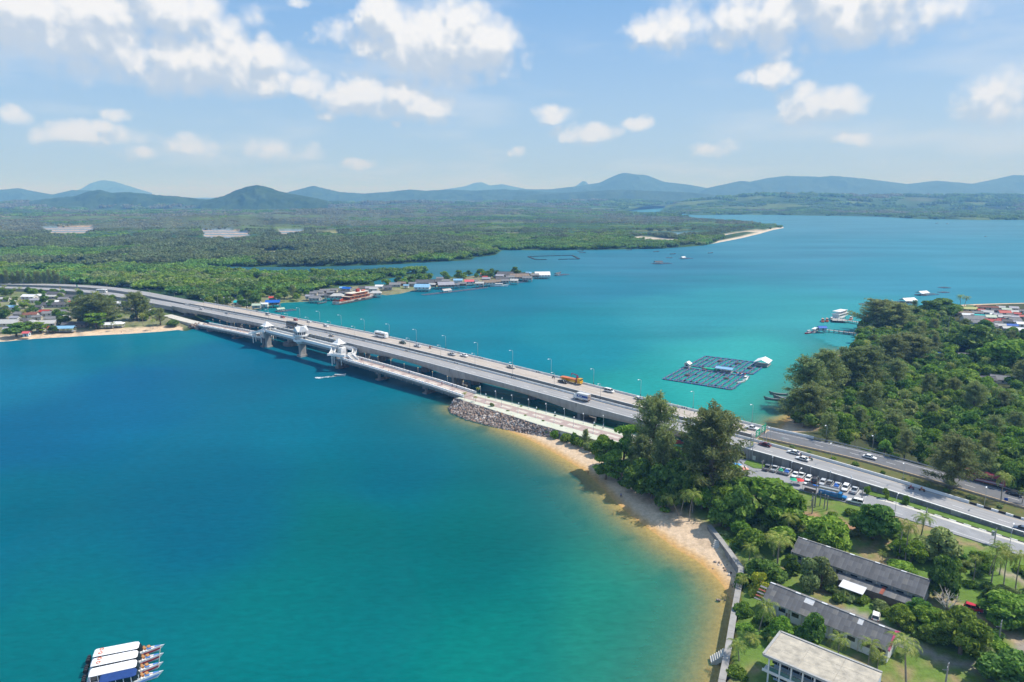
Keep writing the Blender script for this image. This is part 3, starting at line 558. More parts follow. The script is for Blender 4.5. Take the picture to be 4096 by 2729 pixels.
def mk_cas(seed, n=7600, cone=0.0, size=.62):
    """feathery casuarina: rising limbs carrying drooping needle tufts"""
    rng = np.random.default_rng(seed); tb = MB(); P = []; N_ = []
    tb.tube([(0, 0, -.5), (.15, .1, 5), (-.1, .2, 11), (.2, 0, 17), (.1, .1, 20)], [.55, .42, .3, .14, .04], 8)
    nb = 44
    for i in range(nb):
        z0 = 3.5 + 15.2 * (i / nb) ** .9; a = i * 2.4 + rng.uniform(-.4, .4)
        ln = (5.4 * (1 - (z0 / 21.5) ** (1.6 if not cone else 1.0)) + 1.0) * rng.uniform(.65, 1.2) * (1 - .35 * cone)
        up = rng.uniform(.25, .75) * (1 - .5 * cone); tip = np.array((math.cos(a) * ln, math.sin(a) * ln, z0 + ln * up)); mid = np.array((math.cos(a) * ln * .5, math.sin(a) * ln * .5, z0 + ln * up * .35))
        tb.tube([(0, 0, z0), tuple(mid), tuple(tip)], [.13, .08, .02], 4)
        m = int(n / nb); t = rng.uniform(.22, 1.08, m)[:, None]
        base = np.where(t < .5, mid * t * 2 + np.array((0, 0, z0)) * (1 - t * 2), mid + (tip - mid) * (t - .5) * 2)
        P.append(base + rng.normal(0, 1, (m, 3)) * np.array((.48, .48, .42)) * (1.15 - .25 * t)); N_.append(np.tile((0, 0, .3), (m, 1)))
    P = np.concatenate(P); n = len(P)
    d = rng.normal(0, 1, (n, 3)); d[:, 2] = 0; d /= np.linalg.norm(d, axis=1)[:, None] + 1e-9
    hang = np.stack([d[:, 0] * .55, d[:, 1] * .55, rng.uniform(-1.1, .35, n)], 1); hang /= np.linalg.norm(hang, axis=1)[:, None]
    side = np.cross(hang, rng.normal(0, 1, (n, 3))); side /= np.linalg.norm(side, axis=1)[:, None]; s = (size * rng.uniform(.6, 1.5, n))[:, None]
    V = np.stack([P - side * s * .15, P + hang * s, P + side * s * .15, P - hang * s * .5], 1).reshape(-1, 3)
    tr = tb.mesh('trunk', True); tr.materials.append(BARK); return tr, arr_mesh('crown', V, np.arange(4 * n).reshape(n, 4), LM['cas']), 20.5, 5.0
def mk_palm(seed, lean=.12, nf=20, young=False):
    rng = np.random.default_rng(seed); H = 8.0 if not young else 1.6; lx = lean * H; tb = MB(); pts = []; rd = []
    for k in range(7):
        t = k / 6; pts.append((lx * t ** 1.6, .2 * math.sin(t * 3), -.3 + (H + .3) * t)); rd.append(.20 - .08 * t if k else .3)
    tb.tube(pts, rd, 7); top = np.array(pts[-1]); V = []; Q = []
    for i in range(nf):
        a = i * 2.399 + rng.uniform(-.2, .2); el = math.sin(i * 1.7) * .5 + .32 + rng.uniform(-.15, .15); ln = rng.uniform(3.2, 4.1); q = top.copy(); dirh = np.array((math.cos(a), math.sin(a), 0)); ang = el; prev = None
        for k in range(9):
            stp = ln / 9; q = q + (dirh * math.cos(ang) + np.array((0, 0, math.sin(ang)))) * stp; ang -= .135 + .022 * k
            fw = dirh * math.cos(ang) + np.array((0, 0, math.sin(ang))); sd = np.array((-math.sin(a), math.cos(a), 0)); L = .95 * (1 - (k / 9.5) ** 2.2) * (.55 + .45 * min(1, k / 2))
            for sg in (-1, 1):
                for j in (0, .5):
                    b0 = q + fw * stp * j; tip = b0 + sd * sg * L * .85 + fw * L * .4 + np.array((0, 0, -.3 * L)); n0 = len(V); wv = fw * .075
                    V += [b0 - wv, b0 + wv, tip]; Q.append((n0, n0 + 1, n0 + 2))
    V = np.array(V); tr = tb.mesh('trunk', True); tr.materials.append(PBARK); return tr, arr_mesh('crown', V, np.array(Q), LM['palm']), H + .6, 3.6
def mk_shrub(seed, lm, n=900, size=.3):
    rng = np.random.default_rng(seed); lobes = [(rng.uniform(-.7, .7), rng.uniform(-.7, .7), rng.uniform(.5, 1.2), q, q, q * .8) for q in rng.uniform(.5, .85, 7)]
    P, v = lobe_pts(rng, lobes, n); V, Q = leaves(rng, P, v, size); tb = MB()
    for i in range(4): tb.tube([(0, 0, -.2), (lobes[i][0], lobes[i][1], lobes[i][2])], [.07, .02], 5)
    tr = tb.mesh('stem', True); tr.materials.append(BARK); return tr, arr_mesh('crown', V, Q, LM[lm]), 2.0, 1.45
def mk_bare(seed):
    rng = np.random.default_rng(seed); tb = MB(); tw = MB(); tb.tube([(0, 0, -.3), (.1, 0, 2)], [.2, .14], 6)
    for i in range(11):
        a = i * 2.4; e = np.array((math.cos(a) * rng.uniform(.8, 1.6), math.sin(a) * rng.uniform(.8, 1.6), rng.uniform(3, 4.2))); tb.tube([(.1, 0, 1.6 + .04 * i), tuple(e)], [.1, .05], 5)
        for j in range(5):
            f = e + rng.normal(0, 1, 3) * (.9, .9, .4) + (0, 0, 1.0); tw.tube([tuple(e), tuple(f)], [.05, .015], 4)
    tr = tb.mesh('trunk', True); tr.materials.append(BAREW_M); cr = tw.mesh('branches', True); cr.materials.append(BAREW_M); return tr, cr, 5.4, 2.4
PROTO = {
    'broad': [mk_broad(s, 'broad') for s in (1, 2, 3)], 'dark': [mk_broad(s, 'dark', 16, 3600) for s in (4, 5)], 'lime': [mk_broad(6, 'lime', 12, 2900)], 'pale': [mk_broad(7, 'pale', 13, 3400, .42)], 'almond': [mk_broad(8, 'broad', 16, 2600, .5, 1.15, .9, True)],
    'cas': [mk_cas(11), mk_cas(12), mk_cas(13)], 'pine': [mk_cas(14, 3200, 1.0, .7), mk_cas(15, 3200, 1.0, .7)], 'palm': [mk_palm(21, .08), mk_palm(22, .2), mk_palm(23, .02)], 'leanpalm': [mk_palm(24, .55)], 'youngpalm': [mk_palm(25, .0, 12, True)],
    'shrub': [mk_shrub(31, 'broad'), mk_shrub(32, 'pale'), mk_shrub(33, 'dark')], 'bare': [mk_bare(41)]}
NAMES = {'broad': 'broadleaf_tree', 'dark': 'dense_tree', 'lime': 'broadleaf_tree', 'pale': 'broadleaf_tree', 'almond': 'sea_almond_tree', 'cas': 'casuarina_tree', 'pine': 'casuarina_tree', 'palm': 'coconut_palm', 'leanpalm': 'coconut_palm', 'youngpalm': 'young_palm', 'shrub': 'shrub', 'bare': 'bare_tree'}
CATS = {'shrub': 'shrub', 'palm': 'palm', 'leanpalm': 'palm', 'youngpalm': 'palm'}
TREE_XY = []
_tr = random.Random(5)
def tree(kind, X, Y, Z, h, r, label, group=None, rz=None, var=None):
    pr = PROTO[kind]; tr, cr, h0, r0 = pr[_tr.randrange(len(pr)) if var is None else var % len(pr)]
    t = thing(NAMES[kind], label, CATS.get(kind, 'tree'), (X, Y, Z), _tr.uniform(0, 6.28) if rz is None else rz, group)
    t.scale = (r / r0, r / r0, h / h0)
    ob(tr.name.split('.')[0], tr, None, t); ob(cr.name.split('.')[0], cr, None, t); TREE_XY.append((X, Y, r)); return t
def tpx(kind, xb, yb, yt, wpx, label, group=None, rz=None, var=None, main=False):
    """tree whose foot, top and width are read off the photograph"""
    if main: g = G(xb, yb, 2.2); z = 2.0
    else: q = at(xb, yb); g, z = q[:2], q[2]
    d = depth(g[0], g[1], z); dep = math.atan2(CH - z, math.hypot(*g)); h = (yb - yt) * d / F / math.cos(dep); r = wpx * .5 * d / F
    return tree(kind, g[0], g[1], z - .1, h, r, label, group, rz, var)
# ------------------------------------------------------------------ woods of the mainland that read as one mass
def clump(seed, lm, cr=(1.7, 3.1), h=(4.6, 6.6), nc=24, rad=11, leafn=46, leafs=.85):
    rng = np.random.default_rng(seed); lobes = []
    for i in range(nc):
        a = i * 2.399; rr_ = rad * math.sqrt((i + .5) / nc); q = rng.uniform(*cr); lobes.append((math.cos(a) * rr_ + rng.normal(0, .6), math.sin(a) * rr_ + rng.normal(0, .6), rng.uniform(*h) - q * .6, q, q, q * rng.uniform(.7, 1.0)))
    P, v = lobe_pts(rng, lobes, nc * leafn, .85, 1.08, .15); V, Q = leaves(rng, P, v, leafs, 1.0, .55)
    inner = [(l[0], l[1], l[2], l[3] * .86, l[4] * .86, l[5] * .86) for l in lobes]
    th = np.linspace(0, 2 * math.pi, 9)[:-1]
    for l in inner:                                       # a closed core keeps the crown from being see-through
        n0 = len(V); rings = []
        for ph in (-1.2, -.5, .2, .8, 1.35): rings.append(np.stack([l[0] + l[3] * np.cos(th) * math.cos(ph), l[1] + l[4] * np.sin(th) * math.cos(ph), np.full(8, l[2] + l[5] * math.sin(ph))], 1))
        V = np.concatenate([V] + rings); q = []
        for k in range(4):
            for i in range(8): q.append((n0 + k * 8 + i, n0 + k * 8 + (i + 1) % 8, n0 + k * 8 + 8 + (i + 1) % 8, n0 + k * 8 + 8 + i))
        Q = np.concatenate([Q, np.array(q)])
    return arr_mesh('canopy_piece', V, Q, LM[lm])
def wood(name, label, P, Z, pieces, smin, smax, seed):
    """a wood too far and too dense to count: one object, pieces set out by geometry nodes"""
    c = bpy.data.collections.new('canopy_pieces')
    for me in pieces: c.objects.link(bpy.data.objects.new('canopy_piece', me))
    me = bpy.data.meshes.new(name); V = np.column_stack([P, Z]).astype(np.float32); me.vertices.add(len(V)); me.vertices.foreach_set('co', V.ravel()); me.update()
    o = stuff(ob(name, me)); o['label'] = label; o['category'] = 'wood'
    ng = bpy.data.node_groups.new(name, 'GeometryNodeTree'); ng.interface.new_socket('Geometry', in_out='INPUT', socket_type='NodeSocketGeometry'); ng.interface.new_socket('Geometry', in_out='OUTPUT', socket_type='NodeSocketGeometry')
    N = ng.nodes; L = ng.links; gi = N.new('NodeGroupInput'); go = N.new('NodeGroupOutput'); mp = N.new('GeometryNodeMeshToPoints'); ip = N.new('GeometryNodeInstanceOnPoints'); ci = N.new('GeometryNodeCollectionInfo')
    ci.inputs[0].default_value = c; ci.inputs[1].default_value = True; ci.inputs[2].default_value = True; ip.inputs['Pick Instance'].default_value = True
    rv = N.new('FunctionNodeRandomValue'); rv.data_type = 'FLOAT_VECTOR'; rv.inputs[0].default_value = (0, 0, 0); rv.inputs[1].default_value = (0, 0, 6.283); rv.inputs['Seed'].default_value = seed
    rs = N.new('FunctionNodeRandomValue'); rs.data_type = 'FLOAT'; rs.inputs[2].default_value = smin; rs.inputs[3].default_value = smax; rs.inputs['Seed'].default_value = seed + 1
    L.new(gi.outputs[0], mp.inputs[0]); L.new(mp.outputs[0], ip.inputs['Points']); L.new(ci.outputs[0], ip.inputs['Instance']); L.new(rv.outputs[0], ip.inputs['Rotation']); L.new(rs.outputs[1], ip.inputs['Scale']); L.new(ip.outputs[0], go.inputs[0])
    md = o.modifiers.new('planting', 'NODES'); md.node_group = ng; return o
def woods():
    rng = np.random.default_rng(3); pts = []
    for r0, r1, sp in ((560, 1100, 13.5), (1100, 1700, 16), (1700, 2200, 20)):
        n = int((r1 * r1 - r0 * r0) * R(86) / 2 / sp ** 2); r = np.sqrt(rng.uniform(r0 * r0, r1 * r1, n)); a = rng.uniform(R(-43), R(43), n); pts.append(np.stack([r * np.sin(a), r * np.cos(a)], 1))
    P = np.concatenate(pts); d = main_sd(P); r = np.hypot(P[:, 0], P[:, 1]); ok = d > 7; ok &= ~((fbm(P[:, 0] / 330 + 77, P[:, 1] / 200 + 3, 3) > .655) & (r > 1300))
    for V in VILL: ok &= sd_poly(P, V) < -4
    for V, k in BAREW: ok &= sd_poly(P, V) < -6
    for Lr in ROADW: ok &= dist_line(P, Lr) > 24
    ok &= ~((sd_poly(P, px_poly([(2850, 965), (2970, 930), (3070, 905), (3150, 895), (3160, 925), (2980, 955)])) > 0) & (d < 60))
    s = (P - B0) @ BU; w = (P - B0) @ BN; ok &= ~((s < 560) & (np.abs(w - 6) < 34))
    P = P[ok]; d = d[ok]; r = r[ok]; Z = np.minimum(d * .07, 2) + ridge_z(P, r, d) - .6
    n = fbm(P[:, 0] / 260 + 4, P[:, 1] / 170, 3); m2 = fbm(P[:, 0] / 90 + 14, P[:, 1] / 90, 2)
    south = sd_poly(P, MAIN_A) > 0
    kind = np.where(south, np.where(m2 > .62, 2, 0), np.where((n > .52) & (r > 950), 1, np.where(m2 > .55, 2, 0)))
    wood('mangrove_wood', 'dark green mangrove wood covering the low mainland shore', P[kind == 0], Z[kind == 0], [clump(51, 'mang'), clump(52, 'mang'), clump(53, 'mang')], .85, 1.35, 1)
    wood('casuarina_wood', 'grey green taller wood behind the mangrove shore', P[kind == 1], Z[kind == 1], [clump(54, 'grey', (1.5, 2.8), (6, 9.5), 22), clump(55, 'grey', (1.6, 3), (5, 9), 22)], .85, 1.3, 5)
    wood('bright_wood', 'lighter green trees mixed into the mainland wood', P[kind == 2], Z[kind == 2], [clump(56, 'broad', (1.6, 3), (4.5, 9), 18), clump(57, 'pale', (1.5, 2.7), (4.5, 8), 18)], .8, 1.2, 9)
def far_woods():
    rng = np.random.default_rng(23); pts = []; sc = []
    for r0, r1, sp in ((2150, 3300, 30), (3300, 5200, 50), (5200, 9500, 95)):
        n = int((r1 * r1 - r0 * r0) * R(84) / 2 / sp ** 2); r = np.sqrt(rng.uniform(r0 * r0, r1 * r1, n)); a = rng.uniform(R(-42), R(42), n); pts.append(np.stack([r * np.sin(a), r * np.cos(a)], 1)); sc.append(np.full(n, len(sc)))
    P = np.concatenate(pts); lv = np.concatenate(sc); d = main_sd(P); r = np.hypot(P[:, 0], P[:, 1]); ok = d > 12
    for V, k in BAREW: ok &= sd_poly(P, V) < -8
    ok &= fbm(P[:, 0] / 330 + 77, P[:, 1] / 200 + 3, 3) < .645
    ok &= rng.random(len(P)) < .9
    P, d, r, lv = P[ok], d[ok], r[ok], lv[ok]; Z = np.minimum(d * .07, 2) + ridge_z(P, r, d) - 1
    left = sst(1300, -300, P[:, 0]); rk = fbm(P[:, 0] / 700 + 31, P[:, 1] / 420 + 7, 3) * .8 + left * .15; dk = fbm(P[:, 0] / 300 + 5, P[:, 1] / 160 + 60, 3)
    kind = np.where(rk > .49, 1, np.where(dk > .56, 2, 0)); kind = np.where((kind == 1) & (dk > .60), 0, kind)
    for l_, f in ((0, 1.5), (1, 2.3), (2, 4.2)):
        for k, lm, nm, tx in ((0, 'mang', 'far_green_wood', 'green wood of the far plain'), (1, 'rub', 'far_rubber_wood', 'greyish plantation wood of the far plain'), (2, 'dark', 'far_dark_wood', 'dark wood of the far plain')):
            m = (lv == l_) & (kind == k)
            if m.sum() > 5: wood(nm, tx + (', nearer belt', ', middle belt', ', farthest belt')[l_], P[m], Z[m], [clump(70 + k * 3 + j, lm, (2.0, 3.2), (3.0, 5.0), 11, 11, 45, 1.3) for j in (0, 1)], f * .85, f * 1.2, 40 + l_ * 3 + k)
far_woods()
woods()

def headland_fill():
    rng = np.random.default_rng(17)
    V = px_poly([(3135, 1700), (3215, 1620), (3335, 1510), (3425, 1400), (3445, 1300), (3500, 1262), (3700, 1252), (3780, 1270), (3870, 1335), (3950, 1340), (4200, 1360), (4200, 2000), (3900, 1890), (3600, 1812), (3300, 1735)], 3)
    lo, hi = V.min(0), V.max(0); P = rng.uniform(lo, hi, (2600, 2)); ok = (sd_poly(P, V) > 3) & (sd_poly(P, NEAR_W) > 5); s = (P - B0) @ BU; w = (P - B0) @ BN; ok &= ~((w < 30.5) & (s < 10))
    for px, r in (((3757, 1430), 10), ((3866, 1430), 13), ((3946, 1530), 11), ((4010, 1532), 14), ((3968, 1565), 10), ((3870, 1475), 7), ((3900, 1500), 7), ((4084, 1330), 13), ((3944, 1322), 9)): ok &= np.hypot(*(P - G(*px, 3)).T) > r
    P = P[ok]; Z = np.full(len(P), 2.2)
    return wood('headland_undergrowth', 'lower crowns filling the gaps of the right headland wood', P, Z, [clump(61, 'broad', (1.4, 2.4), (2.5, 6), 5, 4.2, 110, .62), clump(62, 'dark', (1.4, 2.4), (2.5, 6.5), 5, 4.2, 110, .62), clump(63, 'pale', (1.2, 2.0), (2, 5), 5, 4, 110, .55)], .8, 1.25, 31)
headland_fill()
# ================================================================== bridges
TT = [(-260, 3.9), (-200, 4.1), (-175, 4.3), (-161, 4.75), (-136, 6.6), (-110, 8.1), (-85, 9.15), (-20, 10.15), (45, 11.6), (97, 12.6), (150, 13.1), (200, 13.0), (279, 11.9), (344, 10.5), (423, 8.5), (470, 7.4), (530, 6.2), (580, 5.6), (700, 5.4)]
_ss = np.arange(-280, 720, 2.0); _tv = np.interp(_ss, [a for a, b in TT], [b for a, b in TT]); _k = np.hanning(21); _k /= _k.sum(); _tv = np.convolve(np.pad(_tv, 10, mode='edge'), _k, 'valid')
def TOP(s): return float(np.interp(s, _ss, _tv))
def RD(s): return TOP(s) - .9
def sweep(slist, sec):
    """sec(s) -> closed section [(w, z)...] swept along the bridge axis"""
    m = MB(); m.loft([[(*SW(s, w), z) for w, z in sec(s)] for s in slist]); return m
def rng_s(a, b, st): n = max(1, int(round(abs(b - a) / st))); return list(np.linspace(a, b, n + 1))
def rect(w0, w1, fz0, fz1): return lambda s: [(w0, fz0(s)), (w1, fz0(s)), (w1, fz1(s)), (w0, fz1(s))]
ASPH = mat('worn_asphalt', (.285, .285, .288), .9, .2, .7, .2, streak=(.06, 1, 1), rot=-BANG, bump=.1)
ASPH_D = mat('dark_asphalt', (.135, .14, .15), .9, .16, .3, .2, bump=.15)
TAN = mat('tan_concrete_road', (.40, .355, .31), .9, .16, .7, .2, streak=(.08, 1, 1), rot=-BANG)
PALE = mat('pale_concrete', (.52, .50, .45), .9, .14, .2, .2)
PATHC = mat('path_pale', (.56, .55, .47), .9, .16, .25, .2, col2=(.46, .50, .38))
BRICKP = mat('pink_brick_paving', (.37, .29, .265), .9, .18, 1.2, .2, bump=.2)
CREAM = mat('cream_paving', (.52, .47, .41), .9, .12, .6, .2)
YEL = mat('yellow_line', (.62, .42, .18), .8, .2, 1.2); WLINE = mat('white_line', (.74, .74, .73), .8, .14, 1.0)
def place(name, me, m, parent, s, w, z, slope=0.0):
    o = ob(name, me, m); x, y = SW(s, w); o.location = (x, y, z)
    o.rotation_euler = (Matrix.Rotation(BANG, 3, 'Z') @ Matrix.Rotation(-math.atan(slope), 3, 'Y')).to_euler(); o.parent = parent; o.matrix_parent_inverse = parent.matrix_basis.inverted(); return o
def slope(f, s): return (f(s + 2) - f(s - 2)) / 4
DASH = MB().box((0, 0, 0), (3.0, .16, .006)).mesh('lane_dash'); DASH.materials.append(WLINE)
CHEV = MB().add([(-.35, -.01, -.34), (.05, -.01, -.34), (.35, -.01, 0), (.05, -.01, .34), (-.35, -.01, .34), (-.05, -.01, 0)] + [(-.35, .02, -.34), (.05, .02, -.34), (.35, .02, 0), (.05, .02, .34), (-.35, .02, .34), (-.05, .02, 0)], [(0, 1, 2, 3, 4, 5)] + [(i, (i + 1) % 6, 6 + (i + 1) % 6, 6 + i) for i in range(6)]).mesh('chevron_mark'); CHEV.materials.append(BLACK)
LAMP = {}
def lamp_parts(h, arm, head='cobra', col=STEEL):
    k = (h, arm, head)
    if k not in LAMP:
        a = MB(); a.tube([(0, 0, 0), (0, 0, h * .92)], [.085, .055], 6); pole = a.mesh('pole', True); pole.materials.append(col)
        b = MB().cyl((0, 0, 0), (0, 0, .9), .17, .15, 8).mesh('pole_base', True); b.materials.append(BLACK if head == 'cobra' else WHITE)
        c = MB().tube([(0, 0, h * .9), (0, arm * .35, h * .985), (0, arm, h)], [.06, .055, .05], 6).mesh('arm', True); c.materials.append(col)
        if head == 'cobra': d = MB().loft([[(-.1, arm - .1, h + .02), (.1, arm - .1, h + .02), (.1, arm - .1, h + .12), (-.1, arm - .1, h + .12)], [(-.22, arm + .35, h - .02), (.22, arm + .35, h - .02), (.18, arm + .35, h + .17), (-.18, arm + .35, h + .17)], [(-.14, arm + .95, h + .02), (.14, arm + .95, h + .02), (.1, arm + .95, h + .12), (-.1, arm + .95, h + .12)]]).mesh('lamp_head'); d.materials.append(LAMPW)
        else: d = MB().loft([[(r * math.cos(t), arm + r * math.sin(t), z) for t in [i * math.pi / 4 for i in range(8)]] for r, z in ((.08, h - .1), (.26, h + .15), (.2, h + .4), (.05, h + .6))]).mesh('lamp_head', True); d.materials.append(LAMPW if head == 'white' else mat('lotus_lamp_gold', (.66, .55, .30), .5, .15, 3))
        LAMP[k] = (pole, b, c, d)
    return LAMP[k]
def lamp(X, Y, Z, rz, h, arm, label, group, head='cobra', name='street_lamp'):
    t = thing(name, label, 'street lamp', (X, Y, Z), rz, group)
    for n_, me in zip(('pole', 'pole_base', 'arm', 'lamp_head'), lamp_parts(h, arm, head)): ob(n_, me, None, t)
    return t
PIER_T = {}
def bridge(name, label, wc, half, dz, s0, s1, piers, roadm, seg, near_out):
    t = thing(name, label, 'bridge', (*SW(0, wc), 0)); bpy.context.view_layer.update()
    S = rng_s(s0, s1, 4); rd = lambda s: RD(s) + dz; tp = lambda s: TOP(s) + dz; wl, wr = wc - half, wc + half
    def D(s):
        q = min(abs(s - p) for p in piers); return 1.9 + 2.1 * max(0, 1 - q / (seg * .5)) ** 2.2
    P = lambda n_, m, mt: ob(n_, m, mt, t, world=True)
    P('girder', sweep(S, lambda s: [(wl + .02, rd(s) - .06), (wl + .02, rd(s) - 1.0), (wl + .5, rd(s) - D(s)), (wr - .5, rd(s) - D(s)), (wr - .02, rd(s) - 1.0), (wr - .02, rd(s) - .06)]), CONC)
    P('road_deck', sweep(S, rect(wl + .3, wr - .3, lambda s: rd(s) - .05, rd)), roadm)
    for a, b, nm in ((wl, wl + .3, 'parapet'), (wr - .3, wr, 'parapet')):
        P(nm, sweep(S, rect(a, b, lambda s: rd(s) - .055, tp)), WHITE_W)
    P('fascia', sweep(S, rect(wl - .06, wl - .003, lambda s: rd(s) - .95, lambda s: tp(s) - .14)), CONC); P('fascia', sweep(S, rect(wr + .003, wr + .06, lambda s: rd(s) - .95, lambda s: tp(s) - .14)), CONC)
    # expansion joints seen as dark lines down the girder side
    for p in piers:
        P('expansion_joint', sweep([p - .12, p + .12], rect(wl - .075, wl - .062, lambda s: rd(s) - .94, lambda s: tp(s) - .15)), BLACK)
    for p in piers:
        pr = thing('pier', '', '', (*SW(p, wc), 0)); del pr['label'], pr['category']; pr.parent = t; bpy.context.view_layer.update(); pr.matrix_parent_inverse = t.matrix_world.inverted()
        pr.rotation_euler = (0, 0, BANG)
        zt = rd(p) - D(p) + .02
        capm = MB()
        if seg > 60: capm.loft([[(4.6 * abs(math.cos(a)) ** .6 * math.copysign(1, math.cos(a)), 6.6 * abs(math.sin(a)) ** .8 * math.copysign(1, math.sin(a)), z) for a in [i * math.pi / 10 for i in range(20)]] for z in (-2.5, 2.2)])
        else: capm.cyl((0, -2.6, -2.5), (0, -2.6, 2.8), 2.5, 2.4, 16).cyl((0, 2.6, -2.5), (0, 2.6, 2.8), 2.5, 2.4, 16)
        ob('pile_cap', capm, CONC_D, pr)
        for y in (-2.3, 2.3):
            ob('column', MB().box((0, y, (2.2 + zt) / 2), (1.7, 2.6 if seg > 60 else 1.6, zt - 2.2)), CONC, pr)
    # markings
    me_l = sweep(S, rect(wl + 1.1, wl + 1.25, lambda s: rd(s) + .001, lambda s: rd(s) + .006)); P('edge_line', me_l, YEL if not near_out else WLINE)
    P('edge_line', sweep(S, rect(wr - 1.35, wr - 1.2, lambda s: rd(s) + .001, lambda s: rd(s) + .006)), YEL if near_out else WLINE)
    s = s0 + 4
    while s < s1 - 4: place('lane_dash', DASH, None, t, s, wc - .1, rd(s) + .006, slope(rd, s)); s += 12.0
    g = 172 if near_out else 128
    ks = [g + 41.5 * k for k in range(-6, 7)]
    for c in ks:
        if s0 + 2 < c < s1 - 2:
            for j in (-1.15, 0, 1.15): place('chevron_mark', CHEV, None, t, c + j, wr - .33, tp(c) - .45, slope(tp, c))
    return t
BR_N = bridge('road_bridge', 'long grey road bridge nearest the old footbridge, asphalt deck on twin column piers', 0, 5.75, 0, -78, 430, [0, 82, 164, 246, 328, 411], ASPH, 82, True)
BR_F = bridge('road_bridge', 'farther road bridge with tan concrete deck behind the grey one', 15.6, 6.6, .3, -74, 430, [-41 + 41 * k for k in range(0, 12)], TAN, 41, False)
# lamps along the two road bridges
for i in range(19):
    s = -68 + 26.2 * i
    lamp(*SW(s, 22.3), TOP(s) + .2, BANG, 8.2, 1.9, 'tall single arm street lamp on the outer parapet of the tan road bridge', 'lamps along the tan bridge')
for i in range(18):
    s = -58 + 26.6 * i
    lamp(*SW(s, 5.9), TOP(s) - .1, BANG, 7.6, 1.6, 'single arm street lamp standing in the gap between the two road bridges', 'lamps between the road bridges')
# ------------------------------------------------------------------ the old bridge, now a footbridge with a raised middle
DZT = [(40, 4.25), (58, 4.4), (85, 5.5), (127, 6.4), (170, 6.9), (210, 7.0), (252, 6.4), (295, 5.2), (345, 3.2), (380, 2.6)]
DZ = lambda s: lerp_tab(DZT, s)
OW0, OW1 = -19.0, -10.2; OWC = -14.6
OLD = thing('footbridge', 'old low footbridge with white balustrades and a raised white walkway in its middle', 'footbridge', (*SW(210, OWC), 0)); bpy.context.view_layer.update()
PANEL = MB()
PANEL.box((-1.15, 0, .62), (.44, .5, 1.24)).box((.05, 0, .97), (2.26, .55, .32)).box((.05, 0, .42), (2.26, .2, .24)).box((0, 0, .07), (2.48, .3, .14))
PANEL = PANEL.mesh('balustrade_panel'); PANEL.materials.append(mat('balustrade_white', (.84, .84, .83), .6, .04, 1))
CPAN = MB().box((0, 0, 0), (6.4, 2.1, .008)).mesh('cream_panel'); CPAN.materials.append(CREAM)
RIB = MB().box((0, 0, 0), (.25, .14, 1.5)).mesh('girder_rib'); RIB.materials.append(CONC)
for a, b, piers in ((58, 166, (88, 127.5, 166.5)), (255, 352, (255, 296, 336))):
    S = rng_s(a, b, 6); P = lambda n_, m, mt: ob(n_, m, mt, OLD, world=True)
    P('girder', sweep(S, lambda s: [(OW0 + .1, DZ(s) - .08), (OW0 + .1, DZ(s) - .55), (OW0 + .6, DZ(s) - 1.9), (OW1 - .6, DZ(s) - 1.9), (OW1 - .1, DZ(s) - .55), (OW1 - .1, DZ(s) - .08)]), CONC_D)
    P('deck', sweep(S, rect(OW0, OW1, lambda s: DZ(s) - .3, DZ)), BRICKP)
    P('fascia', sweep(S, rect(OW0 - .05, OW0 - .003, lambda s: DZ(s) - .6, lambda s: DZ(s) + .1)), CONC); P('kerb', sweep(S, rect(OW0 + .9, OW0 + 1.05, DZ, lambda s: DZ(s) + .12)), CONC); P('kerb', sweep(S, rect(OW1 - 1.2, OW1 - 1.0, DZ, lambda s: DZ(s) + .14)), CONC)
    n = int((b - a - 1) / 2.5)
    for i in range(n):
        s = a + 1.4 + 2.5 * i
        place('balustrade_panel', PANEL, None, OLD, s, OW0 + .2, DZ(s), slope(DZ, s)); place('balustrade_panel', PANEL, None, OLD, s, OW1 - .2, DZ(s), slope(DZ, s))
    s = a + 8
    while s < b - 12: place('cream_panel', CPAN, None, OLD, s, OWC + .2, DZ(s) + .006, slope(DZ, s)); s += 9.6
    s = a + 2
    while s < b - 1: place('girder_rib', RIB, None, OLD, s, OW0 + .32, DZ(s) - 1.25, 0); s += 4.6
    for p in piers:
        pr = ob('pier', MB().box((0, 0, -.6), (3.2, 7.4, 2.6)).box((0, 0, DZ(p) - 2.3), (1.9, 8.0, .9)).cyl((0, -2.2, .6), (0, -2.2, DZ(p) - 2.2), .8, .8, 10).cyl((0, 2.2, .6), (0, 2.2, DZ(p) - 2.2), .8, .8, 10), CONC_D); pr.location = (*SW(p, OWC), 0); pr.rotation_euler = (0, 0, BANG); pr.parent = OLD; pr.matrix_parent_inverse = OLD.matrix_basis.inverted()
RZ0 = 11.5
S = rng_s(168.7, 252.5, 6)
ob('raised_girder', sweep(S, rect(-16.5, -12.7, lambda s: RZ0 - 2.0, lambda s: RZ0 - .25)), CONC, OLD, world=True); ob('raised_deck', sweep(S, rect(-17.1, -12.1, lambda s: RZ0 - .245, lambda s: RZ0)), PALE, OLD, world=True)
for w in (-17.25, -12.2):
    ob('raised_parapet', sweep(S, rect(w, w + .22, lambda s: RZ0 - .5, lambda s: RZ0 + 1.05)), WHITE, OLD, world=True)
    ob('parapet_cap', sweep(S, rect(w - .1, w + .32, lambda s: RZ0 + 1.055, lambda s: RZ0 + 1.17)), WHITE, OLD, world=True)
s = 171.0
while s < 251: place('girder_rib', RIB, None, OLD, s, -16.58, RZ0 - 1.15, 0); s += 5.0
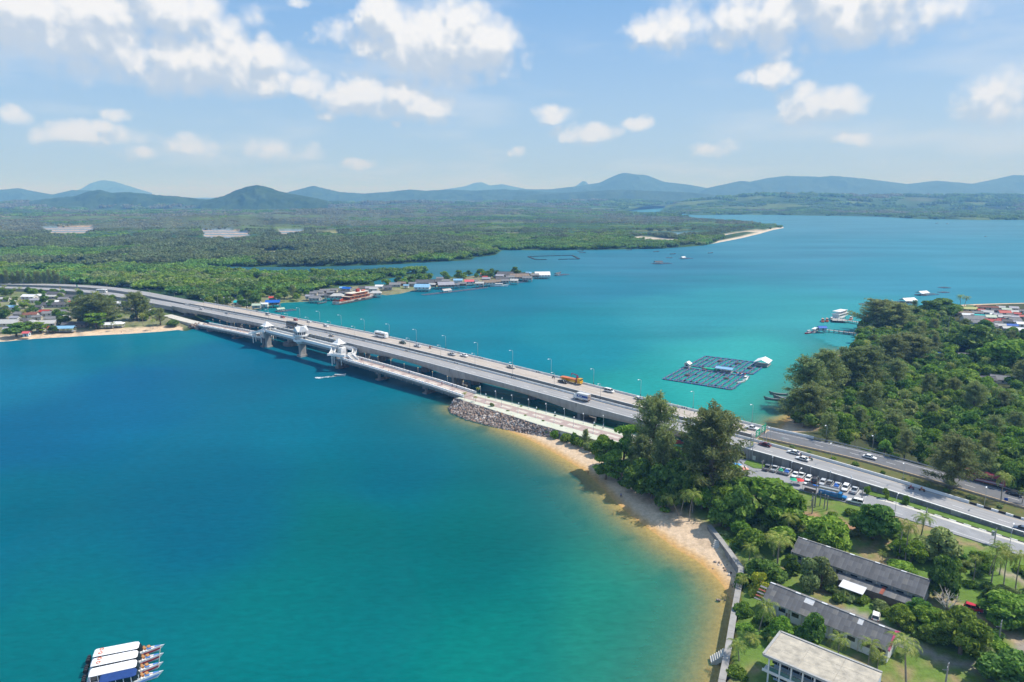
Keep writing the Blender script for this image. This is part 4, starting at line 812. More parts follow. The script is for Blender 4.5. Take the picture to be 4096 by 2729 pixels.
# lamps of the footbridge
for i in range(9):
    s = 160 - 11.6 * i; lamp(*SW(s, OW1 - .1), DZ(s), BANG, 3.9, 0.0, 'gold lotus lamp on the far balustrade of the footbridge, nearer half', 'lotus lamps on the nearer half of the footbridge', 'lotus', 'lotus_lamp')
for i in range(8):
    s = 262 + 11.6 * i; lamp(*SW(s, OW1 - .1), DZ(s), BANG, 3.9, 0.0, 'gold lotus lamp on the far balustrade of the footbridge, farther half', 'lotus lamps on the farther half of the footbridge', 'lotus', 'lotus_lamp')
for i in range(6):
    for b in (177, 219): s = b + 5.2 * i; lamp(*SW(s, -11.9), RZ0 - .5, BANG, 4.2, 0.0, 'gold lotus lamp along the far side of the raised white walkway', 'lotus lamps on the raised walkway', 'lotus', 'lotus_lamp')
# ------------------------------------------------------------------ pavilions of the footbridge
def path(mb, pts, o0, o1, z0, z1):
    """box section swept along a polyline with mitred corners; offsets to its left"""
    P = [Vector(p) for p in pts]; secs = []
    for i, p in enumerate(P):
        d = Vector((0, 0, 0))
        if i > 0: d += (P[i] - P[i - 1]).to_2d().normalized().to_3d()
        if i < len(P) - 1: d += (P[i + 1] - P[i]).to_2d().normalized().to_3d()
        k = d.length / 2; d.normalize(); n = Vector((-d.y, d.x, 0)) / max(.5, k)
        secs.append([tuple(p + n * o0 + Vector((0, 0, z0))), tuple(p + n * o1 + Vector((0, 0, z0))), tuple(p + n * o1 + Vector((0, 0, z1))), tuple(p + n * o0 + Vector((0, 0, z1)))])
    mb.loft(secs); return mb
def ngon(r, n, ph=0.0, sy=1.0): return [(r * math.cos(ph + 2 * math.pi * i / n), sy * r * math.sin(ph + 2 * math.pi * i / n)) for i in range(n)]
def pyramid(mb, r0, r1, z0, z1, n=4, ph=math.pi / 4):
    mb.loft([[(x, y, z0) for x, y in ngon(r0, n, ph)], [(x, y, z1) for x, y in ngon(r1, n, ph)]])
STEPM = mat('stair_grey', (.42, .42, .41), .8, .12, 1)
def stair_pavilion(s, fwd, label):
    t = thing('stair_pavilion', label, 'pavilion', (*SW(s, OWC), 0), BANG + (math.pi if fwd < 0 else 0))
    for sg in (-1, 1):
        pts = [(-2.0, 2.2 * sg, RZ0), (.8, 4.2 * sg, RZ0), (4.6, 8.2 * sg, RZ0 - 1.5), (8.6, 4.2 * sg, RZ0 - 2.7), (9.4, 1.5 * sg, RZ0 - 2.75)]
        ob('stair_flight', path(MB(), pts, -1.05, 1.05, -.3, 0), STEPM, t)
        ob('stair_parapet', path(MB(), pts, 1.05, 1.25, -.45, .95), WHITE, t); ob('stair_parapet', path(MB(), pts, -1.25, -1.05, -.45, .95), WHITE, t)
        # pointed lookout at the outer corner
        ob('lookout', MB().prism([(3.3, 8.4 * sg), (4.6, 11.2 * sg), (5.9, 8.4 * sg)][::sg], RZ0 - 1.9, RZ0 - .62), WHITE, t)
        for x, y in ((4.6, 8.2), (8.3, 4.4), (1.0, 4.4)): ob('support', MB().box((x, y * sg, RZ0 / 2 + 1.2), (.45, .45, RZ0 - 4.2), 0).box((x, y * sg, RZ0 - 3.3), (.8, .8, 1.4), .78), WHITE_W, t)
    zl_ = RZ0 - 2.75; zd = DZ(s - fwd * -15 * 0 + (15 if fwd > 0 else -15))
    ob('landing', MB().box((9.6, 0, zl_ - .15), (2.6, 5.4, .3)), STEPM, t); ob('landing_front', MB().box((10.95, -2.9, zl_ + .2), (.2, 2.2, 1.5)).box((10.95, 2.9, zl_ + .2), (.2, 2.2, 1.5)), WHITE, t)
    n = 12
    for k in range(n): ob('step', MB().box((10.9 + .4 * (k + .5), 0, zl_ - (zl_ - zd) * (k + 1) / n - .12), (.4, 3.3, .36)), STEPM, t)
    for sg in (-1, 1): ob('stair_parapet', path(MB(), [(10.9, 1.75 * sg, zl_), (15.9, 1.75 * sg, zd), (16.7, 1.75 * sg, zd)], -.12, .12, -.5, .95), WHITE, t)
    core = MB().prism([(1.2, -2.2), (3.6, -2.2), (4.4, -1.1), (4.4, 1.1), (3.6, 2.2), (1.2, 2.2)], 6.0, RZ0 + 1.0); ob('core_block', core, WHITE, t)
    pl = MB().add([(4.42, -1.75, RZ0 + .55), (4.42, 1.75, RZ0 + .55), (4.42, 1.75, 8.6), (4.42, 1.1, 7.7), (4.42, -1.1, 7.7), (4.42, -1.75, 8.6)], [(0, 1, 2, 3, 4, 5)]); pl.v = [(x + dx, y, z) for dx in (0, .12) for x, y, z in pl.v[:6]]; pl.f = [tuple(range(6)), tuple(range(6, 12))] + [(i, (i + 1) % 6, 6 + (i + 1) % 6, 6 + i) for i in range(6)]
    panel = ob('inscription_panel', pl, WHITE, t)
    for k, (w_, z_) in enumerate(((1.1, 10.3), (1.5, 9.8), (1.1, 9.3), (1.8, 8.7))): ob('inscription_line', MB().box((4.55, 0, z_), (.02, w_, .12)), STEEL, panel)
    ob('top_landing', MB().prism([(-3, -2.6), (1.2, -3.6), (4.4, -1.4), (4.4, 1.4), (1.2, 3.6), (-3, 2.6)], RZ0 - .3, RZ0 - .01), PALE, t)
    for x, y in ((-1.5, -1.7), (-1.5, 1.7), (1.7, -1.7), (1.7, 1.7)): ob('post', MB().box((x, y, RZ0 + 1.6), (.32, .32, 3.2)), WHITE, t)
    rf = MB(); pyramid(rf, 4.6, 2.6, RZ0 + 3.1, RZ0 + 3.9); rf.v = [(x + .1, y, z) for x, y, z in rf.v]; r1 = ob('lower_roof', rf, WHITE, t)
    rf = MB(); pyramid(rf, 2.9, .15, RZ0 + 3.95, RZ0 + 5.9); rf.v = [(x + .1, y, z) for x, y, z in rf.v]; r2 = ob('upper_roof', rf, WHITE, t)
    ob('finial', MB().cyl((.1, 0, RZ0 + 5.8), (.1, 0, RZ0 + 6.6), .16, .03, 6), WHITE, r2)
    pr = MB().box((0, 0, -.4), (4.6, 4.2, 2.4)).box((0, 0, 5), (2.3, 3.4, 9.6)); ob('pier', pr, CONC, t); return t
stair_pavilion(168.7, -1, 'white stair pavilion with octagonal ramp ring on the nearer end of the raised walkway')
stair_pavilion(252.5, 1, 'white stair pavilion on the farther end of the raised walkway')
def tower():
    t = thing('lookout_tower', 'white lookout tower with cross gabled roof in the middle of the footbridge', 'tower', (*SW(210.2, OWC), 0), BANG + math.pi)
    ob('pier', MB().box((0, 0, .1), (4.4, 5.2, 2.6)).box((-.6, -1.3, 5.3), (1.0, .7, 8.6)).box((-.6, 1.3, 5.3), (1.0, .7, 8.6)).prism([(-.2, -2.0), (1.5, -2.0), (1.5, 2.0), (-.2, 2.0)], 1.3, 9.6), CONC, t)
    ob('pier_head', MB().loft([[(x, y, 8.6) for x, y in ngon(2.6, 8, .39)], [(x, y, 10.2) for x, y in ngon(4.3, 8, .39)]]), WHITE_W, t)
    ob('platform', MB().prism(ngon(4.9, 8, .39), 10.25, 10.6), WHITE, t)
    ring = ngon(4.9, 8, .39)
    for i in range(8):
        a, b = Vector(ring[i]), Vector(ring[(i + 1) % 8])
        if abs((a.y + b.y) / 2) < 2: continue
        ob('platform_rail', path(MB(), [(*a, 10.6), (*b, 10.6)], 0, .18, 0, 1.1), WHITE, t)
    for x, y in ngon(3.5, 8, .39): ob('post', MB().box((x, y, 12.0), (.34, .34, 2.8)), WHITE, t)
    ob('upper_floor', MB().prism(ngon(4.0, 8, .39), 13.4, 13.7), WHITE, t)
    secs = []
    o8 = ngon(4.3, 16, 0.0)
    for k, (r, z) in enumerate(((4.1, 13.3), (4.8, 13.5), (5.1, 14.3), (4.9, 14.3), (4.5, 13.72), (4.1, 13.72))):
        secs.append([(x * r / 4.3, y * r / 4.3, z + (.55 if i % 4 == 2 else 0) * (1 if r > 4.6 else 0)) for i, (x, y) in enumerate(o8)])
    mb = MB(); n = 16; vs = [p for q in secs for p in q]; fs = []
    for k in range(6):
        for i in range(n): fs.append((k * n + i, k * n + (i + 1) % n, ((k + 1) % 6) * n + (i + 1) % n, ((k + 1) % 6) * n + i))
    mb.add(vs, fs); ob('balcony', mb, WHITE, t)
    ob('room', MB().prism(ngon(3.35, 8, .39), 13.75, 16.7), WHITE, t)
    ro = ngon(3.35, 8, .39)
    for i in range(8):
        a, b = Vector(ro[i]), Vector(ro[(i + 1) % 8]); d = (b - a).normalized(); nn = Vector((d.y, -d.x)); L = (b - a).length
        for f in (.28, .72):
            c = a + d * L * f + nn * .03; w = ob('window', MB().box((c.x, c.y, 15.2), (.8, .05, 1.7), math.atan2(d.y, d.x)), GLASS, t)
            ob('frame', MB().box((c.x + nn.x * .03, c.y + nn.y * .03, 16.12), (1.0, .08, .14), math.atan2(d.y, d.x)), WHITE, w)
    RIBM = mat('roof_rib_white', (.74, .74, .73), .6, .05, 1)
    for k in range(2):
        g = MB(); L, W_, z0, z1 = 4.0, 2.7, 16.7, 19.6
        tri = [(-L, -W_, z0), (-L, W_, z0), (-L, 0, z1), (L, -W_, z0), (L, W_, z0), (L, 0, z1)]
        if k: tri = [(y, x, z - .01) for x, y, z in tri]
        g.add(tri, [(0, 1, 2), (3, 5, 4), (0, 2, 5, 3), (1, 4, 5, 2), (0, 3, 4, 1)]); r_ = ob('gable_roof', g, mat('roof_panel_pale', (.56, .58, .60), .7, .1, 1), t)
        for j in range(9):
            x = -3.6 + .9 * j
            for sgn in (-1, 1):
                p, q = (x, sgn * (W_ + .02), z0 + .05), (x, 0, z1 + .06)
                if k: p, q = (p[1], p[0], p[2]), (q[1], q[0], q[2])
                ob('roof_rib', MB().cyl(p, q, .09, .09, 4), RIBM, r_)
        for e in (-1, 1):
            p = (e * L, 0, z1 - .1) if not k else (0, e * L, z1 - .1); ob('finial', MB().cyl(p, (p[0], p[1], z1 + .9), .13, .03, 6), WHITE, r_)
    return t
tower()
# ------------------------------------------------------------------ causeway with promenade and rock revetment
CWN = [(60, -22.0), (53, -22.6), (29, -24.2), (5, -25.6), (-14, -25.3), (-30, -24.4), (-46, -24)]; CWF = [(-46, -9.2), (-2, -8.9), (26, -9.2), (57, -10.2), (60, -10.4)]
ob_c = ob('causeway', MB().prism([tuple(SW(s, w)) for s, w in CWN + CWF], -2.5, 4.2), PATHC); struct(ob_c)
ob('brick_walk', MB().prism([tuple(SW(s, w)) for s, w in ((59, -19.4), (59, -13.0), (-46, -13.2), (-46, -19.8))], 4.15, 4.205), BRICKP, ob_c)
for i in range(10): place('cream_panel', CPAN, None, ob_c, 52 - 9.8 * i, -16.3, 4.212)
for line in (CWN, CWF):
    ob('coping', path(MB(), [(*SW(s, w), 4.2) for s, w in line], -.25, .25, .0, .16), CONC, ob_c)
def boulders(name, label, spots, seed, size, parent=None):
    rng = np.random.default_rng(seed); V = []; Q = []
    base = np.array([(x, y, z) for x in (-1, 1) for y in (-1, 1) for z in (-1, 1)], float); fq = np.array([(0, 1, 3, 2), (4, 6, 7, 5), (0, 4, 5, 1), (2, 3, 7, 6), (0, 2, 6, 4), (1, 5, 7, 3)])
    for k, p in enumerate(spots):
        s = rng.uniform(*size) * .5 * rng.uniform(.65, 1.3, 3); b = base * s * (1 + rng.uniform(-.38, .3, (8, 3))); a = Matrix.Rotation(rng.uniform(0, 6), 3, Vector(rng.normal(0, 1, 3)).normalized()); V.append(b @ np.array(a) + p); Q.append(fq + 8 * k)
    m = MT.get('rubble') or bpy.data.materials.new('rubble')
    if 'rubble' not in MT:
        MT['rubble'] = m; m.use_nodes = True; N = m.node_tree.nodes; L = m.node_tree.links; g = N.new('ShaderNodeNewGeometry'); cr = N.new('ShaderNodeValToRGB'); e = cr.color_ramp.elements; e[0].color = (.11, .085, .07, 1); e[1].color = (.56, .53, .50, 1)
        for p_, c_ in ((.3, (.20, .155, .13)), (.55, (.31, .26, .23)), (.72, (.30, .18, .12))): q_ = e.new(p_); q_.color = (*c_, 1)
        L.new(g.outputs['Random Per Island'], cr.inputs[0]); L.new(cr.outputs[0], N['Principled BSDF'].inputs['Base Color']); N['Principled BSDF'].inputs['Roughness'].default_value = .9
    o = stuff(ob(name, arr_mesh(name, np.concatenate(V), np.concatenate(Q), m), None, parent))
    if label: o['label'] = label
    return o
def revet():
    rng = np.random.default_rng(8); P = []
    for i in range(3600):
        s = rng.uniform(-6, 61); wt = np.interp(s, [-14, 5, 29, 53, 60], [-25.3, -25.6, -24.2, -22.8, -21.5]); wb = np.interp(s, [-8, 5, 26, 34, 43, 55, 61], [-27, -29, -31.5, -32, -32.5, -30.5, -26]); t = rng.uniform(0, 1)
        z = 3.7 * (1 - t) - .4 * t; P.append((*SW(s, wt * (1 - t) + wb * t), z + rng.uniform(-.15, .15)))
    return boulders('rock_revetment', 'sloping bank of broken grey and brown rocks along the causeway', P, 9, (.45, 1.15))
rv = revet()
ob('bank_core', MB().loft([[(*SW(s, wt + 1.0), -2), (*SW(s, wb), -2), (*SW(s, wb), -.4), (*SW(s, wt + .3), 3.2), (*SW(s, wt + 1.0), 3.2)] for s, wt, wb in ((61, -22, -25), (53, -22.6, -30), (43, -23.3, -32), (30, -24.2, -31.6), (5, -25.6, -29), (-8, -25.4, -26.6))]), CONC_D, rv)
for i, (x, y) in enumerate([(710, 340), (900, 390), (1095, 450), (1305, 505), (1520, 565), (1745, 625), (1980, 690)]):
    g = G(1700 + x / 2.9425, 1500 + y / 2.9425, 4.2); lamp(g[0], g[1], 4.2, BANG, 4.4, -.4, 'short white promenade lamp on the bay side of the causeway', 'bay side promenade lamps', 'white', 'promenade_lamp')
for i, (x, y) in enumerate([(655, 245), (835, 300), (1025, 350), (1222, 400), (1427, 455), (1640, 515), (1865, 575), (2100, 600)]):
    g = G(1700 + x / 2.9425, 1500 + y / 2.9425, 4.2); lamp(g[0], g[1], 4.2, BANG, 4.4, .4, 'short white promenade lamp on the bridge side of the causeway', 'bridge side promenade lamps', 'white', 'promenade_lamp')
# ================================================================== approach roads on the near shore
FWC = lambda s: 15.6 + 4.6 * float(sst(-70, -120, s))          # centre line of the farther carriageway
GZ = lambda s: 3.0 + 2.0 * float(sst(-168, -122, s))           # ground level beside the wall
SA = rng_s(-76, -250, 4)
EMB = mat('verge_grass', (.085, .115, .035), .95, .4, .5, .1, bump=.5, col2=(.15, .13, .055))
emb = struct(ob('embankment', sweep(SA, lambda s: [(-5.4, GZ(s) - 1), (-5.4, RD(s) - .3), (5.9, RD(s) - .3), (6.4, RD(s) - .55), (FWC(s) - 6.4, RD(s) + .05), (FWC(s) + 6.9, RD(s) + .02), (FWC(s) + 13, GZ(s) - .5), (FWC(s) + 13, GZ(s) - 1)]), EMB))
rdn = struct(ob('road', sweep(SA, rect(-5.45, 5.45, lambda s: RD(s) - .28, RD)), ASPH))
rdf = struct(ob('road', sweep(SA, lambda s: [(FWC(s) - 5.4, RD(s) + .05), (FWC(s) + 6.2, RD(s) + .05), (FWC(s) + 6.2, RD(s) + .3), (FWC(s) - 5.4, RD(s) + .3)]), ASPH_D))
def line(parent, fw, wd, zf, m, name='edge_line', S=SA): return ob(name, sweep(S, lambda s: [(fw(s) - wd / 2, zf(s) + .001), (fw(s) + wd / 2, zf(s) + .001), (fw(s) + wd / 2, zf(s) + .007), (fw(s) - wd / 2, zf(s) + .007)]), m, parent)
RF = lambda s: RD(s) + .3
line(rdn, lambda s: 4.3, .16, RD, YEL); line(rdn, lambda s: -4.6, .16, RD, WLINE); line(rdf, lambda s: FWC(s) - 4.2, .18, RF, YEL); line(rdf, lambda s: FWC(s) + 4.0, .16, RF, WLINE)
for i in range(14):
    s = -84 - 12 * i; place('lane_dash', DASH, None, rdn, s, -.1, RD(s) + .007, slope(RD, s)); place('lane_dash', DASH, None, rdf, s, FWC(s) - .1, RF(s) + .007, slope(RF, s))
# retaining wall with its panels and parapets
RW = thing('retaining_wall', 'stained concrete retaining wall below the descending road beside the car park', 'wall', (*SW(-120, -5.6), 3)); bpy.context.view_layer.update()
WPAN = {}
n = 52
for i in range(n):
    s0, s1 = -78.1 - 2.6 * i, -78.1 - 2.6 * (i + 1) + .06
    ob('wall_panel', sweep([s0, s1], rect(-5.95, -5.72, lambda s: GZ(s) - .6, lambda s: TOP(s) - .16)), CONC_D if i % 5 else CONC, RW, world=True)
ob('parapet', sweep(rng_s(-78.1, -213, 4), rect(-5.97, -5.46, lambda s: TOP(s) - .155, TOP)), WHITE_W, RW, world=True)
ob('wall_plinth', sweep(rng_s(-80, -213, 6), rect(-6.25, -5.96, lambda s: GZ(s) - .6, lambda s: GZ(s) + .55)), CONC_D, RW, world=True)
MP = thing('median_parapet', 'white median parapet of the descending road, ending in black and white blocks', 'parapet', (*SW(-110, 5.6), 8)); bpy.context.view_layer.update()
ob('wall_run', sweep(rng_s(-78.1, -146, 4), rect(5.46, 5.78, lambda s: RD(s) - .28, TOP)), WHITE, MP, world=True)
for i in range(26):
    s = -146.2 - 1.9 * i; h = .62
    ob('striped_block', sweep([s, s - 1.86], rect(5.46, 5.8, lambda q: RD(q) - .28, lambda q: RD(q) + h)), WHITE if i % 2 else BLACK, MP, world=True)
FP = thing('road_parapet', 'short white parapet with black chevrons where the tan bridge meets the trees', 'parapet', (*SW(-80, 26), 8)); bpy.context.view_layer.update()
ob('wall_run', sweep(rng_s(-74.1, -92, 4), lambda s: [(FWC(s) + 6.3, RF(s) - .3), (FWC(s) + 6.6, RF(s) - .3), (FWC(s) + 6.6, RF(s) + .9), (FWC(s) + 6.3, RF(s) + .9)]), WHITE, FP, world=True)
GR = thing('guard_rail', 'steel guard rail along the far edge of the road by the wood', 'guard rail', (*SW(-150, 27), 6)); bpy.context.view_layer.update()
ob('rail', sweep(rng_s(-92, -250, 4), lambda s: [(FWC(s) + 6.3, RF(s) + .35), (FWC(s) + 6.38, RF(s) + .35), (FWC(s) + 6.38, RF(s) + .75), (FWC(s) + 6.3, RF(s) + .75)]), STEEL, GR, world=True)
GPOST = MB().box((0, 0, 0), (.12, .12, .9)).mesh('rail_post'); GPOST.materials.append(STEEL)
for i in range(34): s = -94 - 4.4 * i; place('rail_post', GPOST, None, GR, s, FWC(s) + 6.46, RF(s) + .3)
MG = thing('guard_rail', 'low concrete edge rail on the median side of the dark asphalt road', 'guard rail', (*SW(-150, 14), 6)); bpy.context.view_layer.update()
ob('rail', sweep(rng_s(-78, -250, 4), lambda s: [(FWC(s) - 5.75, RF(s) - .3), (FWC(s) - 5.5, RF(s) - .3), (FWC(s) - 5.5, RF(s) + .42), (FWC(s) - 5.75, RF(s) + .42)]), mat('worn_kerb', (.34, .28, .22), .9, .3, 1), MG, world=True)
# slip road and car park in front of the wall
SLZ = lambda s: GZ(s) + .28
sl = struct(ob('slip_road', sweep(rng_s(-66, -250, 4), lambda s: [(np.interp(s, [-250, -150, -120, -66], [-19.5, -19.0, -20.5, -21.5]), SLZ(s) - .6), (np.interp(s, [-250, -150, -124, -118, -66], [-10.2, -10.0, -9.8, -6.7, -7.2]), SLZ(s) - .6), (np.interp(s, [-250, -150, -124, -118, -66], [-10.2, -10.0, -9.8, -6.7, -7.2]), SLZ(s)), (np.interp(s, [-250, -150, -120, -66], [-19.5, -19.0, -20.5, -21.5]), SLZ(s))]), mat('grey_asphalt', (.27, .275, .285), .9, .14, .3, .2)))
vg = ob('grass_verge', sweep(rng_s(-120, -250, 4), lambda s: [(-9.75, SLZ(s) - .5), (-6.26, SLZ(s) - .5), (-6.26, SLZ(s) + .12), (-9.75, SLZ(s) + .14)]), mat('lawn', (.10, .17, .035), .95, .3, .8, .1, bump=.5)); struct(vg)
vg2 = ob('grass_verge', MB().prism([tuple(SW(s, w)) for s, w in ((-79, -7), (-79.5, -11), (-84, -13), (-91, -9.2), (-93, -6.5))], 4.5, 5.42), MT['lawn']); struct(vg2)
for i in range(64):
    s = -122.5 - 1.9 * i; ob('kerb_block', sweep([s, s - 1.86], rect(-10.06, -9.76, lambda q: SLZ(q) - .4, lambda q: SLZ(q) + .16)), WHITE_W if i % 2 else BLACK, vg)
line(sl, lambda s: -17.4, .14, SLZ, WLINE, S=rng_s(-130, -250, 6))
ob('concrete_edge', sweep(rng_s(-124, -250, 4), rect(-11.6, -10.1, lambda s: SLZ(s) + .001, lambda s: SLZ(s) + .008)), PALE, sl)
for i in range(15):
    s = -82.5 - 2.72 * i; ob('bay_line', MB().box((0, 0, 0), (.12, 4.6, .006), BANG), WLINE, sl, loc=(*SW(s, -10.0), SLZ(s) + .006))
# ------------------------------------------------------------------ roads of the far shore
def ribbon(name, pts, hw, z0, m, z1=None, zs=None):
    P = [Vector((*p, 0)) for p in pts]; sec = []
    for i, p in enumerate(P):
        d = (P[min(i + 1, len(P) - 1)] - P[max(i - 1, 0)]).normalized(); n_ = Vector((-d.y, d.x, 0)); z = zs[i] if zs else z0
        sec.append([tuple(p - n_ * hw + Vector((0, 0, z - 3.5))), tuple(p + n_ * hw + Vector((0, 0, z - 3.5))), tuple(p + n_ * hw + Vector((0, 0, z))), tuple(p - n_ * hw + Vector((0, 0, z)))])
    return ob(name, MB().loft(sec), m)
def smooth_line(pts, n=40):
    P = np.array(pts, float); t = np.concatenate([[0], np.cumsum(np.linalg.norm(np.diff(P, axis=0), axis=1))]); q = np.linspace(0, t[-1], n)
    A = np.stack([np.interp(q, t, P[:, k]) for k in range(P.shape[1])], 1); k = np.hanning(9); k /= k.sum()
    return np.stack([np.convolve(np.pad(A[:, j], 4, mode='reflect', reflect_type='odd'), k, 'valid') for j in range(P.shape[1])], 1)
def far_roads():
    for px, w, m, dzz, lab in ((NEAR_ROAD, 0, ASPH, 0, 0), (FAR_ROAD, 15.6, ASPH, .3, 1)):
        z0 = RD(428) + dzz; L_ = [(*SW(429.5, w), z0), (*SW(455, w + lab * .5), RD(455) + dzz)] + [(*G(x, y, z), z) for (x, y), z in zip(px[1 if not lab else 2:], (6.2, 5.6, 5.2, 5, 5, 5, 5, 5))]
        Q = smooth_line(L_, 60); o = struct(ribbon('road', [tuple(q[:2]) for q in Q], 6.2, 0, m, zs=[q[2] for q in Q]))
        ln = ob('edge_line', MB().loft([[(q[0] + .0, q[1] - 5.0, q[2] + .01), (q[0], q[1] - 4.7, q[2] + .01), (q[0], q[1] - 4.7, q[2] + .02), (q[0], q[1] - 5.0, q[2] + .02)] for q in Q]), WLINE, o)
        FR.append(Q)
FR = []
far_roads()
# ================================================================== vehicles
def osec(x, hw, z0, z1, c=.16): return [(x, -hw + c, z0), (x, hw - c, z0), (x, hw, z0 + c), (x, hw, z1 - c), (x, hw - c, z1), (x, -hw + c, z1), (x, -hw, z1 - c), (x, -hw, z0 + c)]
VM = {}
def wheels(t, xs, y, r=.33, w=.24):
    k = ('wheel', r, w)
    if k not in VM:
        a = MB().cyl((0, -w / 2, 0), (0, w / 2, 0), r, r, 12).mesh('tyre', True); a.materials.append(TYRE); b = MB().cyl((0, -w / 2 - .01, 0), (0, w / 2 + .01, 0), r * .6, r * .6, 10).mesh('rim'); b.materials.append(RIM); VM[k] = (a, b)
    for x in xs:
        for sg in (-1, 1):
            o = ob('wheel', VM[k][0], None, t, (x, sg * y, r)); ob('rim', VM[k][1], None, o)
def lights(t, xf, xr, y, z):
    if 'hl' not in VM:
        VM['hl'] = MB().box((0, 0, 0), (.06, .34, .16)).mesh('headlight'); VM['hl'].materials.append(LAMPW); VM['tl'] = MB().box((0, 0, 0), (.06, .2, .3)).mesh('tail_light'); VM['tl'].materials.append(mat('tail_red', (.45, .02, .02), .3, .1, 3))
    for sg in (-1, 1): ob('headlight', VM['hl'], None, t, (xf, sg * y, z)); ob('tail_light', VM['tl'], None, t, (xr, sg * y, z + .06))
def cached(k, f, m):
    if k not in VM: me = f(); VM[k] = me.mesh(k[0], False) if isinstance(me, MB) else me; VM[k].materials.append(m)
    return VM[k]
SPEC = {  # length, half width, hood z, roof z, cabin (x rear base, x rear roof, x front roof, x front base)
    'sedan': (4.6, .88, .84, 1.44, (-1.75, -.95, .35, 1.15)), 'hatch': (4.0, .85, .86, 1.52, (-1.9, -1.55, .35, 1.05)), 'suv': (4.75, .93, 1.0, 1.78, (-2.25, -1.95, .45, 1.2)), 'van': (5.0, .94, 1.0, 1.95, (-2.42, -2.25, 1.0, 1.85)), 'pickup': (5.25, .92, 1.02, 1.75, (-.75, -.55, .55, 1.25))}
def car(kind, colname, col, X, Y, Z, rz, label, group=None, load=None):
    L, hw, zh, zr, (a, b, c, d) = SPEC[kind]; nm = {'sedan': 'car', 'hatch': 'car', 'suv': 'car', 'van': 'van', 'pickup': 'pickup_truck'}[kind]
    t = thing(nm, label, nm.split('_')[0], (X, Y, Z), rz, group); pm = paint('paint_' + colname, col)
    def body():
        m = MB(); h = L / 2
        if kind == 'pickup':
            m.loft([osec(-.7, hw, .42, zh), osec(1.2, hw, .42, zh), osec(h - .35, hw * .96, .42, zh - .08), osec(h, hw * .85, .5, zh - .25)])
            m.box((-h / 2 - .35, 0, .56), (h - .7, hw * 1.96, .26)); y = hw - .06
            m.box((-h / 2 - .35, y, .84), (h - .7, .1, .42)); m.box((-h / 2 - .35, -y, .84), (h - .7, .1, .42)); m.box((-h + .06, 0, .84), (.1, hw * 1.74, .42))
        else: m.loft([osec(-h, hw * .86, .42, zh - .14), osec(-h + .3, hw * .97, .34, zh), osec(d, hw, .34, zh + .02), osec(h - .3, hw * .96, .34, zh - .12), osec(h, hw * .82, .42, zh - .28)])
        return m
    def glass(): return MB().loft([[(a, -hw + .06, zh - .02), (a, hw - .06, zh - .02), (d, hw - .06, zh - .02), (d, -hw + .06, zh - .02)], [(b, -hw + .2, zr - .05), (b, hw - .2, zr - .05), (c, hw - .2, zr - .05), (c, -hw + .2, zr - .05)]])
    def roof():
        m = MB().loft([[(b - .04, -hw + .17, zr - .06), (b - .04, hw - .17, zr - .06), (c + .04, hw - .17, zr - .06), (c + .04, -hw + .17, zr - .06)], [(b + .1, -hw + .3, zr), (b + .1, hw - .3, zr), (c - .1, hw - .3, zr), (c - .1, -hw + .3, zr)]])
        for sg in (-1, 1):
            for xb, xr in ((a, b), (d, c), ((a + d) / 2, (b + c) / 2)): m.cyl((xb, sg * (hw - .07), zh), (xr, sg * (hw - .19), zr - .05), .05, .05, 4, False)
        return m
    ob('body', cached(('body', kind, colname), body, pm), None, t); ob('windows', cached(('windows', kind), glass, GLASS), None, t); ob('roof', cached(('roof', kind, colname), roof, pm), None, t)
    wheels(t, (-L * .29, L * .31), hw - .1, .34 if kind != 'pickup' else .39); lights(t, L / 2 - .02, -L / 2 + .02, hw * .68, zh - .3)
    if load: ob('load', MB().box((-1.6, 0, 1.0), (1.5, 1.3, .7)).box((-1.2, .2, 1.45), (.8, .8, .4), .3), mat('load_' + load, {'blue': (.04, .14, .45), 'dark': (.06, .06, .06), 'green': (.05, .35, .2)}[load], .7), t)
    return t
def at_deck(x, y, dz=0.0):
    z = 10.0
    for _ in range(8): g = G(x, y, z); s, w = sw_of(*g); z = RD(s) + dz
    return s, w, z
HD_OUT, HD_IN = BANG, BANG + math.pi            # driving away to the left, driving in to the right
def on_near(x, y): s, w, z = at_deck(x, y); w = min(3.6, max(-3.4, w)); return (*SW(s, w), z + .005)
def on_far(x, y): s, w, z = at_deck(x, y, .3); w = w if s < -78 else min(19.6, max(11.0, w)); return (*SW(s, w), z + .005)
WHT, SIL, GRY, BLK, RED, MAR, BEI, DGR = (.78, .78, .77), (.50, .52, .54), (.20, .21, .22), (.025, .026, .03), (.42, .03, .02), (.11, .012, .02), (.46, .43, .37), (.03, .075, .06)
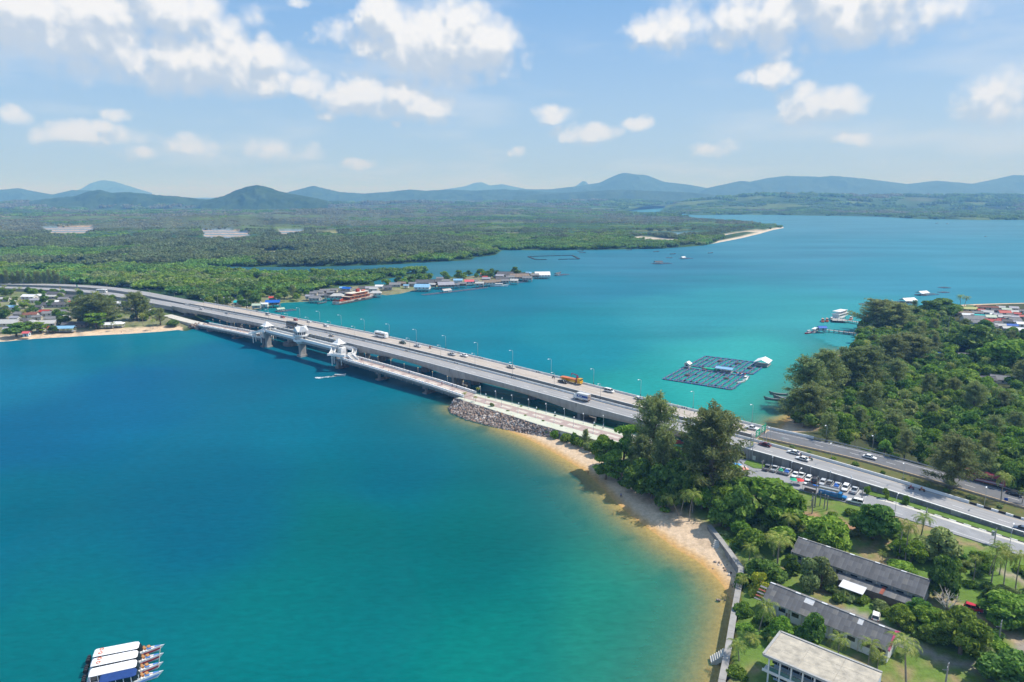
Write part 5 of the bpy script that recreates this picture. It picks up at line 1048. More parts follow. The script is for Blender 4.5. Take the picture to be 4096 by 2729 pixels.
C = [('pickup', 'white', WHT, on_near(807, 1239), HD_OUT, 'white pickup on the grey bridge near its far left end'), ('sedan', 'silver', SIL, on_near(920, 1254), HD_OUT, 'silver car on the grey bridge left of the first stair pavilion'), ('sedan', 'beige', BEI, on_near(1325, 1346), HD_OUT, 'beige car on the grey bridge just behind the octagonal stair pavilion'),
     ('van', 'silver', SIL, on_far(1072, 1261), HD_IN, 'silver van on the tan bridge, farthest left of its traffic'), ('sedan', 'orange_red', (.40, .05, .02), on_far(1131, 1272), HD_IN, 'orange red car on the tan bridge ahead of the silver van'), ('hatch', 'red', RED, on_far(1183, 1283), HD_IN, 'red car on the tan bridge behind the footbridge tower'), ('sedan', 'white', WHT, on_far(1241, 1290), HD_IN, 'white car on the tan bridge following the red one nearer the camera'),
     ('suv', 'white', WHT, on_far(1305, 1308), HD_IN, 'white large car on the tan bridge left of the white coach'), ('pickup', 'dark_green', DGR, on_far(1611, 1375), HD_IN, 'dark green pickup on the tan bridge in front of the white coach'), ('pickup', 'silver', SIL, on_far(1670, 1388), HD_IN, 'silver pickup on the tan bridge next after the dark green one'),
     ('pickup', 'grey_silver', (.36, .38, .39), on_far(1807, 1422), HD_IN, 'grey pickup on the tan bridge, the rear one of a close pair'), ('pickup', 'white', WHT, on_far(1856, 1427), HD_IN, 'white pickup on the tan bridge, the front one of a close pair'), ('pickup', 'beige', BEI, on_far(2044, 1473), HD_IN, 'beige pickup alone on the middle of the tan bridge'),
     ('pickup', 'black', BLK, on_far(2252, 1532), HD_IN, 'black pickup with a caged load beside the orange crane truck'), ('van', 'white', WHT, on_far(2437, 1569), HD_IN, 'white people carrier on the tan bridge right of the orange crane truck'), ('sedan', 'white', WHT, on_far(2557, 1597), HD_IN, 'white car on the tan bridge left of the tall casuarina top'), ('suv', 'grey', GRY, on_far(2567, 1609), HD_IN, 'dark grey car alongside the white one by the casuarina top'),
     ('pickup', 'white', WHT, on_far(3007, 1718), HD_IN, 'white pickup leaving the tan bridge beside the green road signs'), ('sedan', 'white', WHT, on_far(3478, 1834), HD_IN, 'white saloon on the dark road in the shade of the wood'), ('sedan', 'black', BLK, on_far(4058, 1981), HD_IN, 'black car at the right edge of the dark road'),
     ('sedan', 'maroon', MAR, on_near(3059, 1784), HD_OUT, 'dark maroon saloon on the descending road by the sign gantry'), ('sedan', 'white', WHT, on_near(3176, 1814), HD_OUT, 'white saloon in the outer lane beside the white median parapet'), ('sedan', 'white', WHT, on_near(3209, 1841), HD_OUT, 'white saloon in the near lane of the descending road above the car park'), ('sedan', 'blue_grey', (.08, .11, .16), on_near(4088, 2122), HD_OUT, 'dark blue car cut by the right edge on the descending road')]
for kind, cn, cc, p, rz, lab in C: car(kind, cn, cc, *p, rz, lab)
def r7(x, y): return 2900 + x / 2.614, 1600 + y / 2.614
PK = [('pickup', 'grey', GRY, 443, 725, 'grey pickup parked at the left end of the car park row', None), ('pickup', 'silver', SIL, 520, 737, 'silver pickup parked second from the left in the car park row', None), ('pickup', 'grey_silver', (.36, .38, .39), 597, 754, 'grey pickup with green load parked third from the left', 'green'), ('pickup', 'silver', SIL, 657, 768, 'silver pickup with a big blue load in the car park row', 'blue'), ('sedan', 'white', WHT, 733, 797, 'white saloon parked fifth from the left in the row', None), ('pickup', 'white', WHT, 795, 810, 'white pickup parked between two white cars in the row', None), ('hatch', 'white', WHT, 870, 838, 'small white hatchback parked next to the dark brown car', None), ('suv', 'dark_brown', (.05, .035, .03), 945, 858, 'dark brown car parked in the car park row by the utility pole', None), ('hatch', 'silver', SIL, 1020, 878, 'silver hatchback parked right of the dark brown car', None), ('pickup', 'grey_silver', (.36, .38, .39), 1090, 893, 'grey pickup with dark load parked fourth from the right end', 'dark'), ('pickup', 'silver', SIL, 1172, 915, 'silver pickup with blue load parked third from the right end', 'blue'), ('suv', 'white', WHT, 1257, 938, 'white large car facing out, second from the right end of the row', None), ('pickup', 'silver', SIL, 1353, 962, 'silver pickup parked at the right end of the row', None)]
for i, (kind, cn, cc, x, y, lab, ld) in enumerate(PK):
    z = 5.0
    for _ in range(5): g = G(*r7(x, y), z); s, w = sw_of(*g); z = SLZ(s)
    flip = math.pi if 'facing out' in lab or i in (4, 6, 8) else 0
    car(kind, cn, cc, *SW(s, min(-8.9, max(-11.5, w))), z + .005, BANG - math.pi / 2 + flip + .08, lab, None, ld)
g = G(*r7(1360, 1100), 4.6); s, w = sw_of(*g); car('suv', 'white', WHT, *SW(s, w), SLZ(s), HD_OUT + .15, 'white car on the slip road below the car park')
q = at(3893, 2442); car('hatch', 'bright_red', (.5, .015, .03), q[0], q[1], q[2] + .05, BANG + math.pi + .05, 'bright red hatchback on the sandy track')
q = at(3503, 2473); car('hatch', 'white', WHT, q[0], q[1], q[2] + .05, 1.0, 'white car parked under the metal carport behind the long house')
# ---- big vehicles
def coach(X, Y, Z, rz, label, col, colname, L=11.5, H=3.5, deck2=False, stripe=None):
    t = thing('coach', label, 'bus', (X, Y, Z), rz); pm = paint('paint_' + colname, col); h = L / 2
    ob('body', MB().loft([osec(-h, 1.15, .5, H - .15), osec(-h + .3, 1.25, .4, H), osec(h - .7, 1.25, .4, H), osec(h - .15, 1.2, .4, H - .35), osec(h, 1.1, .5, H - 1.0)]), pm, t)
    zs = ((1.55, 2.6),) if not deck2 else ((1.35, 2.05), (2.55, 3.5))
    for z0, z1 in zs:
        for sg in (-1, 1):
            for k in range(7): ob('side_window', MB().box((-h + .9 + (L - 2.2) / 7 * (k + .5), sg * 1.252, (z0 + z1) / 2), ((L - 2.2) / 7 - .12, .03, z1 - z0)), GLASS, t)
    ob('windscreen', MB().quad((h - .1, -1.1, 1.3), (h - .1, 1.1, 1.3), (h - .28, 1.1, H - .5), (h - .28, -1.1, H - .5)).box((h - .12, 0, (1.2 + H - .5) / 2), (.16, 2.1, H - 1.9)), GLASS, t); ob('rear_window', MB().box((-h, 0, H - 1.0), (.06, 1.9, .9)), GLASS, t)
    if stripe:
        for sg in (-1, 1): ob('stripe', MB().box((0, sg * 1.256, 1.05), (L - 1.0, .02, .5)), stripe, t)
    ob('roof_unit', MB().box((-.6, 0, H + .09), (3.2, 1.7, .2)), pm, t)
    wheels(t, (-L * .26, L * .32), 1.12, .5, .3); lights(t, h - .05, -h + .02, .85, .8); return t
coach(*on_far(1538, 1347), HD_IN, 'white coach on the tan bridge', WHT, 'white')
p = on_near(1168, 1311); coach(*p, HD_OUT, 'black double deck coach on the grey bridge behind the footbridge tower', (.03, .03, .035), 'coach_black', 11.5, 4.1, True, mat('coach_grey', (.3, .3, .32), .4))
p = on_far(3398 + 1610 / 2.987, 1700 + 690 / 2.987); coach(*p, HD_IN, 'red and silver coach passing behind the roadside casuarina', (.24, .03, .06), 'coach_maroon', 12, 3.6, False, mat('coach_silver_band', (.42, .36, .42), .4))
q = FR[0]; i0 = int(np.argmin(np.abs(q[:, 0] - G(409, 1170, 5.5)[0]))); coach(q[i0][0], q[i0][1], q[i0][2], math.pi - .2, 'white coach on the far shore road at the left', WHT, 'white')
def box_truck(X, Y, Z, rz):
    t = thing('box_truck', 'grey box truck with a blue stripe on the grey bridge', 'truck', (X, Y, Z), rz)
    ob('cargo_box', MB().box((-1.3, 0, 2.2), (6.2, 2.4, 2.5)), mat('box_silver', (.56, .57, .58), .5, .08, 1), t)
    for sg in (-1, 1):
        st = ob('stripe', MB().box((-1.3, sg * 1.205, 2.2), (6.0, .02, 1.0)), mat('stripe_blue', (.02, .06, .26), .5), t)
        ob('lettering', MB().box((.7, sg * 1.22, 2.28), (.5, .01, .5)).box((0, sg * 1.22, 2.2), (.6, .01, .3)).box((-.75, sg * 1.22, 2.2), (.6, .01, .3)), WHITE, st)
    ob('rear_door', MB().box((-4.42, 0, 2.2), (.05, 2.3, 2.4)), mat('box_door', (.40, .33, .28), .7), t)
    ob('cab', MB().loft([osec(1.9, 1.12, .6, 2.6), osec(3.4, 1.12, .6, 2.6), osec(3.9, 1.08, .6, 1.6)]), WHITE_W, t); ob('windscreen', MB().box((3.62, 0, 2.0), (.3, 2.0, .75)), GLASS, t); ob('fairing', MB().loft([osec(1.8, .95, 2.6, 3.5), osec(2.9, .8, 2.6, 2.95)]), WHITE_W, t)
    ob('chassis', MB().box((-.5, 0, .75), (8.2, 1.0, .3)), BLACK, t); wheels(t, (-3.0, -1.9, 2.9), 1.0, .48, .28); lights(t, 3.92, -4.45, .85, .9); return t
box_truck(*on_near(2325, 1601), HD_OUT)
def crane_truck(X, Y, Z, rz):
    t = thing('crane_truck', 'orange and yellow crane truck on the tan bridge', 'truck', (X, Y, Z), rz); ye = paint('paint_yellow', (.62, .33, .01)); orr = paint('paint_orange', (.62, .15, .015)); mg = paint('paint_magenta', (.26, .03, .07))
    ob('bed', MB().box((-1.6, 0, 1.35), (8.2, 2.4, .9)), ye, t); ob('bed_cover', MB().loft([[(-6.9, -1.25, 1.82), (-6.9, 1.25, 1.82), (-6.9, 1.25, 2.2), (-6.9, -1.25, 2.2)], [(-5, -1.3, 1.82), (-5, 1.3, 1.82), (-5, 1.3, 2.35), (-5, -1.3, 2.35)], [(2.4, -1.3, 1.82), (2.4, 1.3, 1.82), (2.4, 1.3, 2.25), (2.4, -1.3, 2.25)]]), orr, t)
    ob('crane_post', MB().box((3.0, 0, 2.3), (.8, 1.0, 3.2)), mg, t); bm_ = ob('crane_boom', MB().cyl((3.0, 0, 3.9), (2.9, .2, 4.4), .35, .3, 8).cyl((3.0, .1, 4.3), (-.6, .3, 4.75), .26, .2, 6).cyl((-.6, .3, 4.75), (-.9, .3, 3.6), .2, .16, 6), mg, t)
    ob('cab', MB().loft([osec(3.7, 1.2, .6, 3.0), osec(5.2, 1.2, .6, 3.05), osec(5.6, 1.15, .6, 1.9)]), ye, t); ob('windscreen', MB().box((5.36, 0, 2.35), (.3, 2.1, .75)), GLASS, t); ob('visor', MB().box((5.5, 0, 2.95), (.35, 2.2, .18)), ye, t); ob('chassis', MB().box((-.6, 0, .75), (10.5, 1.0, .3)), BLACK, t)
    wheels(t, (-4.0, -2.8, 2.3, 4.6), 1.02, .5, .3); lights(t, 5.62, -5.7, .9, .95); return t
crane_truck(*on_far(2292, 1531), HD_IN)
def songthaew():
    g = G(*r7(1120, 1035), 4.6); s, w = sw_of(*g); t = thing('minibus_truck', 'blue open sided passenger truck with roof rack by the slip road', 'truck', (*SW(s, w), SLZ(s)), HD_IN + .1); bl = paint('paint_blue', (.02, .17, .42))
    ob('cab', MB().loft([osec(1.6, 1.0, .5, 2.1), osec(2.6, 1.0, .5, 2.1), osec(3.0, .98, .5, 1.2), osec(4.2, .9, .5, 1.1)]), bl, t); ob('windscreen', MB().box((2.85, 0, 1.65), (.25, 1.7, .6)), GLASS, t)
    ob('bed', MB().box((-1.3, 0, .95), (5.6, 2.0, .7)), bl, t); ob('canopy', MB().box((-1.2, 0, 2.5), (6.2, 2.2, .2)), mat('truck_canopy', (.20, .20, .21), .7), t); ob('roof_rack', MB().box((-1.2, 1.0, 2.8), (6, .08, .3)).box((-1.2, -1.0, 2.8), (6, .08, .3)).box((-1.2, 0, 2.65), (5.6, 1.6, .1)), STEEL, t)
    for x in (-4, -2.2, -.4, 1.2):
        for sg in (-1, 1): ob('post', MB().box((x, sg * .95, 1.85), (.1, .1, 1.2)), bl, t)
    wheels(t, (-2.6, 3.2), .9, .4); lights(t, 4.2, -4.1, .7, .85)
songthaew()
# ================================================================== buildings
def rmat(k):
    T_ = {'grey': (.19, .19, .195), 'dgrey': (.10, .10, .105), 'pale': (.42, .42, .41), 'white': (.70, .71, .72), 'blue': (.01, .11, .46), 'lblue': (.22, .42, .60), 'teal': (.02, .42, .44), 'turq': (.02, .55, .52), 'red': (.38, .045, .035), 'coral': (.55, .085, .06), 'pink': (.58, .12, .13), 'rust': (.20, .085, .06), 'orange': (.58, .16, .05), 'green': (.14, .22, .10), 'ygreen': (.34, .36, .12), 'pgreen': (.40, .48, .38), 'lilac': (.30, .30, .34), 'brown': (.22, .17, .13)}
    return mat('roof_' + k, T_[k], .8 if k in ('grey', 'dgrey', 'brown', 'rust') else .55, .28 if k in ('grey', 'dgrey', 'rust', 'brown') else .12, .5, .25, bump=.2, streak=(1.5, .35, 1))
CNAME = {'grey': 'grey', 'dgrey': 'dark grey', 'pale': 'pale grey', 'white': 'white', 'blue': 'bright blue', 'lblue': 'light blue', 'teal': 'teal', 'turq': 'turquoise', 'red': 'red', 'coral': 'coral red', 'pink': 'pinkish red', 'rust': 'rusty', 'orange': 'orange', 'green': 'green', 'ygreen': 'yellow green', 'pgreen': 'pale green', 'lilac': 'bluish grey', 'brown': 'brown'}
WM = [mat('wall_white', (.62, .62, .60), .85, .14, .6), mat('wall_cream', (.52, .48, .40), .85, .16, .6), mat('wall_grey', (.34, .34, .33), .9, .2, .6), mat('wall_timber', (.22, .16, .12), .9, .25, 1), mat('wall_blue', (.36, .46, .54), .85, .12, .6)]
def house(label, X, Y, Z, L, W, H, rz, rk, wk=0, rise=None, stilts=0.0, hip=False, open_=False, cat='house', name='house', group=None):
    rise = W * .26 if rise is None else rise; t = thing(name, label, cat, (X, Y, Z), rz, group); z0 = stilts; z1 = stilts + H; rm = rmat(rk); e = .55
    if open_:
        for sx in (-1, -.33, .33, 1):
            for sy in (-1, 1): ob('post', MB().box((sx * (L / 2 - .2), sy * (W / 2 - .2), (z0 + z1) / 2), (.22, .22, H)), WM[0], t)
        ob('floor', MB().box((0, 0, z0 + .08), (L, W, .16)), WM[2], t)
    else:
        w = MB().box((0, 0, (z0 + z1) / 2), (L, W, H))
        if not hip: w.add([(-L / 2, -W / 2, z1), (-L / 2, W / 2, z1), (-L / 2, 0, z1 + rise * .95), (L / 2, -W / 2, z1), (L / 2, W / 2, z1), (L / 2, 0, z1 + rise * .95)], [(0, 1, 2), (3, 5, 4)])
        ob('wall', w, WM[wk], t)
        nw = max(1, int(L / 3.4))
        for sy in (-1, 1):
            for i in range(nw): ob('window' if (i or sy > 0) else 'door', MB().box((-L / 2 + L * (i + .5) / nw, sy * (W / 2 + .02), z0 + (H * .55 if (i or sy > 0) else 1.0)), (1.1, .06, 1.0 if (i or sy > 0) else 2.0)), GLASS if (i or sy > 0) else WM[3], t)
        for sx in (-1, 1): ob('window', MB().box((sx * (L / 2 + .02), 0, z0 + H * .55), (.06, 1.2, .9)), GLASS, t)
    hw, hl = W / 2 + e, L / 2 + e; zb = z1 - e * rise / (W / 2)
    if hip:
        q = MB(); r_ = max(.2, hl - hw * .8); q.add([(-hl, -hw, zb), (hl, -hw, zb), (hl, hw, zb), (-hl, hw, zb), (-r_, 0, z1 + rise), (r_, 0, z1 + rise)], [(0, 1, 5, 4), (2, 3, 4, 5), (1, 2, 5), (3, 0, 4), (3, 2, 1, 0)]); rf = ob('roof', q, rm, t)
    else:
        for sy in (-1, 1):
            q = MB(); q.add([(-hl, sy * hw, zb), (hl, sy * hw, zb), (hl, 0, z1 + rise), (-hl, 0, z1 + rise)] + [(-hl, sy * hw, zb - .12), (hl, sy * hw, zb - .12), (hl, 0, z1 + rise - .12), (-hl, 0, z1 + rise - .12)], [(0, 1, 2, 3), (4, 5, 6, 7), (0, 1, 5, 4), (1, 2, 6, 5), (3, 0, 4, 7)]); rf = ob('roof_slope', q, rm, t)
    ob('ridge_cap', MB().box((0, 0, z1 + rise + .03), (2 * (hl if not hip else max(.2, hl - hw * .8)), .35, .12)), rm, rf)
    if stilts > .5:
        nx = max(2, int(L / 3))
        for i in range(nx):
            for sy in (-1, 0, 1): ob('stilt', MB().box((-L / 2 + .3 + (L - .6) * i / (nx - 1), sy * (W / 2 - .3), stilts / 2 - 1), (.3, .3, stilts + 2)), WM[2], t)
    return t
def hpx(x, y, wpx, rk, label, ar=.62, H=2.8, rz=None, z=2.0, **k):
    """house whose roof centre and width are read off the photograph"""
    zr = z + k.get('stilts', 0) + H + .8; g = G(x, y, zr); d = depth(g[0], g[1], zr); W = max(3.0, wpx * d / F * (.86 if x > 3700 else 1.08 if d > 400 else .9)); rz = _tr.uniform(-.25, .25) if rz is None else rz
    return house(label, g[0], g[1], z, W, max(3.0, W * ar), H, rz, rk, **k)
# ---- left village behind the beach
LV = [(30, 1285, 85, 'pale', 'large pale grey roofed house at the left edge behind the beach', .5, 1), (97, 1277, 42, 'dgrey', 'dark hip roofed house with white ridges near the left beach', .8, 0), (128, 1283, 30, 'pale', 'small pale concrete roofed house beside the hip roofed one', .9, 0), (192, 1286, 52, 'pale', 'pale flat looking roof house in the middle of the left village front', .7, 2), (215, 1268, 58, 'grey', 'grey gabled house behind the pale roofed one in the left village', .45, 0),
      (123, 1252, 45, 'rust', 'rusty brown roofed house in the left village', .6, 0), (78, 1250, 36, 'grey', 'grey roofed house left of the rusty brown roof', .7, 2), (180, 1241, 34, 'red', 'dark red patched roof house in the left village', .6, 2), (200, 1247, 48, 'grey', 'grey gabled house with pale walls below the dark red patched roof', .5, 0), (226, 1213, 95, 'dgrey', 'long dark grey roofed house beside the coral red roof', .3, 2), (212, 1203, 38, 'white', 'white sheet roofed shed behind the long dark grey roof', .5, 2), (300, 1210, 52, 'coral', 'coral red roofed house half hidden by the big casuarina', .6, 0),
      (46, 1223, 40, 'lblue', 'pale blue roofed house among trees at the left edge', .5, 0), (118, 1181, 50, 'white', 'white roofed house nearest the far left road', .5, 0), (166, 1178, 30, 'white', 'small white roofed house right of the big white roof by the road', .6, 0), (206, 1181, 34, 'pale', 'pale roofed shed below the far left road', .5, 2), (222, 1170, 64, 'dgrey', 'dark grey long roof house along the far left road', .35, 2), (285, 1182, 48, 'dgrey', 'dark grey roofed house by the road above the coral red roof', .5, 0),
      (201, 1306, 22, 'orange', 'small orange roofed hut right behind the left beach', .8, 0), (297, 1291, 78, 'dgrey', 'dark roofed long house under the layered green tree', .35, 3), (105, 1326, 20, 'pink', 'tiny pink house on the left beach', .9, 0), (483, 1207, 30, 'white', 'white tent roofed stall between the two casuarinas', .7, 0), (457, 1207, 24, 'pale', 'pale tent roofed stall beside the white one', .8, 0), (610, 1236, 44, 'white', 'white roofed brown building by the old bridge end', .45, 3), (531, 1126, 84, 'white', 'long white canopy building beyond the road at the left', .22, 4), (10, 1255, 30, 'dgrey', 'dark roof cut by the left edge of the village', .6, 2), (59, 1203, 24, 'white', 'white roofed hut among palms at the left', .7, 0)]
LV += [(x, y, w, rk, '%s roofed house %s' % (CNAME[rk], tx), .6, wk) for x, y, w, rk, tx, wk in [(148, 1262, 30, 'grey', 'between the rusty brown roof and the pale flat looking one', 1), (60, 1265, 34, 'lilac', 'in front of the left village palms', 0), (250, 1240, 34, 'grey', 'right of the grey gable with pale walls', 2), (262, 1262, 30, 'pale', 'under the casuarina edge in the left village', 0), (150, 1222, 32, 'dgrey', 'left of the long dark grey roof', 2), (95, 1208, 30, 'grey', 'among trees below the white roofs', 2), (140, 1195, 30, 'lilac', 'behind the trees under the big white roof', 0), (255, 1190, 34, 'grey', 'left of the dark roof by the road', 2), (20, 1190, 30, 'pale', 'at the left edge below the road', 0), (325, 1252, 34, 'grey', 'beneath the big spreading casuarina', 3), (350, 1218, 30, 'pale', 'behind the big spreading casuarina', 0), (510, 1222, 28, 'grey', 'left of the tall casuarina by the bridge end', 2), (160, 1305, 24, 'white', 'low behind the layered beach tree', 0), (40, 1310, 40, 'lilac', 'at the left edge right behind the beach', 2)]]
for x, y, w, rk, lab, ar, wk in LV: hpx(x, y, w, rk, lab, ar, wk=wk, hip='hip roof' in lab, H=4.2 if 'canopy' in lab else 2.8)
hpx(255, 1306, 72, 'lblue', 'pale blue metal roofed open shed with yellow posts on the left beach', .35, open_=True, rz=.12); hpx(432, 1292, 40, 'white', 'white pavilion roof of the beach restaurant, left one', .6, open_=True, hip=True, rz=.15); hpx(468, 1289, 42, 'white', 'white pavilion roof of the beach restaurant, right one', .6, open_=True, hip=True, rz=.15)
# ---- stilt village on the spit
SV = [(1262, 1187, 40, 'grey'), (1275, 1165, 35, 'grey'), (1300, 1158, 35, 'grey'), (1322, 1165, 26, 'grey'), (1348, 1178, 48, 'pale', 'pale grey hip roofed stilt house left of the rusty ferry', 1), (1371, 1166, 30, 'dgrey'), (1388, 1150, 32, 'blue', 'bright blue roofed house behind the rusty ferry'), (1370, 1147, 20, 'lblue', 'light blue roofed lean house beside the bright blue roof'), (1430, 1157, 25, 'grey'), (1480, 1148, 30, 'lilac'), (1497, 1151, 30, 'pale'), (1502, 1167, 42, 'pale', 'pale hip roofed landing house at the ferry bow', 1), (1518, 1141, 28, 'white', 'narrow white roofed house behind the ferry bow'),
      (1580, 1134, 40, 'grey'), (1607, 1129, 30, 'brown', 'brown roofed house at the root of the spit'), (1625, 1138, 18, 'lblue', 'small light blue roofed hut left of the stilt boathouse'), (1690, 1143, 55, 'lblue', 'large light blue roofed house on tall stilts in the water'), (1700, 1126, 66, 'dgrey'), (1745, 1122, 36, 'dgrey'), (1781, 1120, 30, 'grey'), (1783, 1134, 58, 'lilac'), (1825, 1134, 22, 'grey'), (1832, 1117, 32, 'lblue', 'light blue roofed two storey white house in the stilt village'), (1877, 1122, 32, 'pink', 'pinkish red roofed white house in the stilt village'), (1901, 1120, 20, 'grey'), (1919, 1129, 30, 'pale'), (1955, 1125, 45, 'brown', 'brown patched roof stilt house above the white speedboat'), (1946, 1111, 28, 'lilac'), (1935, 1094, 22, 'orange', 'orange roofed house at the back of the stilt village'), (1939, 1105, 18, 'red', 'dark red roofed hut below the orange roof'), (1979, 1100, 12, 'blue', 'tiny bright blue roof in the stilt village beside the dark tree'), (2008, 1114, 45, 'dgrey'), (2022, 1095, 58, 'dgrey'), (2017, 1119, 34, 'grey'), (2057, 1118, 28, 'pale'), (2053, 1088, 18, 'white', 'small white roofed house near the lone round tree on the spit'), (2078, 1103, 68, 'brown', 'big brown roofed warehouse near the tip of the spit'), (2169, 1095, 54, 'white', 'white roofed warehouse at the very tip of the spit'), (2115, 1089, 20, 'lblue', 'light blue roofed hut behind the tip warehouse'), (2138, 1097, 30, 'grey'),
      (1240, 1180, 30, 'lilac'), (1255, 1168, 26, 'grey'), (1290, 1176, 28, 'grey'), (1312, 1178, 24, 'dgrey'), (1335, 1155, 26, 'grey'), (1405, 1168, 26, 'grey'), (1450, 1148, 26, 'dgrey'), (1462, 1160, 22, 'pale'), (1550, 1145, 30, 'dgrey'), (1650, 1130, 26, 'grey'), (1730, 1134, 24, 'pale'), (1760, 1110, 24, 'grey'), (1850, 1130, 28, 'grey'), (1985, 1122, 30, 'brown', 'brown roofed stilt house right of the brown patched one'), (2000, 1100, 28, 'lilac'), (2040, 1105, 30, 'grey'), (2098, 1094, 30, 'dgrey'), (2110, 1108, 34, 'grey'),
      (1026, 1216, 28, 'pgreen', 'pale green roofed stilt house just behind the tan bridge'), (1058, 1211, 25, 'white', 'white stilt house between the pale green and blue roofs'), (1091, 1204, 48, 'blue', 'bright blue roofed stilt house at the water behind the tan bridge'), (953, 1204, 28, 'teal', 'teal roofed house behind the tan bridge'), (1089, 1186, 22, 'coral', 'coral red roofed house above the blue stilt house'), (853, 1199, 38, 'white', 'white roofed house behind the left part of the tan bridge'), (863, 1187, 30, 'grey'), (905, 1190, 26, 'lilac')]
cnt = {}
ORD = ['first', 'second', 'third', 'fourth', 'fifth', 'sixth', 'seventh', 'eighth', 'ninth', 'tenth', 'eleventh', 'twelfth', 'thirteenth', 'fourteenth', 'fifteenth', 'sixteenth', 'seventeenth', 'eighteenth', 'nineteenth', 'twentieth', 'twenty first', 'twenty second', 'twenty third', 'twenty fourth']
for it in sorted(SV):
    x, y, w, rk = it[:4]; lab = it[4] if len(it) > 4 else None
    if lab is None: cnt[rk] = cnt.get(rk, 0) + 1; lab = '%s roofed stilt village house, %s from the left of that roof colour' % (CNAME[rk], ORD[cnt[rk] - 1])
    g = G(x, y + 10, 2); inl = float(main_sd(np.array([g]))[0]); st = 2.2 if inl < 12 else .4
    hpx(x, y, w, rk, lab, _tr.uniform(.55, .75), H=5.0 if 'two storey' in lab else 2.7, stilts=st, z=.2 if st > 1 else 1.6, hip=len(it) > 5, wk=0 if ('white' in lab or rk in ('lblue', 'pink', 'orange')) else _tr.choice((1, 2, 3, 2)))
# ---- village of the right shore
RV = [(3949, 1224, 84, 'rust', 'long rusty roofed shed along the far edge of the right village', .25), (3877, 1230, 60, 'ygreen', 'yellow green roofed house in the right village beside the palms', .5), (3840, 1223, 26, 'lilac'), (3880, 1220, 22, 'green', 'green roofed hut at the far water edge of the right village'), (3855, 1245, 60, 'brown', 'brown long roof house left in the right village', .4), (3794, 1248, 45, 'brown', 'brown flat looking roof house at the left end of the right village', .5), (3872, 1254, 45, 'white', 'cream white roofed house left of the turquoise roof', .5), (3920, 1260, 40, 'turq', 'turquoise roofed house in the right village'), (3910, 1246, 40, 'grey'), (3949, 1243, 45, 'pale'), (3962, 1262, 40, 'pgreen', 'pale green roofed house right of the turquoise roof'), (3972, 1279, 58, 'red', 'red roofed house in the middle of the right village', .55), (3952, 1291, 45, 'grey'), (3944, 1307, 50, 'pale'), (4018, 1245, 46, 'red', 'dark red roofed house farther back in the right village', .7), (3983, 1235, 35, 'dgrey'), (4004, 1225, 30, 'pale'), (4026, 1233, 35, 'pgreen', 'pale green roofed house behind the dark red one'), (4051, 1243, 40, 'pale'), (3991, 1255, 32, 'lilac'), (4016, 1262, 45, 'pale'), (4056, 1262, 35, 'lilac'), (4055, 1227, 34, 'lilac'), (4087, 1238, 26, 'grey'), (4087, 1260, 22, 'red', 'red roof cut by the right edge of the village', .8), (4058, 1275, 45, 'grey'), (4028, 1279, 36, 'dgrey'), (4050, 1296, 40, 'blue', 'blue roofed house near the right edge of the right village', .5), (4085, 1289, 36, 'white', 'white roofed house behind the blue roof at the right edge'), (4001, 1296, 40, 'pale'), (4084, 1313, 60, 'white', 'large white roofed hall at the right edge in front of the village', .6), (3893, 1272, 88, 'grey'), (3915, 1284, 58, 'grey'), (3757, 1415, 56, 'blue', 'bright blue roofed house hidden in the wood', .8), (3866, 1412, 66, 'grey', 'grey roofed long house in a gap of the wood', .3), (3946, 1508, 66, 'dgrey', 'dark tiled roof house in the clearing of the wood, left one', .7), (4010, 1507, 90, 'grey', 'grey tiled roof house in the clearing of the wood, right one', .6), (3968, 1548, 58, 'dgrey', 'low dark roofed house in front of the two clearing houses', .6)]
RV += [(3925, 1236, 26, 'red', 'red roofed small house left of the long rusty shed', .8), (3900, 1258, 24, 'grey'), (3935, 1272, 26, 'pale'), (3975, 1252, 26, 'white', 'white roofed small house behind the pale green one'), (4005, 1274, 28, 'red', 'red roofed house right of the middle red roof', .7), (4030, 1266, 26, 'grey'), (4070, 1250, 24, 'red', 'red roofed small house near the right edge, back row', .8), (4040, 1254, 24, 'grey'), (3995, 1284, 28, 'grey'), (4070, 1282, 26, 'lilac'), (3930, 1296, 30, 'dgrey'), (3975, 1300, 28, 'grey'), (4028, 1306, 34, 'pale')]
cnt = {}
for it in sorted(RV, key=lambda q: q[0]):
    x, y, w, rk = it[:4]; lab = it[4] if len(it) > 4 else None; ar = it[5] if len(it) > 5 else _tr.uniform(.6, .85)
    if lab is None: cnt[rk] = cnt.get(rk, 0) + 1; lab = '%s roofed house of the right village, %s from the left of that roof colour' % (CNAME[rk], ORD[cnt[rk] - 1])
    hpx(x, y, w, rk, lab, ar, z=2.6, rz=-.35 + _tr.uniform(-.15, .15), wk=_tr.choice((0, 0, 1, 2, 4)))
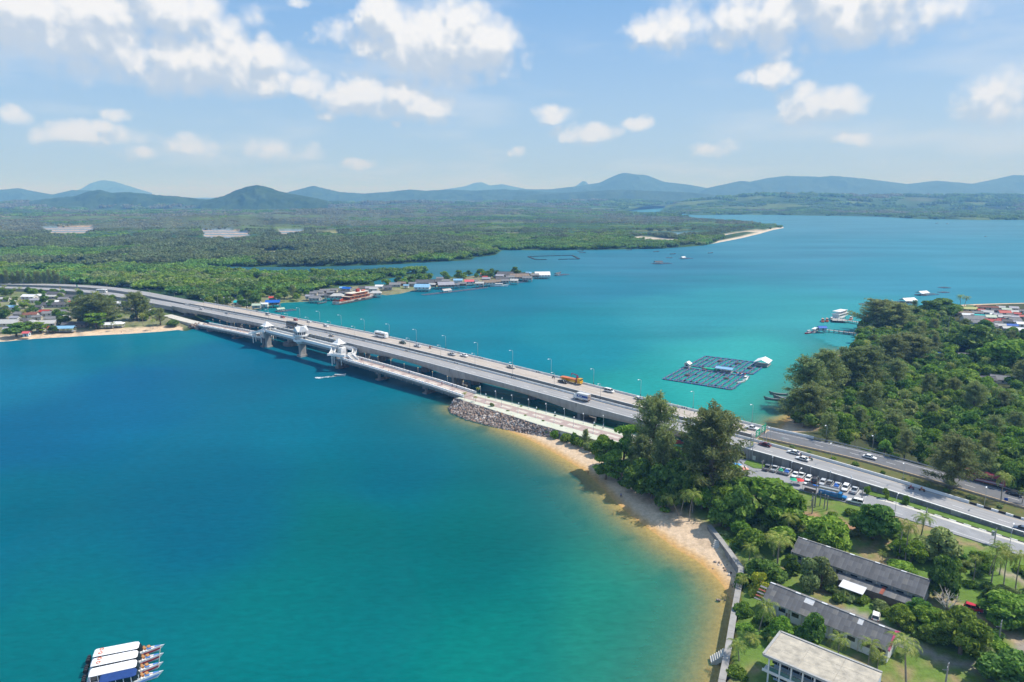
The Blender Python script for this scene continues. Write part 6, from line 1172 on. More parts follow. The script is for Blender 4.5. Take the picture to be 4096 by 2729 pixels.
# ---- the long houses on the near shore
SHM = [mat('sheet_grey_%d' % i, c, .9, .22, .5, .2, streak=(3, .4, 1)) for i, c in enumerate(((.165, .17, .18), (.19, .193, .20), (.148, .151, .158), (.225, .222, .215)))] + [mat('sheet_rust', (.24, .075, .05), .9, .35, .8), mat('sheet_white', (.62, .63, .64), .7, .1, 1)]
def sheet_mesh(w, l):
    m = MB(); n = 14; vs = []
    for y in (0, l):
        for i in range(n + 1): vs.append((w * i / n, y, .045 * (1 if i % 2 else -1)))
    m.add(vs, [(i, i + 1, n + 2 + i, n + 1 + i) for i in range(n)]); return m.mesh('roof_sheet')
SHEETS = {}
def sheet_roof(par, L, run, x0, ytop, ztop, ybot, zbot, rows, seed, pat=None):
    """one slope covered with single corrugated sheets, each its own part"""
    rng = random.Random(seed); n = int(round(L / 1.05)); w = L / n; sl = math.hypot(ybot - ytop, zbot - ztop) / rows; k = (round(w, 3), round(sl, 3))
    if k not in SHEETS: SHEETS[k] = [sheet_mesh(w * 1.03, sl * 1.05) for _ in SHM]; [m.materials.append(SHM[i]) for i, m in enumerate(SHEETS[k])]
    ang = math.atan2(zbot - ztop, abs(ybot - ytop)); sgn = 1 if ybot > ytop else -1
    for r_ in range(rows):
        for i in range(n):
            q = rng.choices(range(4), (5, 5, 4, .5))[0]
            if pat: q = pat(i, r_, n, q, rng)
            f = r_ / rows; o = ob('roof_sheet', SHEETS[k][q], None, par, (x0 + w * i, ytop + (ybot - ytop) * f, ztop + (zbot - ztop) * f + .05 - .012 * (i % 2) + .02 * (rows - r_)))
            o.rotation_euler = (ang if sgn > 0 else -ang, 0, 0) if sgn > 0 else (math.pi - ang + math.pi, 0, 0)
            if sgn < 0: o.scale = (1, -1, 1)
            o.rotation_euler.z += rng.uniform(-.008, .008)
def long_house(label, c, ang, L, W, H, rise, z, seed, pat=None, trim=None):
    t = thing('long_house', label, 'house', (c[0], c[1], z), ang); h, w = L / 2, W / 2
    wl = MB().box((0, 0, H / 2), (L - .6, W - 1.2, H)); a, b = L / 2 - .3, W / 2 - .6
    wl.add([(sx * a, sy * b, H) for sx in (-1, 1) for sy in (-1, 1)] + [(-a, 0, H + rise * .9), (a, 0, H + rise * .9)], [(0, 1, 4), (2, 5, 3)]); ob('wall', wl, WM[0] if trim else WM[2], t)
    rf = ob('roof', MB().add([(-h + .05, -w + .1, H - .25), (h - .05, -w + .1, H - .25), (h - .05, 0, H + rise - .06), (-h + .05, 0, H + rise - .06), (h - .05, w - .1, H - .25), (-h + .05, w - .1, H - .25)], [(0, 1, 2, 3), (3, 2, 4, 5)]), SHM[2], t)
    sheet_roof(rf, L, w, -h, 0, H + rise, -w, H - .15, 3, seed, pat); sheet_roof(rf, L, w, -h, 0, H + rise, w, H - .15, 2, seed + 1, pat)
    for i in range(int(L / 1.2)): ob('ridge_tile', MB().box((-h + 1.2 * i + .6, 0, H + rise + .1), (1.22, .42, .1)), SHM[3] if (i * 7 + seed) % 5 else SHM[5], rf)
    for i in range(9):
        x = -h + L * (i + .5) / 9
        ob('window', MB().box((x, -w + .58, H * .62), (1.6, .06, 1.0)), GLASS, t)
        if i % 2: ob('door', MB().box((x + 1.4, -w + .58, 1.0), (.9, .06, 2.0)), WM[3], t)
        ob('pillar', MB().box((x - L / 18, -w + .45, H / 2), (.22, .22, H)), WM[1], t)
    if trim:
        for sy in (-1, 1): ob('gable_trim', MB().add([(h - .28, sy * w, H - .1), (h + .12, sy * w, H - .1), (h + .12, 0, H + rise + .25), (h - .28, 0, H + rise + .25), (h - .28, sy * w, H - .4), (h + .12, sy * w, H - .4), (h + .12, 0, H + rise - .1), (h - .28, 0, H + rise - .1)], [(0, 1, 2, 3), (4, 5, 6, 7), (0, 1, 5, 4), (1, 2, 6, 5), (3, 0, 4, 7)]), trim, t)
    return t
A_ = R(-42.6)
HA = long_house('long grey corrugated roof house behind, with patched lean to roofs', (89.6, 160.2), A_, 31.5, 9.4, 3.9, 2.2, 3.0, 3)
la = ob('lean_to_roof', MB().box((0, 0, 0), (17, 3.2, .1)), SHM[2], HA, (5, -6.1, 2.35)); la.rotation_euler = (.12, 0, 0)
for i in range(16):
    o = ob('roof_sheet', cached(('lean_sheet', i % 5), lambda: sheet_mesh(1.08, 3.3), SHM[(0, 1, 3, 2, 1)[i % 5]] if i != 9 else SHM[4]), None, la, (-8.4 + 1.05 * i, -1.65, .12 + .02 * (i % 2)))
ob('rust_patch', MB().box((2.2, 0, .2), (.8, 3.2, .04)), SHM[4], la); ob('lean_to_wall', MB().box((5, -7.2, 1.0), (15.5, .2, 2.0)), WM[3], HA)
cp = ob('carport_roof', MB().box((0, 0, 0), (5.6, 3.4, .08), 0), SHM[5], HA, (1.2, -9.0, 2.3)); cp.rotation_euler = (.1, 0, 0)
for x, y in ((-1.4, -10.5), (3.8, -10.5), (-1.4, -7.6)): ob('carport_post', MB().box((x, y, 1.1), (.12, .12, 2.2)), STEEL, HA)
HB = long_house('long grey corrugated roof house in front, white end wall with pink trim', (72.4, 139.6), A_ - .02, 27.5, 8.6, 3.6, 2.1, 3.0, 5, lambda i, r_, n, q, rng: 5 if (r_ == 0 and i in (8, 9, 15, 19) and rng.random() < .8) else q, mat('pink_trim', (.50, .06, .16), .7, .1, 2))
for i in range(5): ob('rust_sheet', MB().box((-14.6 - .0, -1.2 - .75 * i, 4.6 - .42 * i), (2.2, .74, .05)), SHM[4] if i % 2 else SHM[0], HB)
ob('end_lean_to', MB().box((15.2, 2.0, 2.3), (3.0, 3.2, .1)), SHM[1], HB)
def flat_house():
    z = 3.0; t = thing('flat_roofed_house', 'two storey white house with stained flat concrete roof at the bottom', 'house', (50.9, 122.0, z), R(-40.6)); L, W, H = 19.6, 9.6, 6.0
    RFM = mat('stained_concrete_roof', (.52, .47, .38), .9, .25, .6, .2, col2=(.27, .25, .21), bump=.2)
    wl = ob('wall', MB().box((L / 2 + .8, W / 2 + .9, H / 2), (L - 1.6, W - 2.6, H)), WM[4], t)
    for i in range(3):
        for j in range(3): ob('roof_slab', MB().box((L * (i + .5) / 3, (2.0 + W * (j + .5) / 3 * 1.0) - 2.0, H + .17 + (.003 * ((i + j) % 2))), (L / 3 - .03, W / 3 - .03, .3)), RFM, t)
    for a, b, c, d in ((0, 0, L, 0), (0, W, L, W), (0, 0, 0, W)): ob('roof_kerb', path(MB(), [(a, b, H), (c, d, H)], -.12, .12, 0, .5), WM[2], t)
    ob('balcony_floor', MB().box((L / 2, .75, 3.0), (L - .4, 1.9, .25)), WM[0], t); ob('balcony_front', MB().box((L / 2, -.12, 3.0), (L, .12, .6)), WM[0], t)
    for i in range(9):
        x = 1.2 + (L - 2) * i / 8; i < 9 and ob('column', MB().box((x, .1, H / 2), (.28, .28, H)), WM[0], t)
        if i < 8:
            ob('glass_rail', MB().box((x + (L - 2) / 16, -.02, 3.72), ((L - 2) / 8 - .4, .04, .85)), mat('green_glass', (.05, .14, .13), .15, .1, 1), t)
            for zz in (1.5, 4.6):
                w = ob('window', MB().box((x + (L - 2) / 16, 1.72 + .45, zz), (2.2, .06, 1.9)), GLASS, t); ob('frame', MB().box((x + (L - 2) / 16, 2.13, zz), (.08, .05, 1.9)), WHITE, w)
    return t
flat_house()
# ---- sea wall with its steps
SWL = thing('sea_wall', 'weathered concrete sea wall between the beach and the garden', 'wall', (*WALL_LINE[3], 0)); bpy.context.view_layer.update()
for a, b in zip(WALL_LINE[:-1], WALL_LINE[1:]):
    n = max(1, int(np.linalg.norm(b - a) / 6))
    for i in range(n):
        p, q = a + (b - a) * (i + .004) / n, a + (b - a) * (i + .996) / n; ob('wall_section', path(MB(), [(*p, 0), (*q, 0)], -.28, .28, -1.5, 3.05), CONC_D, SWL, world=True); ob('wall_coping', path(MB(), [(*p, 3.055), (*q, 3.055)], -.36, .36, 0, .14), CONC, SWL, world=True)
for px, rz in (((2872, 2178), R(-122)), ((2895, 2625), R(170))):
    g = G(*px, 1.5); st = thing('beach_steps', 'concrete steps from the sea wall down to the sand, %s flight' % ('upper' if px[1] < 2400 else 'lower'), 'steps', (*g, 0), rz)
    for k in range(7): ob('step', MB().box((.42 * k, 0, 2.6 - .36 * k - .7), (.42, 2.2, 1.4)), PALE, st)
# ================================================================== trees one can pick out
for a in [('cas', 2612, 1880, 1578, 175, 'tall thin casuarina in front of the tan bridge, left of the biggest one'), ('cas', 2842, 1990, 1628, 255, 'biggest casuarina, covering the bridge end and sign gantry'), ('cas', 2650, 1960, 1722, 110, 'smaller casuarina leaning in front of the tall thin one'), ('cas', 2560, 1930, 1735, 100, 'slim casuarina at the head of the beach'), ('cas', 2770, 1950, 1700, 130, 'casuarina between the two tallest ones'), ('almond', 2425, 1875, 1738, 115, 'bright layered sea almond tree where the promenade meets the trees'), ('almond', 2495, 1865, 1690, 110, 'layered sea almond tree behind the first one'), ('almond', 2470, 1920, 1800, 120, 'sea almond tree hanging over the beach shade'),
          ('dark', 2560, 1975, 1840, 150, 'dark broad tree at the upper beach edge'), ('dark', 2640, 2010, 1860, 150, 'dark broad tree under the slim casuarinas'), ('dark', 2720, 2020, 1840, 160, 'dark broad tree left of the biggest casuarina trunk'), ('broad', 2700, 1900, 1780, 110, 'broad tree half hidden behind the casuarinas'), ('dark', 2880, 2110, 1985, 120, 'dark round tree below the biggest casuarina'), ('dark', 2950, 2110, 1945, 140, 'dark round tree left of the great dome tree'), ('broad', 3085, 2085, 1885, 255, 'great dome shaped tree beside the car park'), ('broad', 3300, 2215, 2045, 205, 'broad light green tree above the long house'), ('dark', 3488, 2155, 1998, 185, 'dark tree on the bend of the slip road'), ('broad', 2960, 2150, 2070, 85, 'small bright tree at the foot of the great dome tree'), ('broad', 3000, 2205, 2100, 130, 'bushy tree behind the sea wall corner'), ('broad', 3125, 2205, 2088, 135, 'bushy tree left of the back long house roof'), ('dark', 3053, 2335, 2228, 170, 'dark spreading tree in the sea wall garden'), ('lime', 3037, 2400, 2278, 100, 'yellow green tree in the sea wall garden'), ('dark', 3165, 2300, 2220, 75, 'olive tree beside the pale green garden tree'), ('pale', 3225, 2360, 2228, 110, 'pale green dense tree in front of the back long house, left one'), ('pale', 3283, 2355, 2222, 110, 'pale green dense tree in front of the back long house, right one'), ('broad', 2967, 2490, 2408, 85, 'small tree just inside the sea wall, below the yellow green one'), ('broad', 2975, 2545, 2490, 90, 'low tree inside the sea wall near the lower palms'), ('broad', 3117, 2580, 2460, 112, 'tree beside the front long house, left one'), ('dark', 3230, 2590, 2445, 125, 'tree beside the front long house, right one'), ('dark', 3769, 2400, 2232, 135, 'tall dark tree at the right end of the back long house'), ('broad', 3596, 2300, 2235, 130, 'low bushy tree behind the back long house'), ('pale', 3750, 2240, 2105, 175, 'thin crowned tree beside the slip road'), ('broad', 3840, 2615, 2435, 205, 'large tree by the drive right of the front long house'), ('broad', 3712, 2505, 2418, 125, 'tree at the end of the back long house lean to'), ('broad', 3596, 2505, 2412, 108, 'round tree beside the metal carport'), ('broad', 4040, 2490, 2370, 235, 'wide tree at the right edge above the drive'), ('dark', 4040, 2765, 2628, 255, 'dark tree in the bottom right corner'), ('broad', 3640, 2250, 2150, 110, 'tree between the slip road and the back long house'), ('broad', 3840, 2300, 2262, 45, 'small bright tree among the grass at the right'), ('dark', 3950, 2362, 2330, 55, 'small dark tree below the palm group'), ('bare', 3781, 2470, 2375, 110, 'bare white branched tree beside the red car'),
          ('cas', 3800, 1965, 1735, 185, 'lone casuarina in the median hiding the red coach'), ('broad', 3466, 1980, 1940, 32, 'small clipped tree on the verge, left of three'), ('broad', 3541, 1997, 1942, 26, 'small clipped tree on the verge, middle of three'), ('broad', 3622, 2020, 1972, 26, 'small clipped tree on the verge, right of three'), ('shrub', 3100, 1990, 1960, 60, 'shrub at the kerb of the car park entrance'),
          ('cas', 3225, 1630, 1425, 165, 'casuarina at the left tip of the headland wood'), ('cas', 3290, 1600, 1392, 150, 'casuarina second from the left tip of the headland wood'), ('cas', 3385, 1570, 1382, 150, 'casuarina in the front of the headland wood above the white spots'), ('cas', 3465, 1560, 1378, 140, 'casuarina right of the headland front group'), ('cas', 3505, 1320, 1192, 160, 'huge casuarina by the piers, left stem'), ('cas', 3575, 1325, 1205, 150, 'huge casuarina by the piers, right stem'), ('cas', 3610, 1455, 1325, 130, 'grey casuarina in the middle of the headland wood'), ('cas', 3560, 1470, 1335, 120, 'grey casuarina left of the middle one in the headland wood'), ('cas', 3664, 1460, 1337, 120, 'grey casuarina right of the middle one in the headland wood'), ('dark', 3720, 1265, 1192, 115, 'dense dark tree behind the headland, left of a pair'), ('dark', 3785, 1255, 1186, 135, 'dense dark tree behind the headland, right of a pair'), ('dark', 3873, 1405, 1281, 165, 'dense dark tree in front of the right village'), ('broad', 4014, 1480, 1337, 205, 'broad light crowned tree at the right of the headland wood'), ('broad', 3841, 1565, 1458, 155, 'broad bright tree left of the clearing houses'), ('cas', 3655, 1250, 1198, 26, 'narrow dark conifer shaped tree on the far headland'), ('cas', 3240, 1700, 1530, 150, 'casuarina hanging over the water by the tan bridge'), ('cas', 3180, 1690, 1560, 110, 'low casuarina at the water beside the tan bridge end')]:
    tpx(*a)
for a in [('leanpalm', 2712, 2062, 1978, 80, 'leaning coconut palm at the beach, crown farthest left', None, math.pi + .3), ('palm', 2722, 2062, 1962, 80, 'coconut palm at the beach edge, middle of the group'), ('palm', 2770, 2050, 1905, 90, 'tallest coconut palm of the beach group'), ('palm', 2757, 2085, 1975, 90, 'coconut palm in front of the beach group'), ('palm', 2992, 2265, 2180, 85, 'coconut palm behind the sea wall bend'), ('palm', 3110, 2295, 2150, 150, 'large coconut palm in the sea wall garden'), ('palm', 3030, 2555, 2415, 110, 'tall coconut palm left of the front long house'), ('palm', 2985, 2605, 2545, 90, 'low coconut palm inside the sea wall, upper of two'), ('palm', 2960, 2685, 2590, 100, 'low coconut palm inside the sea wall, lower of two'), ('palm', 3345, 2655, 2545, 110, 'coconut palm rising over the flat concrete roof'), ('palm', 3150, 2155, 2060, 100, 'coconut palm right of the great dome tree'), ('palm', 3095, 2230, 2150, 130, 'coconut palm below the great dome tree'), ('palm', 3620, 2255, 2095, 100, 'tall coconut palm by the slip road'), ('palm', 3682, 2150, 2052, 105, 'coconut palm against the slip road asphalt'), ('palm', 3965, 2340, 2215, 100, 'coconut palm in the right hand group, front one'), ('palm', 4015, 2345, 2215, 95, 'coconut palm in the right hand group, second from right'), ('palm', 3893, 2320, 2225, 70, 'coconut palm left of the right hand group'), ('palm', 4062, 2360, 2215, 95, 'coconut palm at the right edge by the track'), ('palm', 3957, 2300, 2172, 90, 'coconut palm at the back of the right hand group, left'), ('palm', 3998, 2300, 2178, 85, 'coconut palm at the back of the right hand group, right'), ('palm', 3528, 2265, 2215, 55, 'small palm at the back of the back long house'), ('palm', 3625, 2760, 2590, 165, 'large coconut palm at the bottom edge right of the flat roof'), ('palm', 3470, 2690, 2575, 110, 'coconut palm between the flat roof and the white end wall'), ('palm', 3508, 2710, 2635, 100, 'coconut palm just behind the flat roof corner'), ('palm', 4003, 2020, 1898, 90, 'coconut palm in the median at the right'), ('palm', 4085, 2030, 1960, 60, 'ragged palm in the median at the right edge'), ('palm', 3212, 1710, 1620, 75, 'coconut palm at the front of the headland wood'), ('palm', 3555, 1720, 1640, 60, 'coconut palm inside the front of the wood'), ('palm', 3840, 1228, 1180, 36, 'coconut palm at the far village, left of two'), ('palm', 3856, 1230, 1185, 36, 'coconut palm at the far village, right of two'), ('palm', 3455, 1312, 1268, 38, 'coconut palm at the pier landing'), ('palm', 3590, 1700, 1610, 60, 'coconut palm rising from the wood beside the road')]:
    tpx(*a)
for i, (x, y, yt) in enumerate([(1859, 1598, 1569), (1902, 1607, 1585), (1911, 1574, 1550)]): g = G(x, y, 4.2); d = depth(*g, 4.2); tree('palm' if i != 1 else 'palm', g[0], g[1], 4.2, (y - yt) * d / F, 1.6, ['palm at the bridge end of the promenade, left side', 'small palm on the pale promenade lawn', 'palm at the bridge end of the promenade, right side'][i])
g = G(1967, 1626, 4.2); tree('shrub', g[0], g[1], 4.2, 2.0, 1.0, 'small round tree alone on the promenade lawn')
for i, (x, y) in enumerate([(2031, 1644), (2100, 1662), (2172, 1684), (2152, 1640), (2246, 1705), (2378, 1702), (1955, 1591), (2086, 1626), (2222, 1664)]): g = G(x, y, 4.2); tree('shrub', g[0], g[1], 4.15, .55, .7, 'tiny seedling on the pale promenade lawn', 'promenade seedlings')
for i, (x, y, w, yt) in enumerate([(2162, 1722, 36, 1697), (2195, 1740, 40, 1712), (2225, 1752, 44, 1716), (2258, 1766, 48, 1722), (2290, 1778, 46, 1728), (2318, 1785, 42, 1738), (2362, 1800, 60, 1758), (2395, 1818, 60, 1775)]): tpx('shrub', x, y, yt, w, '%s bush from the rocks along the foot of the promenade' % ORD[i])
tpx('cas', 2342, 1782, 1715, 34, 'young casuarina among the promenade bushes')
for i in range(17):
    s = -90 - 7.2 * i + _tr.uniform(-2, 2); w = 9.0 + _tr.uniform(-1, 1.5) + .02 * (-s - 90); r = _tr.uniform(.8, 1.7); tree('shrub', *SW(s, w), RD(s) - .5, r * 1.1, r, 'low bush on the weedy median between the two roads', 'median bushes')
ORDX = 0
def scatter(poly_px, n, kinds, hr, label, group, main=False, gap=5.5, avoid=(), seed=1, z=2.5):
    """trees of a wood that nothing tells apart"""
    rng = random.Random(seed); V = px_poly(poly_px, z); lo, hi = V.min(0), V.max(0); done = 0; tries = 0; pts = []
    while done < n and tries < n * 60:
        tries += 1; p = np.array((rng.uniform(lo[0], hi[0]), rng.uniform(lo[1], hi[1])))
        if sd_poly(p[None], V)[0] < 0: continue
        if any((p[0] - a) ** 2 + (p[1] - b) ** 2 < (gap * .9 + .25 * r) ** 2 for a, b, r in TREE_XY): continue
        if any(np.hypot(*(p - a)) < r for a, r in avoid): continue
        if main:
            if main_sd(p[None])[0] < 4: continue
            if min(dist_line(p[None], L_)[0] for L_ in ROADW) < 11: continue
            zz = 1.9
        else:
            if sd_poly(p[None], NEAR_W)[0] < 3: continue
            s, w = sw_of(*p)
            if s > -260 and -22 < w < 28.2 and s < 20: continue
            zz = zl(*p) - .1
        k = rng.choices([q[0] for q in kinds], [q[1] for q in kinds])[0]; h, r = hr[k]; f = rng.uniform(.75, 1.2)
        tree(k, p[0], p[1], zz, h * f, r * f * rng.uniform(.9, 1.15), label[k] if isinstance(label, dict) else label, group); done += 1
HR = {'broad': (10, 5.0), 'dark': (10.5, 5.2), 'cas': (18, 4.8), 'palm': (9, 3.2), 'lime': (8, 4), 'pale': (9, 4.5), 'shrub': (2.4, 2.2), 'pine': (16, 3.6), 'almond': (8, 5)}
avoidR = [(G(3757, 1424, 3), 9), (G(3866, 1425, 3), 13), (G(3946, 1525, 3), 10), (G(4010, 1528, 3), 13), (G(3968, 1560, 3), 9), (G(3870, 1470, 3), 6), (G(3900, 1500, 3), 6)]
lab = lambda place: {k: '%s in %s' % (n_, place) for k, n_ in (('broad', 'leafy green tree'), ('dark', 'dark leafy tree'), ('cas', 'feathery casuarina'), ('palm', 'coconut palm'), ('pale', 'pale green tree'), ('lime', 'yellow green tree'), ('shrub', 'low bush'), ('pine', 'pointed casuarina'), ('almond', 'layered almond tree'))}
scatter([(3120, 1700), (3200, 1620), (3330, 1500), (3420, 1400), (3560, 1360), (3700, 1400), (3900, 1450), (4150, 1480), (4150, 2000), (3900, 1900), (3600, 1820), (3300, 1745)], 150, (('broad', 3), ('dark', 2.4), ('cas', 1.4), ('palm', 2.2), ('pale', 1)), {**HR, 'broad': (9.5, 4.4), 'dark': (9.5, 4.4), 'cas': (14, 4.2)}, lab('the dense wood beside the dark road'), 'trees of the roadside wood', avoid=avoidR, seed=4, gap=5.4)
scatter([(3430, 1400), (3440, 1300), (3480, 1262), (3700, 1245), (3800, 1262), (3870, 1330), (3950, 1330), (4150, 1350), (4150, 1480), (3900, 1450), (3700, 1400), (3560, 1360)], 66, (('broad', 3), ('dark', 3), ('cas', .8), ('palm', 1.2), ('pale', .8)), {**HR, 'broad': (9.5, 4.6), 'dark': (9.5, 4.6), 'cas': (14, 4.2)}, lab('the far part of the headland wood'), 'trees of the far headland', avoid=avoidR + [(G(4084, 1325, 3), 14), (G(3944, 1318, 3), 10), (G(3785, 1372, 3), 2)], seed=6, gap=6)
scatter([(-60, 1215), (0, 1175), (260, 1172), (420, 1190), (560, 1215), (640, 1270), (600, 1300), (330, 1310), (60, 1335), (-60, 1345)], 78, (('broad', 3), ('dark', 2.4), ('palm', 2), ('pale', .6), ('shrub', 1.5)), {**HR, 'broad': (7, 3.6), 'dark': (7.5, 3.8), 'palm': (8, 2.8)}, lab('the left village'), 'trees of the left village', True, 5.0, [(G(x, y + 8, 2), 6.5) for x, y, *_ in LV], 8)
scatter([(800, 1225), (860, 1180), (1000, 1165), (1150, 1160), (1260, 1165), (1320, 1150), (1260, 1195), (1130, 1205), (1000, 1232)], 44, (('broad', 3), ('dark', 3), ('palm', 1), ('cas', .5)), {**HR, 'broad': (9, 4.6), 'dark': (10, 5)}, lab('the stilt village shore behind the tan bridge'), 'trees of the stilt village shore', True, 6, [(G(x, y + 6, 2), 6) for x, y, *_ in SV if x < 1340], 9)
scatter([(1480, 1150), (1560, 1130), (1760, 1110), (1960, 1092), (2060, 1085), (2040, 1100), (1800, 1118), (1600, 1140)], 20, (('broad', 3), ('dark', 2)), {**HR, 'broad': (8, 4.6), 'dark': (9, 5)}, lab('the stilt village on the spit'), 'trees of the spit', True, 9, [(G(x, y + 6, 2), 5) for x, y, *_ in SV if x > 1340], 10)
for i, (x, yt, yb, w, k, l_) in enumerate([(384, 1172, 1300, 150, 'cas', 'big spreading casuarina in the left village'), (340, 1190, 1290, 110, 'cas', 'casuarina left of the big spreading one'), (430, 1185, 1285, 110, 'cas', 'casuarina right of the big spreading one'), (547, 1162, 1280, 92, 'cas', 'tall casuarina near the left bridge end'), (575, 1180, 1278, 70, 'cas', 'casuarina leaning on the tall one near the bridge end'), (642, 1228, 1298, 46, 'cas', 'small casuarina by the old bridge approach'), (385, 1245, 1312, 86, 'almond', 'layered bright green tree on the left beach'), (65, 1282, 1342, 92, 'dark', 'dark rounded tree on the left beach at the edge'), (163, 1282, 1327, 62, 'almond', 'layered tree on the left beach by the pale roof'), (212, 1300, 1328, 40, 'dark', 'small dark tree beside the beach shed'), (680, 1278, 1300, 66, 'shrub', 'wide low bush at the old bridge approach'), (612, 1275, 1312, 30, 'palm', 'palm on the lawn by the left bridge end'), (455, 1287, 1316, 28, 'palm', 'palm in front of the beach restaurant'), (2063, 1062, 1100, 46, 'dark', 'lone round tree on the spit'), (1842, 1075, 1118, 50, 'dark', 'tall round tree in the middle of the spit'), (1960, 1080, 1112, 40, 'dark', 'dark tree beside the orange roof on the spit'), (1330, 1140, 1160, 30, 'palm', 'palm behind the stilt houses')]): tpx(k, x, yb, yt, w, l_, main=True)
for i, (x, yt) in enumerate([(12, 1092), (31, 1075), (55, 1085), (78, 1078), (98, 1075), (120, 1088), (146, 1080), (160, 1082), (180, 1082), (200, 1072), (221, 1078), (235, 1090), (262, 1100), (280, 1104)]): tpx('pine', x, 1146 - i * .3, yt, 34, 'pointed casuarina in the row along the far left road', 'casuarina row along the far left road', main=True)
for i in range(18):
    x, y = 2890 + 12 * i + _tr.uniform(-4, 4), 934 - 1.6 * i + _tr.uniform(-1.5, 1.5); tpx('palm', x, y, y - 11, 12, 'palm on the sandy point across the water', 'palms of the sandy point', main=True)

HRs = {**HR, 'shrub': (2.2, 2.0), 'broad': (4.2, 2.4), 'dark': (4.5, 2.5), 'palm': (5, 2.4), 'pale': (4, 2.2)}
avN = [(np.array((89.6 + 4 * k, 160.2 - 3.7 * k)), 6.2) for k in (-3, -2, -1, 0, 1, 2, 3)] + [(np.array((72.4 + 4 * k, 139.6 - 3.7 * k)), 5.8) for k in (-3, -2, -1, 0, 1, 2, 3)] + [(np.array((55 + 4 * k, 125 - 3.6 * k)), 8) for k in range(7)] + [(at(3893, 2442)[:2], 3.5), (at(3503, 2473)[:2], 3), (at(3470, 2440)[:2], 3)]
for tp_, hw_, c_ in TRACKS: avN += [(tp_[i] + (tp_[i + 1] - tp_[i]) * f, hw_ + 2.2) for i in range(len(tp_) - 1) for f in (0, .25, .5, .75)]
scatter([(2860, 2100), (3000, 2040), (3200, 2060), (3400, 2090), (3650, 2160), (3900, 2230), (4150, 2320), (4150, 2500), (3800, 2330), (3400, 2150), (3250, 2230), (3100, 2330), (2990, 2300), (2900, 2180)], 84, (('shrub', 6), ('broad', .8), ('dark', .6), ('palm', .8), ('pale', .5)), HRs, lab('the scrub between the slip road and the back long house'), 'scrub below the slip road', gap=1.8, avoid=avN, seed=21)
scatter([(2970, 2300), (3060, 2330), (3080, 2480), (3160, 2560), (3050, 2600), (2960, 2720), (2910, 2720), (2930, 2560)], 26, (('shrub', 4), ('broad', 1.2), ('dark', 1), ('palm', .7)), HRs, lab('the garden inside the sea wall'), 'garden scrub', gap=1.5, avoid=avN, seed=22)
scatter([(3300, 2360), (3600, 2470), (3850, 2480), (4150, 2560), (4150, 2720), (3900, 2640), (3600, 2560), (3400, 2460)], 56, (('shrub', 6), ('broad', .7), ('dark', .5), ('pale', .5)), HRs, lab('the grass around the drive'), 'scrub around the drive', gap=1.6, avoid=avN, seed=23)
scatter([(2400, 1880), (2560, 1850), (2760, 1800), (2960, 1900), (2960, 2060), (2860, 2100), (2760, 2090), (2660, 2040), (2560, 1985), (2470, 1930)], 46, (('shrub', 3), ('broad', 2), ('dark', 3), ('almond', 1)), {**HRs, 'broad': (7, 3.4), 'dark': (7.5, 3.6), 'almond': (7, 4)}, lab('the grove behind the beach'), 'trees of the beach grove', gap=2.2, seed=24)

scatter([(-60, 1162), (100, 1160), (300, 1168), (470, 1182), (560, 1205), (520, 1230), (300, 1192), (0, 1185)], 26, (('broad', 3), ('dark', 2), ('palm', 2)), {**HR, 'broad': (6.5, 3.4), 'dark': (7, 3.4), 'palm': (7.5, 2.8)}, lab('the strip below the far left road'), 'trees below the far left road', True, 3.0, [(G(x, y + 8, 2), 5.5) for x, y, *_ in LV], 31)
scatter([(420, 1140), (600, 1150), (760, 1178), (860, 1185), (860, 1165), (700, 1140), (500, 1120)], 30, (('broad', 3), ('palm', 3), ('pale', 1)), {**HR, 'broad': (9, 4.4), 'palm': (10, 3.2)}, lab('the far side of the left road'), 'trees beyond the far left road', True, 4.0, (), 32)

for i in range(44):
    s = -92 - 3.4 * i + _tr.uniform(-1, 1); w = FWC(s) + 9.6 + _tr.uniform(-.8, 2.5); k = _tr.choice(('broad', 'dark', 'palm', 'cas', 'pale', 'shrub', 'shrub')); h, r = {**HR, 'broad': (8.5, 3.2), 'dark': (9, 3.2), 'cas': (12, 3), 'pale': (8, 3)}[k]; f = _tr.uniform(.75, 1.15); X_, Y_ = SW(s, w)
    tree(k, X_, Y_, GZ(s) + .3, h * f, r * f, lab('the front edge of the wood at the guard rail')[k], 'trees at the guard rail')
# ================================================================== boats, floats and piers
def hull(L, B, H, sheer=.5, n=13, draft=.35, sharp=1.25, st=.45):
    secs = []
    for i in range(n):
        t = i / (n - 1); x = -L / 2 + L * t; b = B / 2 * (1 - max(0, (t - st) / (1 - st)) ** sharp) * (.86 + .14 * min(1, t * 4)); b = max(b, .03); h = H + sheer * max(0, (t - .4) / .6) ** 2; k = .62
        rk_ = L * .11 * max(0, (t - .55) / .45) ** 1.5; secs.append([(x - rk_, -b * k, -draft), (x - rk_, b * k, -draft), (x - rk_ * .35, b, h * .55), (x, b, h), (x, -b, h), (x - rk_ * .35, -b, h * .55)])
    return MB().loft(secs)
def deck_poly(L, B, z, i0=.06, i1=.94, n=14, inset=.16, sheer=.5):
    up = []; dn = []
    for i in range(n):
        t = i0 + (i1 - i0) * i / (n - 1); x = -L / 2 + L * t; b = max(.02, B / 2 * (1 - max(0, (t - .45) / .55) ** 1.25) - inset); z_ = z + sheer * max(0, (t - .4) / .6) ** 2; up.append((x, b, z_)); dn.append((x, -b, z_))
    m = MB(); n_ = len(up); m.add(up + dn, [(i, i + 1, n_ + i + 1, n_ + i) for i in range(n_ - 1)]); return m
